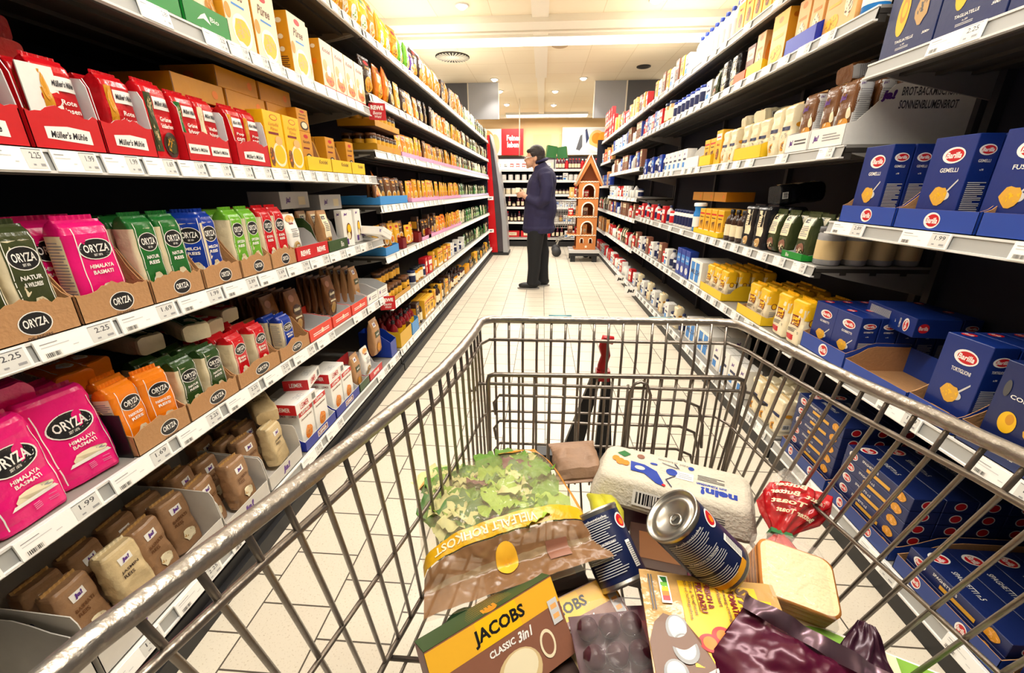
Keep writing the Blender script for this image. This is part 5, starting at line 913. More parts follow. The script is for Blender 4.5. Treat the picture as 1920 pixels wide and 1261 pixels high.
inst('greenbin', (.135, EY + .12, EZ[5] + .26), (0, radians(8), .2), 'green plastic crate up behind the head of the person'); inst('greenbin', (.385, EY + .14, EZ[5] + .24), (0, radians(-8), -.2), 'green plastic crate tilted beside the other green crate')
for x in (.12, .32): inst('greyouter', (x, EY + .15, EZ[5] + .041), (0, 0, 0), 'pale carton under the green crates', 'pale cartons under the green crates', (1, 1, 2.6))
g = G(); g.add([(-.55, 0, 0), (.55, 0, 0), (.50, .22, .20), (-.50, .22, .20), (-.55, .25, 0), (.55, .25, 0)], [(0, 1, 2, 3), (0, 3, 4), (1, 5, 2), (3, 2, 5, 4), (0, 4, 5, 1)], 'white.c')
o = link('sloped_board', g.mesh('sloped_board'), WS[0], (-.45 + .61, -.52, EZ[5] + .04)); o['label'] = 'white sloped board'
# posters
def poster(x0, x1, z0, z1, bg, items, lb, nm='wall_poster', y=YW1 - .06):
    g = G(); w, h = (x1 - x0) / 2, z1 - z0; g.box(-w, w, 0, .03, 0, h, bg); decal(g, lambda u, v, o: Vector((u * w, -o - .001, v * h)), items)
    o = link(nm, g.mesh(nm), None, ((x0 + x1) / 2, y - .03, z0)); tag(o, lb, 'poster')
poster(-1.19, -.58, 2.07, 2.74, 'red.c', [('t', 'Feines', .1, .66, 1.25, .22, 'white', 0, .04), ('t', 'leben', .05, .4, 1.05, .22, 'white', 0, .04)], 'red wall sign with white words about fine living', 'wall_sign')
poster(-2.1, -1.195, 2.07, 2.74, 'white.c', [('o', .1, .6, .45, .35, 'peach'), ('o', .6, .4, .3, .4, 'beige'), ('h', -.3, .3, .5, .25, 'orange', 'cream', 14)], 'pale food photo poster joined to the red wall sign')
poster(.5, 1.9, 2.07, 2.76, 'white.c', [('r', -.97, .04, .97, .96, 'lgrey'), ('r', -.95, .06, -.1, .94, 'white'), ('p', [(-.45, .2), (-.3, .7), (-.22, .75), (-.2, .3), (-.3, .15)], 'dgrey'), ('p', [(-.05, .95), (.05, .6), (-.05, .4), (-.12, .9)], 'navy'), ('o', .35, .55, .3, .35, 'peach'), ('o', .35, .6, .2, .2, 'orange'), ('h', .6, .5, .25, .35, 'gold', 'orange', 14), ('p', [(-.1, .3), (.5, .05), (.6, .15), (0, .42)], 'white')], 'wide pale food photo poster on the end wall above the gingerbread tower')
g = G(); g.tube([(0, 0, 0), (0, 0, 1.13)], .012, beam_m); o = link('hanging_rod', g.mesh('hanging_rod'), None, (-.545, 10.0, 1.86)); tag(o, 'thin pale rod hanging from the ceiling in front of the red wall sign', 'rod')
# kiosk at the end of the noodle unit
e = empty('end_display_stand', (-.98, 7.72, 0), 0, 'red and grey sloping display stand closing the far end of the noodle shelves', 'display stand')
def prism(pts, y0, y1, m, sm=False):
    g = G(); k = len(pts); V = [(x, y0, z) for x, z in pts] + [(x, y1, z) for x, z in pts]
    g.add(V, [tuple(range(k)), tuple(range(k, 2 * k))[::-1]] + [(i, k + i, k + (i + 1) % k, (i + 1) % k) for i in range(k)], m); return g
part(prism([(0.02, 0), (.17, 0), (.12, .8), (.07, 1.6), (.04, 2.03), (0, 2.03), (0, 0)], 0, .42, mat('kiosk_red', '#c31019', .25)), 'red_panel', e)
part(prism([(.172, .06), (.27, .06), (.245, .6), (.19, 1.2), (.11, 1.8), (.045, 2.03), (.072, 1.6), (.122, .8)], .01, .40, mat('kiosk_dark', '#40383e', .2)), 'dark_screen', e)
part(prism([(.272, .0), (.36, .0), (.335, .5), (.28, 1.0), (.2, 1.5), (.06, 2.05), (.045, 2.035), (.112, 1.8), (.192, 1.2), (.247, .6)], 0, .42, mat('kiosk_grey', '#a9a9ad', .3, .4)), 'grey_frame', e)
part(prism([(0, 0), (.37, 0), (.37, .05), (0, .05)], -.02, .44, kick), 'plinth', e)
for z in (.30, .88): 
    g = G(); g.box(-.05, .05, -.002, .0, 0, .06, 'white.c'); decal(g, lambda u, v, o: Vector((u * .05, -.003 - o, v * .06)), [('t', 'ja!', 0, .5, 1, .6, 'black', .02, .05)]); o = link('shelf_flag', g.mesh('shelf_flag'), None, (-.92, 7.60, z + (.12 if z < .5 else .1)), (0, 0, .3)); tag(o, 'small white ja flag at the %s far end of the noodle shelves' % ('lower' if z < .5 else 'upper'), 'shelf sign')
for y, z in ((4.55, .06), (5.2, .06)):
    g = G(); g.box(-.07, .07, -.002, .0, -.03, .07, 'white.c'); decal(g, lambda u, v, o: Vector((u * .07, -.003 - o, -.03 + v * .10)), [('t', 'ja!', 0, .5, 1.1, .5, 'black', .02, .05)]); o = link('shelf_flag', g.mesh('shelf_flag'), None, (1.0, y, z + .01), (0, 0, -.5)); tag(o, 'white ja flag sticking out low into the aisle, %s of two' % ('nearer' if y < 5 else 'farther'), 'shelf sign')
# ---- gingerbread tower
GB = mat('gingerbread', '#c0763a', .75, vary=.12, scale=14, bump=.2); GBd = mat('gingerbread_dark', '#8a4f28', .8); ice = mat('icing', '#f7ead2', .6, bump=.5, scale=60)
tx, ty = .575, 7.08
e = empty('gingerbread_tower', (tx, ty, .20), 0, 'tall cardboard gingerbread tower with arched openings and a pointed roof', 'display tower')
def arch_wall(w, h, holes, m, y=0, t=.012):
    """front wall with arched holes: holes = (xc, z0, half width, spring height, rise)"""
    g = G(); xs = 16
    cols = [w * i / 24 for i in range(25)]
    for a, b in zip(cols, cols[1:]):
        xm = (a + b) / 2; segs = []; z = 0
        for xc, z0, hw, sp, ri in sorted(holes, key=lambda q: q[1]):
            if abs(xm - xc) < hw:
                zt = z0 + sp + ri * sqrt(max(0, 1 - ((xm - xc) / hw) ** 2)); segs.append((z, z0)); z = zt
        segs.append((z, h))
        for p, q in segs: g.box(a, b, y, y + t, p, q, m)
    return g
TW, TH = .325, 1.08
holes = [(.165, .83, .095, .10, .10), (.165, .545, .095, .11, .10), (.165, .245, .095, .11, .10)]
wh = [(.09, .105, .028, .05, .03), (.235, .105, .028, .05, .03)]
part(arch_wall(TW, TH, holes + wh, GB), 'front_wall', e)
for i, (xc, z0, hw, sp, ri) in enumerate(holes + wh):
    g = G(); pts = [(xc - hw, -.004, z0), (xc - hw, -.004, z0 + sp)] + [(xc - hw * cos(a), -.004, z0 + sp + ri * sin(a)) for a in [pi * k / 10 for k in range(11)]] + [(xc + hw, -.004, z0 + sp), (xc + hw, -.004, z0)]
    g.tube(pts, .011 if i < 3 else .006, ice, 8); part(g, 'icing_arch', e, 'white icing around an opening')
g = G(); g.box(0, TW, .36, .37, 0, TH, GBd); g.box(TW - .012, TW, .012, .36, 0, TH, GB); part(g, 'rear_and_side_wall', e)
for z in (0, .235, .53, .82, 1.07):
    g = G(); g.box(-.15 if 0 < z < 1 else -.03, TW, .012, .36, z, z + .015, GB); part(g, 'shelf_board', e)
    if z > 0:
        g = G(); g.tube([(-.15 if z < 1 else -.03, 0, z + .004)] + [(x / 20 * (TW + .15) - .15, -.003 + .004 * (x % 2), z + (.004 if x % 2 else -.006)) for x in range(1, 21)], .007, ice, 6); part(g, 'icing_trim', e)
g = G(); rv = [(-.06, TH - .05), (TW / 2, TH + .40), (TW + .06, TH - .05), (TW + .03, TH - .08), (TW / 2, TH + .27), (-.03, TH - .08)]
V = [(x, -.02, z) for x, z in rv] + [(x, .38, z) for x, z in rv]; k = 6
g.add(V, [(0, 1, 4, 5), (1, 2, 3, 4), (6, 11, 10, 7), (7, 10, 9, 8)] + [(i, k + i, k + (i + 1) % k, (i + 1) % k) for i in range(k)], GB); part(g, 'pointed_roof', e)
g = G(); g.add([(.0, .1, TH), (TW, .1, TH), (TW / 2, .1, TH + .3)], [(0, 1, 2)], GBd); part(g, 'gable', e)
g = G(); g.tube([(-.06, -.03, TH - .05), (TW / 2, -.03, TH + .40), (TW + .06, -.03, TH - .05)], .014, ice, 8); part(g, 'roof_icing', e)
g = G(); g.add([(.165 + (.03 if k % 2 == 0 else .012) * sin(2 * pi * k / 10), -.005, .05 + (.03 if k % 2 == 0 else .012) * cos(2 * pi * k / 10)) for k in range(10)], [tuple(range(10))], ice); part(g, 'icing_star', e)
for zi, z in enumerate((.25, .545, .835)):
    for i in range(3): inst(['brownbox', 'redbox', 'cake'][(i + zi) % 3], (tx - .10 + .12 * i, ty + .15, .2 + z + .0155 - .015), (0, 0, rf.uniform(-.2, .2)), '%s box on the %s level of the gingerbread tower' % (['cocoa', 'red', 'peach'][(i + zi) % 3], ['lower', 'middle', 'upper'][zi]), scale=(.9, .9, .8))
e = empty('transport_dolly', (.71, 7.25, 0), 0, 'grey topped black dolly under the gingerbread tower', 'dolly')
g = G(); g.box(-.25, .25, -.24, .26, .15, .197, mat('dolly_grey', '#c9c7c4', .5)); part(g, 'deck', e)
for x in (-.22, .14):
    for y in (-.22, .16): g = G(); g.box(x, x + .08, y, y + .08, 0, .15, kick); part(g, 'foot', e)
g = G(); g.box(-.25, .25, -.235, -.21, .10, .15, kick); part(g, 'skirt', e)
# ---- second trolley beyond the person
chrome = mat('chrome_wire', '#b9b6b2', .3, .9); rubber = mat('rubber', '#3a3a3c', .6)
e = empty('shopping_trolley', (.30, 7.75, 0), 0, 'silver shopping trolley parked behind the person, half hidden by the gingerbread tower', 'shopping trolley')
def cage(g, x0, x1, y0, y1, z0, z1, n, nz, r):
    for k in range(nz + 1):
        z = z0 + (z1 - z0) * k / nz; g.tube([(x0, y0, z), (x1, y0, z), (x1, y1, z), (x0, y1, z)], r, chrome, 6, True)
    for k in range(n + 1):
        x = x0 + (x1 - x0) * k / n
        for y in (y0, y1): g.tube([(x, y, z0), (x, y, z1)], r, chrome, 5)
g = G(); cage(g, -.10, .62, -.25, .25, .52, .95, 18, 6, .004); g.tube([(-.12, -.26, .97), (.64, -.26, .97), (.64, .26, .97), (-.12, .26, .97)], .01, chrome, 8, True); part(g, 'wire_basket', e)
for y in (-.2, .2):
    g = G(); g.tube([(.5, y, .52), (.35, y, .42), (.0, y, .30), (-.03, y, .22)], .014, chrome); part(g, 'frame_tube', e)
    g = G(); g.tube([(-.03, y - .015, .09), (-.03, y + .015, .09)], .085, rubber, 20); part(g, 'wheel', e)
    g = G(); g.tube([(.5, y, .52), (.5, y, .15)], .014, chrome); part(g, 'frame_tube', e)
    g = G(); g.tube([(.5, y - .015, .086), (.5, y + .015, .086)], .085, rubber, 20); part(g, 'wheel', e)

# ---- the person
def blob(shapes, mats_vox, name, parent, m, vox=.012, smooth=6, mods=True):
    """shapes joined into one continuous skin by a voxel remesh"""
    g = G()
    for s in shapes:
        if s[0] == 't': g.tube(s[1], s[2], m, 14)
        elif s[0] == 'e':
            c, r = Vector(s[1]), s[2]; R = Euler(s[3]).to_matrix() if len(s) > 3 else Matrix.Identity(3); V = []; F = []; n, k = 20, 12
            for i in range(k + 1):
                ph = pi * i / k
                for j in range(n): a = 2 * pi * j / n; V.append(c + R @ Vector((r[0] * sin(ph) * cos(a), r[1] * sin(ph) * sin(a), r[2] * cos(ph))))
            for i in range(k):
                for j in range(n): F.append((i * n + j, (i + 1) * n + j, (i + 1) * n + (j + 1) % n, i * n + (j + 1) % n))
            g.add(V, F, m, True)
    me = g.mesh(name); weld(me); o = link(name, me, parent)
    if mods:
        r_ = o.modifiers.new('skin', 'REMESH'); r_.mode = 'VOXEL'; r_.voxel_size = vox; r_.use_smooth_shade = True
        s_ = o.modifiers.new('relax', 'SMOOTH'); s_.iterations = smooth; s_.factor = .5
    return o
skin = mat('skin', '#c99a7e', .55); jk = mat('jacket_navy', '#201d42', .8, bump=.3, scale=30, vary=.15); tr = mat('trousers_black', '#111217', .85, bump=.2, scale=25); hairm = mat('hair_dark', '#1d1210', .6, bump=.6, scale=90); shoe = mat('shoe_black', '#101013', .45); sole = mat('shoe_sole', '#8d8a86', .6)
pe = empty('person', (-.03, 5.07, 0), 0, 'person in dark navy jacket and black trousers, looking down at their hands', 'person')
# body (head, neck, forearms, hands); faces -x
hx, hz = -.075, 1.485
body = [('e', (hx + .005, 0, hz + .02), (.093, .073, .108), (0, radians(14), 0)), ('e', (hx - .05, 0, hz - .045), (.048, .05, .055), (0, radians(20), 0)),
    ('t', [(hx + .02, 0, hz - .04), (hx + .045, 0, hz - .12), (hx + .07, 0, hz - .2)], [.052, .056, .065]),
    ('e', (hx - .098, 0, hz - .018), (.020, .014, .022), (0, radians(30), 0)), ('e', (hx - .087, 0, hz - .062), (.014, .022, .009)), ('e', (hx - .085, 0, hz + .02), (.012, .05, .012)), ('e', (hx - .075, 0, hz - .092), (.02, .025, .016)),
    ('e', (hx + .012, -.074, hz - .01), (.018, .010, .032), (0, .3, 0)), ('e', (hx + .012, .074, hz - .01), (.018, .010, .032), (0, .3, 0)),
    ('t', [(hx + .07, 0, hz - .2), (.03, 0, 1.0), (.03, 0, .8)], [.08, .10, .11])]
for s in (-1, 1):
    y = .075 * s; body += [('t', [(-.09, y * 1.2, 1.03), (-.17, y * .9, 1.075), (-.195, y * .75, 1.09)], [.036, .029, .026]), ('e', (-.213, y * .7, 1.10), (.038, .018, .034), (0, radians(-20), 0))]
    for f in range(4):
        zz = 1.118 - .017 * f; L = [.9, 1, .95, .78][f]
        body.append(('t', [(-.235, y * .7, zz), (-.235 - .028 * L, y * .5, zz + .008), (-.235 - .036 * L, y * .22, zz + .002), (-.235 - .025 * L, y * .05, zz - .006)], [.0085, .008, .0075, .0065]))
    body.append(('t', [(-.205, y * .6, 1.13), (-.222, y * .35, 1.15), (-.238, y * .15, 1.148)], [.010, .009, .007]))
blob(body, None, 'body', pe, skin, .006, 3)
# hair: cap over the skull, longer at the back
blob([('e', (hx + .024, 0, hz + .047), (.099, .083, .097), (0, radians(32), 0)), ('e', (hx + .058, 0, hz - .005), (.062, .078, .085)), ('t', [(hx - .055, -.045, hz + .075), (hx - .068, 0, hz + .074), (hx - .055, .045, hz + .075)], [.022, .024, .022]), ('t', [(hx - .02, -.066, hz + .05), (hx - .012, -.072, hz + .01)], [.022, .012]), ('t', [(hx - .02, .066, hz + .05), (hx - .012, .072, hz + .01)], [.022, .012])], None, 'hair', pe, hairm, .007, 3)
g = G()
for s in (-1, 1):
    g.tube([(hx - .105 + .022 * cos(a) * .3, s * (.034 + .022 * cos(a)), hz + .003 + .018 * sin(a)) for a in [2 * pi * k / 14 for k in range(14)]], .0022, chrome, 6, True); g.tube([(hx - .10, s * .056, hz + .006), (hx, s * .078, hz + .01)], .0022, chrome, 6)
part(g, 'glasses', pe)
for s in (-1, 1):
    g = G(); c = (hx - .088, s * .032, hz + .003); g.lathe([(.001, -.009), (.007, -.006), (.009, 0), (.007, .006), (.001, .009)], 'white', 12, c); part(g, 'eye', pe)
jac = [('t', [(.02, 0, 1.40), (.03, 0, 1.33), (.015, 0, 1.22), (0, 0, 1.05), (-.01, 0, .88), (-.012, 0, .72), (-.012, 0, .665)], [.07, .125, .165, .175, .182, .19, .188]),
    ('e', (.045, 0, 1.24), (.14, .19, .17)), ('e', (.01, 0, .95), (.19, .20, .25)), ('t', [(-.02, 0, 1.42), (.0, 0, 1.38)], [.078, .085]), ('e', (-.01, 0, .72), (.20, .20, .06))]
for s in (-1, 1): jac += [('e', (.045, .17 * s, 1.31), (.085, .065, .075)), ('t', [(.05, .185 * s, 1.31), (.075, .215 * s, 1.18), (.06, .22 * s, 1.05), (0, .18 * s, 1.0), (-.09, .115 * s, 1.03), (-.15, .085 * s, 1.062)], [.075, .074, .068, .062, .054, .047])]
blob(jac, None, 'jacket', pe, jk, .011, 5)
g = G(); g.tube([(-.045, -.062, 1.44), (-.065, 0, 1.425), (-.045, .062, 1.44), (.03, .075, 1.465), (.07, 0, 1.48), (.03, -.075, 1.465)], .016, jk, 8, True); part(g, 'collar', pe)
for nm_, s, px, sw in (('near', -1, -.055, -.055), ('far', 1, .045, .045)):
    blob([('t', [(-.02 + px * .2, .085 * s, .74), (-.02 + px * .6, .09 * s, .55), (px, .09 * s, .42), (px + .0, .09 * s, .25), (px + sw * .3, .095 * s, .10), (px + sw * .35, .095 * s, .055)], [.105, .098, .083, .076, .07, .072]), ('e', (px + .005, .09 * s, .07), (.085, .07, .04))], None, 'trouser_leg', pe, tr, .010, 4)
    X0 = px + sw * .3 - .005
    blob([('e', (X0 - .045, .095 * s, .045), (.125, .046, .038)), ('e', (X0 + .03, .095 * s, .06), (.055, .042, .05)), ('e', (X0 - .10, .095 * s, .036), (.065, .044, .028))], None, 'shoe', pe, shoe, .007, 3)
    g = G(); n = 24; R0 = [(X0 - .045 + .135 * cos(2 * pi * k / n), .095 * s + (.046 + .004 * cos(2 * pi * k / n)) * sin(2 * pi * k / n), 0) for k in range(n)]; g.rings([R0, [(x, y, .016) for x, y, z in R0]], sole); part(g, 'shoe_sole', pe)
g = make_box(.10, .05, .055, 'cream.c', [('r', -.8, .2, .8, .8, 'beige')]); o = link('small_packet', g.mesh('small_packet'), None, (-.285, 5.07, 1.105), (0, .3, 1.4)); tag(o, 'small pale packet held up in both hands of the person', 'packet')
# ================================================================== SHOPPING TROLLEY IN THE FOREGROUND
steelw = mat('trolley_wire', '#8a8178', .32, .85, bump=.15, scale=60, vary=.25); steelr = mat('trolley_rim', '#a39c94', .32, .85, bump=.25, scale=70, vary=.14)
CT = empty('shopping_trolley', (.12, .5, 0), 0, 'large wire shopping trolley in the foreground filled with groceries', 'shopping trolley')
def cpart(g, nm, lb=None):
    o = link(nm, g.mesh(nm), CT, (-.12, -.5, 0))
    if lb: o['label'] = lb
    return o
def lp(tab, y):
    tab = sorted(tab)
    for a, b in zip(tab, tab[1:]):
        if y <= b[0]: t = (y - a[0]) / (b[0] - a[0]); return a[1] + (b[1] - a[1]) * t
    return tab[-1][1]
RL = [(-.12, -.275), (.14, -.245), (.317, -.197), (.52, -.150), (.70, -.130), (.867, -.127)]; RR = [(-.12, .525), (.10, .50), (.39, .477), (.565, .447), (.75, .432), (.887, .427)]
BL = [(-.12, -.30), (.1, -.26), (.38, -.215), (.6, -.165), (.84, -.116)]; BR = [(-.12, .50), (.3, .475), (.63, .432), (.86, .41)]
rz = lambda y: .92 - .04 * (y / .87); bz = .50
g = G(); pts = [(lp(RL, y), y, rz(y)) for y in (-.12, .02, .14, .25, .35, .45, .55, .65, .75, .83)] + [(-.122, .853, .88), (-.105, .868, .879), (-.06, .872, .878)] + [(.1, .876, .878), (.3, .882, .878), (.38, .884, .878), (.41, .88, .878), (.425, .865, .879), (.43, .84, .88)] + [(lp(RR, y), y, rz(y)) for y in (.75, .65, .55, .45, .35, .25, .14, .02, -.12)]
g.tube(pts, .0088, steelr, 14); cpart(g, 'top_rim')
def wire(p, r=.0029): gg = G(); gg.tube(p, r, steelw, 8); return gg
k = 0; y = -.085
while y < .85:
    zb = rz(y) - .004; xl = lp(RL, y); yb = y + .09 - .08 * max(0, (y - .6) / .25)
    cpart(wire([(xl, y, zb), (xl + .0, y + .01, zb - .05), (lp(BL, yb), yb, bz)]), 'side_wire'); xr = lp(RR, y)
    cpart(wire([(xr, y, zb), (xr, y + .01, zb - .05), (lp(BR, yb), yb, bz)]), 'side_wire'); y += .035
def lat(z, f, tabT, tabB):   # x at height fraction f
    return lambda y: lp(tabT, y) * (1 - f) + lp(tabB, y) * f
for dz, r in ((.045, .0042), (.22, .003), (.40, .0045)):
    f = dz / .40
    ptl = [(lat(0, f, RL, BL)(y), y, rz(y) - dz) for y in (-.12, .1, .25, .4, .55, .7, .82)]; ptr = [(lat(0, f, RR, BR)(y), y, rz(y) - dz) for y in (.82, .7, .55, .4, .25, .1, -.12)]
    yf = .866 - .03 * f
    cpart(wire(ptl + [(ptl[-1][0] + .015, yf, .878 - dz), (ptr[0][0] - .015, yf + .012, .878 - dz)] + ptr, r), 'horizontal_wire')
for i in range(17):
    x = -.10 + .0315 * i; cpart(wire([(x, .868 + .0006 * i, .876), (x, .862, .80), (x * .97 + .004, .838, bz)]), 'front_wire')
for z, a in ((.70, .03), (.632, .035), (.57, .04)):
    cpart(wire([(-.105 + a * .2, .848, z - .05), (-.103, .849, z - .02), (-.09, .85, z), (.33 + .0, .855, z), (.365, .855, z - .015), (.38, .853, z - .06), (.385, .85, z - .12)], .0034), 'front_loop')
for i in range(20): x = -.10 + .028 * i; cpart(wire([(lp(BL, .84) + .008 + i * .0268, .84, bz), (-.22 + i * .0365, .2, bz - .01), (-.28 + .041 * i, -.1, bz - .015)], .0026), 'floor_wire')
for y in (.1, .25, .4, .55, .7): cpart(wire([(lp(BL, y), y, bz - .004), (lp(BR, y), y, bz - .004)], .004), 'floor_crossbar')
# inner gate
gt = link('child_seat_gate', None, CT, (-.12, -.5, 0))
def gpart(g, nm): o = link(nm, g.mesh(nm), gt); return o
gpart(wire([(-.108, .80, .50), (-.109, .80, .76), (-.106, .80, .772), (-.095, .80, .776), (.41, .806, .782), (.425, .806, .776), (.43, .806, .76), (.42, .805, .50)], .0052), 'gate_frame')
for i in range(16): x = -.075 + .0332 * i; gpart(wire([(x, .80 + i * .0004, .776 if i not in (8,) else .76), (x, .80, .50)], .0027), 'gate_wire')
gpart(wire([(-.150, .80, .742), (-.146, .80, .735), (-.138, .80, .738), (-.13, .80, .752), (-.11, .80, .754), (.43, .806, .752), (.452, .806, .745), (.468, .806, .725), (.48, .806, .722)], .0036), 'hinge_wire')
gpart(wire([(.195, .798, .60), (.195, .798, .745), (.203, .798, .765), (.215, .798, .770), (.228, .798, .765), (.238, .798, .74), (.238, .798, .60)], .0034), 'gate_loop')
# red hook and black leg straps on the front
redp = mat('red_plastic', '#b5101a', .3); blk = mat('black_plastic', '#17181d', .45)
g = G(); g.tube([(.170, .905, .822), (.152, .905, .825), (.150, .905, .808), (.156, .905, .785), (.150, .905, .76), (.150, .905, .742)], [.010, .012, .012, .011, .011, .013], redp, 12); g.box(.136, .168, .893, .917, .722, .748, redp); cpart(g, 'red_hook')
for nm, a, b in (('l', (.128, .150), (.065, .115)), ('r', (.153, .170), (.150, .195))):
    g = G(); V = []
    for yy in (.90, .915): V += [(a[0], yy, .735), (a[1], yy, .735), (b[1], yy + .02, .50), (b[0], yy + .02, .50)]
    g.add(V, [(0, 1, 2, 3), (7, 6, 5, 4), (0, 4, 5, 1), (1, 5, 6, 2), (2, 6, 7, 3), (3, 7, 4, 0)], blk); cpart(g, 'black_strap')
g = G(); g.box(.0, .2, .90, .94, .46, .505, blk); cpart(g, 'strap_base')
for i, (x) in enumerate((.02, .24)):
    g = G(); g.tube([(x, .883, .878), (x + .05, .8845, .878)], .0092, mat('worn_teal', '#3f7d86', .5, .3), 12); cpart(g, 'worn_sleeve', 'faded teal patch on the rim')
# chassis and wheels below
for s, xf, xb_ in ((-1, -.05, -.2), (1, .33, .42)):
    cpart(wire([(xf, .80, .10), (xf, .82, .16), (xb_, .05, .22), (xb_, .02, .5)], .011), 'chassis_tube')
    for x, y in ((xf, .80), (xb_, .1)): g = G(); g.tube([(x - .014, y, .0625), (x + .014, y, .0625)], .062, rubber, 20); cpart(g, 'wheel')

# ================================================================== GROCERIES IN THE TROLLEY
def orient(o, c, X, Y):
    X = Vector(X).normalized(); Y = Vector(Y); Z = X.cross(Y).normalized(); Y = Z.cross(X)
    m = Matrix((X, Y, Z)).transposed().to_4x4(); m.translation = Vector(c); o.matrix_world = m; o.rotation_mode = 'XYZ'; return o
# --- egg carton (local: x long, y short, z up)
pulp = mat('egg_pulp', '#cfc7b6', .9, bump=.35, scale=160, vary=.06)
eg = empty('egg_carton', (0, 0, 0), 0, 'grey pulp egg carton with blue hen drawings lying across the groceries', 'egg carton')
def frust(x0, x1, y0, y1, z0, z1, i, m, r=.02, n=5):
    R = []
    for z, ins in ((z0, i[0]), (z1 - .008, i[1]), (z1 - .002, i[1] + .004), (z1, i[1] + .012)):
        ring = []
        for cx, cy, a0 in ((x1 - ins - r, y1 - ins - r, 0), (x0 + ins + r, y1 - ins - r, 90), (x0 + ins + r, y0 + ins + r, 180), (x1 - ins - r, y0 + ins + r, 270)):
            for k in range(n): a = radians(a0 + 90 * k / (n - 1)); ring.append((cx + r * cos(a), cy + r * sin(a), z))
        R.append(ring)
    g = G(); g.rings(R, m, True, True); return g
L2, W2 = .147, .062
g = frust(-L2, L2, -W2, W2, .0, .048, (0, .014), pulp)
Se = lambda u, v, o: Vector((u * (L2 - .027), (v - .5) * 2 * (W2 - .026), .048 + o))
hen = lambda x, y, s: [('p', [(x - .9 * s, y + .1), (x - .85 * s, y - .16), (x - .2 * s, y - .22), (x + .3 * s, y - .30), (x + .55 * s, y - .42), (x + .62 * s, y - .34), (x + .45 * s, y - .05), (x - .1 * s, y + .08), (x - .5 * s, y + .16)], 'blue')]
bc = 'blue'
nein = [('t', 'nein!', .66, .20, .50, .26, bc, 180, .05), ('t', 'zum Kükentöten', .56, .40, .42, .09, bc, 180, .03), ('l', .36, .52, .74, .72, 4, 'dgrey'), ('o', .26, .86, .045, .07, 'blue'), ('r', .04, .40, .30, .66, 'white'), ('l', .08, .44, .28, .62, 3, 'grey'),
    ('o', -.02, .56, .085, .12, 'blue'), ('o', -.30, .70, .06, .04, 'blue'), ('p', [(-.80, .95), (-.68, .86), (-.77, .70), (-.90, .80)], 'green'), ('o', -.52, .86, .06, .08, 'cocoa'), ('o', -.82, .50, .07, .12, 'orange'), ('o', -.90, .58, .06, .10, 'orange'), ('o', -.73, .48, .06, .10, 'orange'),
    ('p', [(-.66, .60), (-.63, .26), (-.42, .26), (-.22, .02), (-.10, -.02), (-.12, .10), (-.24, .44), (-.44, .58)], 'blue'), ('o', -.50, .42, .08, .07, 'cream'), ('o', -.11, .02, .03, .04, 'red'), ('t', 'aus Bodenhaltung', -.1, .93, .3, .05, 'dgrey', 180), ('t', '10 Stück', .15, .90, .14, .05, 'dgrey', 180),
    ('p', [(-.18, .82), (.06, .74), (.06, .72), (-.18, .80)], 'navy'), ('p', [(.0, .88), (.08, .72), (.09, .73), (.02, .89)], 'navy'), ('p', [(.04, .46), (-.10, .24), (.0, .02), (.015, .03), (-.08, .24), (.06, .46)], 'navy')]
decal(g, Se, nein)
Sn = lambda u, v, o: Vector((u * (L2 - .03), -W2 + .0145 * v - o - .0006, .004 + v * .038))
decal(g, Sn, [('b', -.55, .1, .05, .85), ('l', .4, .3, .8, .6, 3, 'dgrey')])
part(g, 'lid', eg)
part(frust(-L2, L2, -W2, W2, 0, .001, (0, .0), pulp), 'rim', eg)
g = G(); V = frust(-L2, L2, -W2, W2, 0, .032, (.004, .018), pulp); V.v = [(x, y, -z) for x, y, z in V.v]; V.f = [f[::-1] for f in V.f]; part(V, 'tray', eg)
orient(eg, (.262, .675, .592), (.285, -.105, .0), (.05, .13, .02))
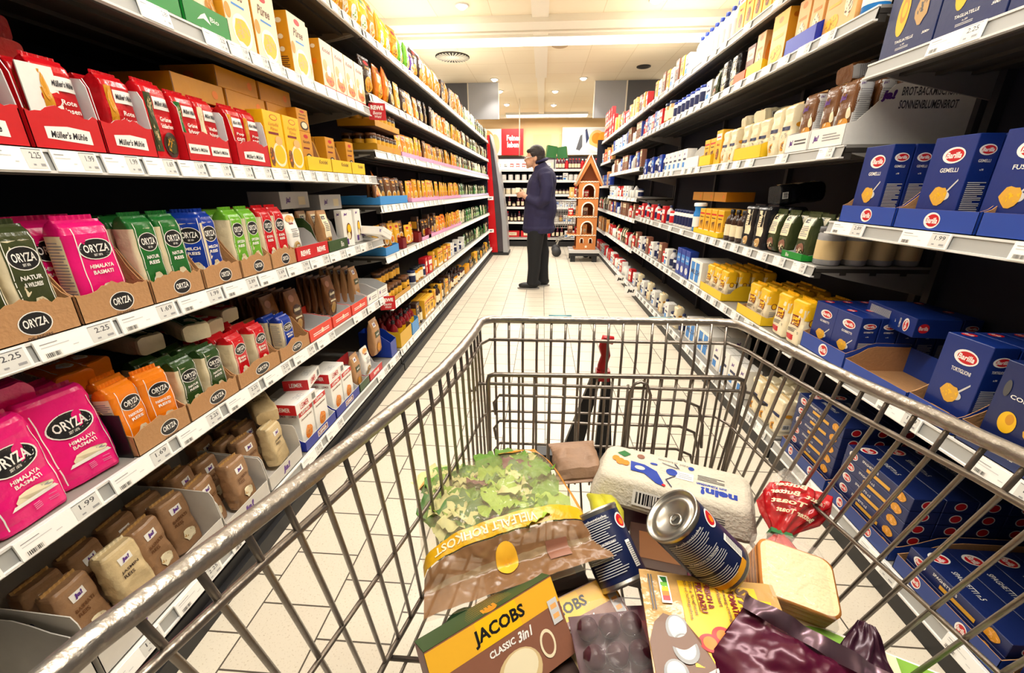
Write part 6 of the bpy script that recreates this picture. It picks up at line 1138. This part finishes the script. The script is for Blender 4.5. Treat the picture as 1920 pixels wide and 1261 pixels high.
# --- cans
foil = mat('can_tin', '#b0aea8', .33, .95); lab = mat('can_label', '#101c44', .35)
def can(c, ax, spin, lb, yellow=False, H=.112, R=.0395):
    e = empty('food_can', (0, 0, 0), 0, lb, 'tin can', )
    g = G(); g.lathe([(R * .93, 0), (R * 1.03, .001), (R * 1.03, .004), (R, .006), (R, H - .006), (R * 1.03, H - .004), (R * 1.03, H), (R * .96, H - .001), (R * .93, H - .005), (R * .78, H - .005), (R * .76, H - .0035), (R * .6, H - .0035), (R * .58, H - .005), (0, H - .005)], foil, 40); part(g, 'tin_body', e)
    g = G(); n = 40; g.rings([[(R * 1.006 * cos(2 * pi * k / n), R * 1.006 * sin(2 * pi * k / n), z) for k in range(n)] for z in (.008, .03, .06, H - .009)], lab, False, False)
    S = lambda u, v, o: Vector((R * (1.006 + .0) * cos(u) + o * cos(u), R * 1.006 * sin(u) + o * sin(u), .008 + v * (H - .017)))
    rr = random.Random(4); it = []
    for j in range(24):
        v = .93 - j * .036
        if j in (10, 17): continue
        it.append(('r', -.9, v, .55 - rr.uniform(0, .4), v + .011, 'lgrey'))
    decal(g, S, it, True); decal(g, S, [('t', 'Authentische', -.1, .94, 1.1, .05, 'white', 0, .0), ('t', 'INFORMAZIONI NUTRIZIONALI', -.2, .555, 1.2, .035, 'white', 0, .02), ('o', 1.05, .8, .30, .13, 'white'), ('o', 1.05, .8, .24, .10, 'red'), ('o', 1.05, .78, .12, .05, 'orange'), ('r', .75, .1, 1.0, .5, 'white')] + [('r', .78, .12 + .03 * k, .98, .128 + .03 * k, 'black') for k in range(12)], False)
    if yellow: decal(g, S, [('r', -1.6, 0, .8, .10, 'gold'), ('h', -1.3, .12, .4, .1, 'yellow', 'orange', 10)], True)
    part(g, 'paper_label', e, 'dark blue printed label')
    g = G(); g.tube([(R * .32 + .0095 * cos(a), .008 * sin(a), H - .002) for a in [2 * pi * k / 16 for k in range(16)]], .0016, foil, 6, True); g.box(-R * .1, R * .2, -.004, .004, H - .0045, H - .002, foil); part(g, 'pull_ring', e)
    Z = Vector(ax).normalized(); X = Vector(spin); X = (X - Z * X.dot(Z)).normalized(); Y = Z.cross(X); m = Matrix((X, Y, Z)).transposed().to_4x4(); m.translation = Vector(c) ; e.matrix_world = m; return e
def axis_can(base, lid, spin, lb, **k): b, l = Vector(base), Vector(lid); return can(b, l - b, spin, lb, **k)
axis_can((.264, .455, .652), (.189, .463, .727), (.1, -1, .3), 'dark blue tin can tipped over against the egg carton', yellow=True)
axis_can((.1415, .4806, .575), (.104, .546, .630), (.15, -1, .1), 'dark blue tin can standing tilted beside the salad bag')
# --- salad bag
sb_ = empty('salad_bag', (0, 0, 0), 0, 'clear bag of lettuce with a yellow printed band', 'salad bag')
rs = random.Random(8)
lf = [mat('leaf_a', '#5c8a22', .45, vary=.3, scale=60, bump=.4), mat('leaf_b', '#8fae36', .45, vary=.2, scale=60, bump=.4), mat('leaf_c', '#c9c486', .5, vary=.1, scale=50), mat('leaf_d', '#3f6b22', .45, vary=.25, scale=60), mat('leaf_e', '#6d3440', .5, vary=.2, scale=60)]
Wb, Lb = .135, .30      # half width, length; local x across, y from seal (0) to far end, z up
def env(u, t): return .062 * max(0, 1 - abs(u) ** 2.6) ** .5 * max(0.02, sin(pi * min(1, max(0, (t - .12) / .88)) ** .8)) ** .6
g = G()
for i in range(190):
    t = rs.uniform(.30, .92); u = rs.uniform(-.74, .74); zz = env(u, t) * rs.uniform(.35, .88); s = rs.uniform(.014, .034); a = rs.uniform(0, 6.28); n = 7; ti = rs.uniform(-.7, .7); tj = rs.uniform(-.7, .7)
    V = []; 
    for p in range(n):
        for q in range(n):
            x = (p / (n - 1) - .5) * 2; y = (q / (n - 1) - .5) * 2; rr_ = sqrt(max(0, 1 - .32 * y * y)); X = x * s * rr_ * .75 * (1 + .15 * sin(7 * y + i)); Y = y * s; Z = s * (.25 * noise.noise(Vector((x * 2.2, y * 2.2, i))) * 2 + .12 * sin(9 * y + 5 * x) * abs(x)) + X * ti * .6 + Y * tj * .6
            V.append((u * Wb + X * cos(a) - Y * sin(a), t * Lb + X * sin(a) + Y * cos(a), min(zz + Z, env(min(.95, abs(u)), t) * 1.02 + .004)))
    m_ = lf[rs.choices(range(5), (7, 3, 3 if u > -.2 else 6, 3, 2 if t > .6 else .4))[0]]
    g.add(V, [(p * n + q, p * n + q + 1, (p + 1) * n + q + 1, (p + 1) * n + q) for p in range(n - 1) for q in range(n - 1)], m_, True)
o = part(g, 'lettuce_leaves', sb_); o['kind'] = 'stuff'
def sheet(f, nu, nv, m, u0=-1, u1=1, v0=0, v1=1):
    g = G(); V = [f(u0 + (u1 - u0) * i / nu, v0 + (v1 - v0) * j / nv) for j in range(nv + 1) for i in range(nu + 1)]
    g.add(V, [(j * (nu + 1) + i, j * (nu + 1) + i + 1, (j + 1) * (nu + 1) + i + 1, (j + 1) * (nu + 1) + i) for j in range(nv) for i in range(nu)], m, True); return g
fwid = lambda t: Wb * (1 - .10 * max(0, t - .75) / .25) * (1 + .05 * max(0, .2 - t) / .2)
top = lambda u, t, k=0: Vector((u * fwid(t), t * Lb, env(u, t) * 1.06 + .004 + k + .0035 * noise.noise(Vector((u * 5, t * 9, 3))) + .0015 * noise.noise(Vector((u * 16, t * 25, 3)))))
part(sheet(lambda u, t: top(u, t), 40, 44, film('film_clear', '#d8c9a0', .20, .08)), 'clear_film_top', sb_)
part(sheet(lambda u, t: Vector((u * fwid(t), t * Lb, -env(u, t) * .5)), 20, 20, film('film_clear', '#d8c9a0', .20, .08)), 'clear_film_bottom', sb_)
brownfilm = film('film_brown', '#86603f', .86, .25); ybf = mat('band_yellow', '#d9a514', .3, bump=.3, scale=40)
part(sheet(lambda u, t: top(u, t, .0012), 40, 10, brownfilm, v0=0, v1=.20), 'brown_film_hem', sb_)
part(sheet(lambda u, t: top(u, t, .0022 + 0), 40, 6, ybf, v0=.205, v1=.275), 'yellow_band', sb_)
for a, b, u0, u1 in ((.88, .99, .3, .98), (.80, 1.0, -1, -.86), (.28, .99, .90, .99)): part(sheet(lambda u, t: top(u, t, .002), 10, 16, mat('film_orange', '#d08a1a', .3), v0=a, v1=b, u0=u0, u1=u1), 'orange_edge_print', sb_)
g = G(); decal(g, lambda u, v, o: top(u, .205 + v * .07, .003 + o), [('t', 'VIELFALT ROHKOST', -.25, .5, 1.2, .55, 'cream', 180, .02)]); part(g, 'band_lettering', sb_); g = G(); decal(g, lambda u, v, o: top(u, v * .2, .002 + o), [('o', -.1, .62, .12, .26, 'jgold')], True); part(g, 'round_seal', sb_); g = G(); decal(g, lambda u, v, o: top(u, v * .2, .002 + o), [('r', .35, .35, .6, .7, 'cocoa')], True); part(g, 'info_panel', sb_)
orient(sb_, (-.012, .428, .618), (.25, .095, 0.02), (-.02, .30, .0))
# --- coffee box in front
jb = [('r', -1, 0, 1, 1, 'cocoa.c'), ('r', -1, .66, 1, .985, 'jgold'), ('r', -.3, .66, .35, .985, 'yellow'), ('t', 'JACOBS', .04, .80, .80, .20, 'black', 0, .035), ('t', 'CLASSIC', -.02, .56, .40, .08, 'white', 0, .03), ('t', '3in1', .34, .555, .22, .12, 'white', .02, .03),
    ('o', .12, .20, .34, .26, 'beige'), ('o', .14, .24, .27, .2, 'cream'), ('o', .62, .30, .12, .17, 'cream'), ('o', .62, .30, .09, .13, 'cocoa'), ('p', [(-.25, .0), (-.1, .16), (.05, .04), (0, 0)], 'cream'), ('h', -.28, .12, .12, .12, 'beige', 'cream', 6), ('r', .80, .44, .96, .74, 'lgrey'), ('r', .83, .5, .93, .56, 'peach'), ('r', .83, .62, .93, .68, 'peach')]
tp = [('r', -1, 0, 1, 1, 'dgreen')]
dots = []
for i in range(30):
    for j in range(9):
        x, yv = -.35 + i * .024, .1 + j * .10; rr_ = .010 * (1 - abs(i - 15) / 20)
        if abs((x + .0) / .36) ** 2 + ((yv) / .95) ** 2 < 1.05: dots.append(('r', x, yv, x + rr_, yv + .05, 'gold'))
crown = [('o', .0, .02 + .14, .10, .16, 'gold')] + [('p', [(-.12 + .06 * k, .1), (-.11 + .06 * k, .42), (-.07 + .06 * k, .42), (-.07 + .06 * k, .1)], 'gold') for k in range(4)]
g = make_box(.185, .05, .098, 'dgreen.c', jb, [('r', -1, 0, 1, 1, 'dred')], [('r', -1, 0, 1, 1, 'dred')], tp + crown + dots)
reg('jacobs', 'coffee_box', 'coffee box', g, .185, .05, .098, [])
def face_box(key, tl, tr, br, lb, scale=None):
    """front face spanned by three corners: top left, top right, bottom right"""
    tl, tr, br = map(Vector, (tl, tr, br)); X = (tr - tl); Zv = (tr - br); w, d, h = CAT[key][4:7]; Xn = X.normalized(); Zn = (Zv - Xn * Zv.dot(Xn)).normalized(); Yn = Zn.cross(Xn)
    c = (tl + tr) / 2 - Zn * h + Yn * d / 2
    o = inst(key, (0, 0, 0), (0, 0, 0), lb); m = Matrix((Xn, Yn, Zn)).transposed().to_4x4(); m.translation = c; o.matrix_world = m; return o
face_box('jacobs', (-.127, .318, .642), (.0235, .430, .645), (.0857, .407, .575), 'instant coffee box with yellow band and white cup photo, face up in front')
face_box('jacobs', (-.02, .42, .572), (.088, .478, .58), (.14, .40, .55), 'second coffee box lying deeper under the brown hem of the salad bag')
# --- soup sachet: local z = printed up (towards the picture's right)
sp = [('r', -.86, .27, .50, .84, 'yellow'), ('r', -.66, .84, -.1, .93, 'yellow'), ('t', 'SPAGHETTI', -.28, .735, 1.08, .10, 'brown', 0, .05), ('t', 'TOMATE-MOZZARELLA', -.16, .645, 1.25, .05, 'dred', 0, .04), ('t', 'tomatig-cremig, mit Basilikum', -.24, .59, 1.1, .03, 'brown'), ('t', 'verfeinert', -.64, .55, .36, .03, 'brown'),
    ('t', 'FRISCH &', -.62, .475, .44, .042, 'dred', 0, .04), ('t', 'FIX DAZU', -.58, .415, .52, .045, 'dred', 0, .04), ('r', -.84, .383, -.34, .388, 'brown'), ('t', '250 g Spaghetti', -.56, .352, .58, .026, 'brown'), ('t', '50 ml Schlagsahne', -.52, .315, .66, .026, 'brown'), ('o', -.40, .885, .16, .045, 'red'), ('t', 'MAGGI', -.40, .88, .24, .035, 'yellow'),
    ('o', .02, .50, .15, .075, 'red'), ('o', .02, .50, .10, .045, 'orange'), ('o', .14, .40, .14, .075, 'red'), ('o', .14, .40, .1, .045, 'orange'), ('o', .34, .54, .05, .04, 'green'), ('o', .34, .60, .05, .04, 'green'),
    ('p', [(-.25, .12), (-.15, .26), (.1, .34), (.45, .40), (.9, .38), (1, .02), (.2, .0), (-.1, .05)], 'brown'), ('o', -.02, .20, .22, .08, 'grey'), ('o', -.04, .20, .18, .06, 'lgrey'), ('o', .26, .23, .22, .085, 'grey'), ('o', .24, .23, .18, .065, 'lgrey'), ('o', .62, .14, .20, .08, 'grey'), ('o', .60, .14, .15, .06, 'lgrey'), ('o', .86, .52, .42, .25, 'lgrey'), ('o', .88, .52, .34, .19, 'cream'), ('h', .82, .50, .20, .14, 'yellow', 'peach', 30),
    ('r', -.90, .13, -.42, .20, 'white'), ('r', -.88, .14, -.78, .19, 'green'), ('r', -.78, .14, -.70, .19, 'lime'), ('r', -.70, .14, -.62, .19, 'yellow'), ('r', -.62, .14, -.54, .19, 'orange'), ('r', -.54, .14, -.46, .19, 'red'), ('l', -.9, .05, -.3, .09, 2, 'dgrey')]
reg('sachetbig', 'sauce_sachet', 'sauce sachet', make_loft(.145, .012, .178, 'sachet', 'tan.p', sp, n=2.4, seg=36, wr=.0012, ns=16), .145, .012, .178)
o = inst('sachetbig', (0, 0, 0), (0, 0, 0), 'brown and yellow spaghetti sauce sachet with tomato photo, turned sideways')
c0 = Vector((.145, .440, .655)); ZL = (Vector((.330, .436, .645)) - c0).normalized(); XL = Vector((-.03, -.135, -.035)); XL = (XL - ZL * XL.dot(ZL)).normalized(); YL = ZL.cross(XL)
m = Matrix((XL, YL, ZL)).transposed().to_4x4(); m.translation = c0 + XL * .0725; o.matrix_world = m
# --- sliced bread in a tied bag
br = empty('bread_bag', (0, 0, 0), 0, 'clear bag of sliced toast bread closed with a green clip and red printed neck', 'bread bag')
crust = mat('crust', '#b5712c', .8, vary=.15, scale=30, bump=.3); crumb = mat('crumb', '#ecd3a4', .95, vary=.06, scale=120, bump=.4)
for i in range(8):
    g = G(); R = []
    for y, ins in ((0, .003), (.0015, .0), (.0105, 0), (.012, .003)):
        ring = []; hw, hh, r = .057 - ins, .053 - ins, .018
        for cx, cz, a0 in ((hw - r, hh - r, 0), (-hw + r, hh - r, 90), (-hw + r, -hh + r, 180), (hw - r, -hh + r, 270)):
            for k in range(6): a = radians(a0 + 18 * k); ring.append((cx + r * cos(a) + .002 * noise.noise(Vector((k, i, a0))), .046 - (cz + r * sin(a)) * .92, -.052 + y + .0128 * i))
        R.append(ring)
    g.rings(R, crust, False, False); n = len(R[0]); g.add(R[0], [tuple(range(n))[::-1]], crumb); g.add(R[-1], [tuple(range(n))], crumb); part(g, 'bread_slice', br)
fr_ = lambda s: [(.0, s)]
g = G(); R = []
prof = [(-.004, .061, .057), (.05, .062, .058), (.094, .060, .056), (.115, .045, .042), (.132, .022, .020), (.142, .011, .010)]
def rring(y, a, b, cx=0, cz=0, w=.0, n=40, sd=0, tw=0):
    ring = []
    for k in range(n):
        t = 2 * pi * k / n; e_ = 3.2 if a > .04 else 2; c_, s_ = cos(t), sin(t); q = 1 + w * sin(9 * t + sd) * .5 + w * noise.noise(Vector((c_ * 3, s_ * 3, y * 20 + sd)))
        ring.append((cx + math.copysign(abs(c_) ** (2 / e_), c_) * a * q, y, cz + math.copysign(abs(s_) ** (2 / e_), s_) * b * q))
    return ring
R = [rring(y, a, b, w=.02 if a > .05 else .25) for y, a, b in prof]; g.rings(R, film('film_bread', '#fbf6ea', .15, .07), True, False); part(g, 'clear_film', br)
def slant(y): return (y - .142) * .35, (y - .142) * .75
redf = film('film_red', '#c2101c', .80, .2)
g = G(); g.rings([rring(y, a, b, w=.3, sd=2) for y, a, b in ((.090, .030, .028), (.118, .026, .022), (.140, .0112, .0102))], redf, False, False); part(g, 'red_gathers', br)
g = G(); R = []
for y, a, b in ((.142, .011, .010), (.158, .022, .018), (.18, .040, .026), (.205, .050, .030), (.228, .048, .026), (.236, .040, .020)): sx, sz = slant(y); R.append(rring(y, a, b, sx, sz * .4, w=.28, sd=1, n=48))
g.rings(R, redf, False, True)
def Sneck(u, v, o):
    y = .168 + v * .062; sx, sz = slant(y); a = .034 + .018 * sin(v * 2.2); b = .023 + .008 * sin(v * 2.2); t = u * 1.4 + pi / 2
    return Vector((sx + (a * 1.12 + o + .002) * cos(t), y, sz * .4 + (b * 1.18 + o + .002) * sin(t)))
decal(g, Sneck, [('t', 'Butter', -.3 * -1, .85, .7, .14, 'cream', 0, .03), ('t', 'Toast  Butter', .0, .6, 1.3, .14, 'cream', 0, .03), ('t', 'Toast', .2, .34, .8, .14, 'cream', 0, .03), ('t', 'Butter Toast', -.1, .1, 1.1, .13, 'cream', 0, .03)]); part(g, 'red_printed_neck', br)
g = G(); R = [rring(y, a, b, *[q * 1 for q in (slant(y)[0] - .02, slant(y)[1] * .4)], w=.4, sd=5) for y, a, b in ((.230, .026, .016), (.25, .028, .018), (.268, .022, .012))]; g.rings(R, film('film_bread', '#fbf6ea', .15, .07), False, True); part(g, 'clear_film_end', br)
g = G(); g.box(-.018, .018, .1385, .1475, -.011, .012, mat('clip_green', '#0e6a30', .4)); part(g, 'green_clip', br)
orient(br, (.350, .428, .598), (.150, -.045, -.02), (.080, .19, .062)); br.scale = (.84, .84, .84); 
# --- dark red coffee bag
mr = mat('foil_maroon', '#4c0a28', .26, .2, bump=.5, scale=7)
cb = empty('foil_bag', (0, 0, 0), 0, 'crumpled shiny dark red foil bag at the front of the trolley', 'foil bag')
def fb(u, v):
    t = v; w = .118 * (1 - .32 * t) ; zz = .055 * (1 - abs(u) ** 2.5) * (1 - t) ** .7 * (1 if t < 1 else 0) + .004
    return Vector((u * w, -.03 + t * .135, zz + .014 * noise.noise(Vector((u * 2.4, t * 4, 2))) * (1 - t * .3) + .006 * abs(noise.noise(Vector((u * 7, t * 9, 5))))))
part(sheet(fb, 40, 40, mr), 'front_film', cb); part(sheet(lambda u, v: Vector((fb(u, v).x, fb(u, v).y, min(-.02 + .02 * v, fb(u, v).z - .002))), 20, 20, mr), 'back_film', cb)
g = sheet(lambda u, v: Vector((u * .082, .103 + v * .018, .012 + .010 * sin(u * 9) * v + .012 * noise.noise(Vector((u * 4, v, 9))))), 40, 3, mat('foil_seam', '#6d5560', .3, .6)); part(g, 'crimped_seal', cb)
orient(cb, (.278, .276, .592), (.84, -.50, -.12), (.45, .62, .58))
cb2 = empty('foil_bag', (0, 0, 0), 0, 'dark purple foil bag corner standing up beside the pale green packet', 'foil bag')
mp = mat('foil_plum', '#3a1a2c', .3, .2, bump=.5, scale=9)
part(sheet(lambda u, v: Vector((u * .055 * (1 - .85 * v), v * .10, .018 * (1 - abs(u) ** 2) * (1 - v) + .008 * noise.noise(Vector((u * 3, v * 5, 7))))), 24, 24, mp), 'front_film', cb2); part(sheet(lambda u, v: Vector((u * .055 * (1 - .85 * v), v * .10, -.004 - .01 * (1 - v))), 8, 8, mp), 'back_film', cb2)
orient(cb2, (.372, .312, .595), (.14, -.05, -.03), (-.01, .10, .07))
# --- pale green packet, clear pack, others
carton('palegreen', .19, .12, .03, 'white', [], [], [], [('r', -.97, .03, .97, .97, 'cream'), ('r', .45, .03, .97, .97, 'leaf'), ('o', -.3, .75, .5, .22, 'leaf'), ('o', -.3, .75, .3, .12, 'olive'), ('p', [(.05, .62), (.10, .56), (.22, .7), (.2, .74)], 'dgreen'), ('r', .2, .05, .75, .22, 'red'), ('t', 'REWE', .48, .14, .4, .08, 'white', 0, .03)], name='frozen_food_box', cat='food box')
o = inst('palegreen', (0, 0, 0), (0, 0, 0), 'flat pale green and white box with a red mark below the bread'); orient(o, (.400, .352, .560), (.18, -.06, -.02), (.06, .18, .02))
cp = empty('clear_pack', (0, 0, 0), 0, 'crinkled clear wrapped pack of dark fruit between coffee box and sauce sachet', 'clear pack')
g = sheet(lambda u, v: Vector((u * .05, v * .11, .03 * (1 - abs(u) ** 3) + .008 * noise.noise(Vector((u * 3, v * 6, 1))))), 24, 24, film('film_pack', '#cfc4c4', .13, .08)); part(g, 'clear_film', cp)
g = G()
for i in range(9): g.lathe([(.002, -.012), (.012, -.008), (.015, 0), (.012, .008), (.002, .012)], mat('fruit_plum', '#3a1320', .35), 12, (-.03 + .03 * (i % 3), .02 + .033 * (i // 3), .008))
o = part(g, 'dark_fruit', cp); o['kind'] = 'stuff'
part(sheet(lambda u, v: Vector((u * .05, v * .11, -.008)), 2, 2, mat('pack_tray', '#4a1626', .5)), 'pack_tray', cp)
orient(cp, (.118, .315, .575), (.11, .02, 0), (.0, .11, .02))
bnn = mat('banana_skin', '#b8b428', .45, vary=.15, scale=30)
for i, (dx, lb) in enumerate(((0, 'green yellow banana beside the salad bag'), (.022, 'green yellow banana tucked under the egg carton'))):
    g = G(); pts = [(.0, -.07, .0), (.0, -.06, .004), (.004, -.045, .012), (.01, -.02, .020), (.012, .02, .022), (.008, .055, .014), (.0, .08, .0), (-.002, .09, -.006)]; g.tube(pts, [.004, .008, .015, .018, .018, .015, .007, .004], bnn, 7); o = link('banana', g.mesh('banana'), None, (.098 + dx, .575, .59), (0, .3, -.1)); tag(o, lb, 'banana', None)
reg('paperbag', 'paper_bag', 'paper bag', make_loft(.10, .05, .09, 'pillow', mat('paper_brown', '#9a7a62', .6, bump=.5, scale=30), [('p', [(.2, .2), (.9, .3), (.8, .9), (.4, .6)], 'white')], n=3, wr=.006), .10, .05, .09)
o = inst('paperbag', (.09, .70, .585), (radians(-60), 0, .2), 'brown and white paper bag between lettuce and egg carton')
g = G(); g.lathe([(.03, 0), (.032, .004), (.032, .05), (.028, .055)], 'dred.p', 24); o = link('jam_jar', g.mesh('jam_jar'), None, (-.09, .40, .52), (.2, 0, 0)); tag(o, 'red jar half hidden under the salad bag and coffee box', 'jar')
gl = G(); gl.lathe([(.033, .045), (.034, .046), (.034, .058), (.03, .06)], 'green', 24); part(gl, 'lid', o)
g = make_box(.16, .10, .05, 'dbrown.c', [], [], [], [('r', -.8, .2, .8, .8, 'brown')]); reg('underbox', 'food_carton', 'food box', g, .16, .10, .05)
for i, (x, y, rz_, lb) in enumerate(((.0, .52, .3, 'plain carton supporting the salad bag from below'), (.25, .57, -.2, 'plain carton under the tipped tin can'), (.22, .40, .1, 'plain carton under the sauce sachet'), (-.03, .37, .5, 'plain carton under the front coffee box'))): inst('underbox', (x, y, .5045), (0, 0, rz_), lb)
g = make_box(.17, .12, .055, 'maroon.c', [], [], [], [('r', -.8, .2, .8, .8, 'dred')]); reg('under2', 'food_carton', 'food box', g, .17, .12, .055); inst('under2', (.155, .40, .5045 + .0), (0, 0, .1), 'dark red carton beneath the standing tin can'); inst('under2', (.33, .49, .5045), (0, 0, -.3), 'dark red carton beneath the bread bag'); inst('under2', (.26, .70, .5045), (0, 0, -.3), 'dark red carton beneath the egg carton')
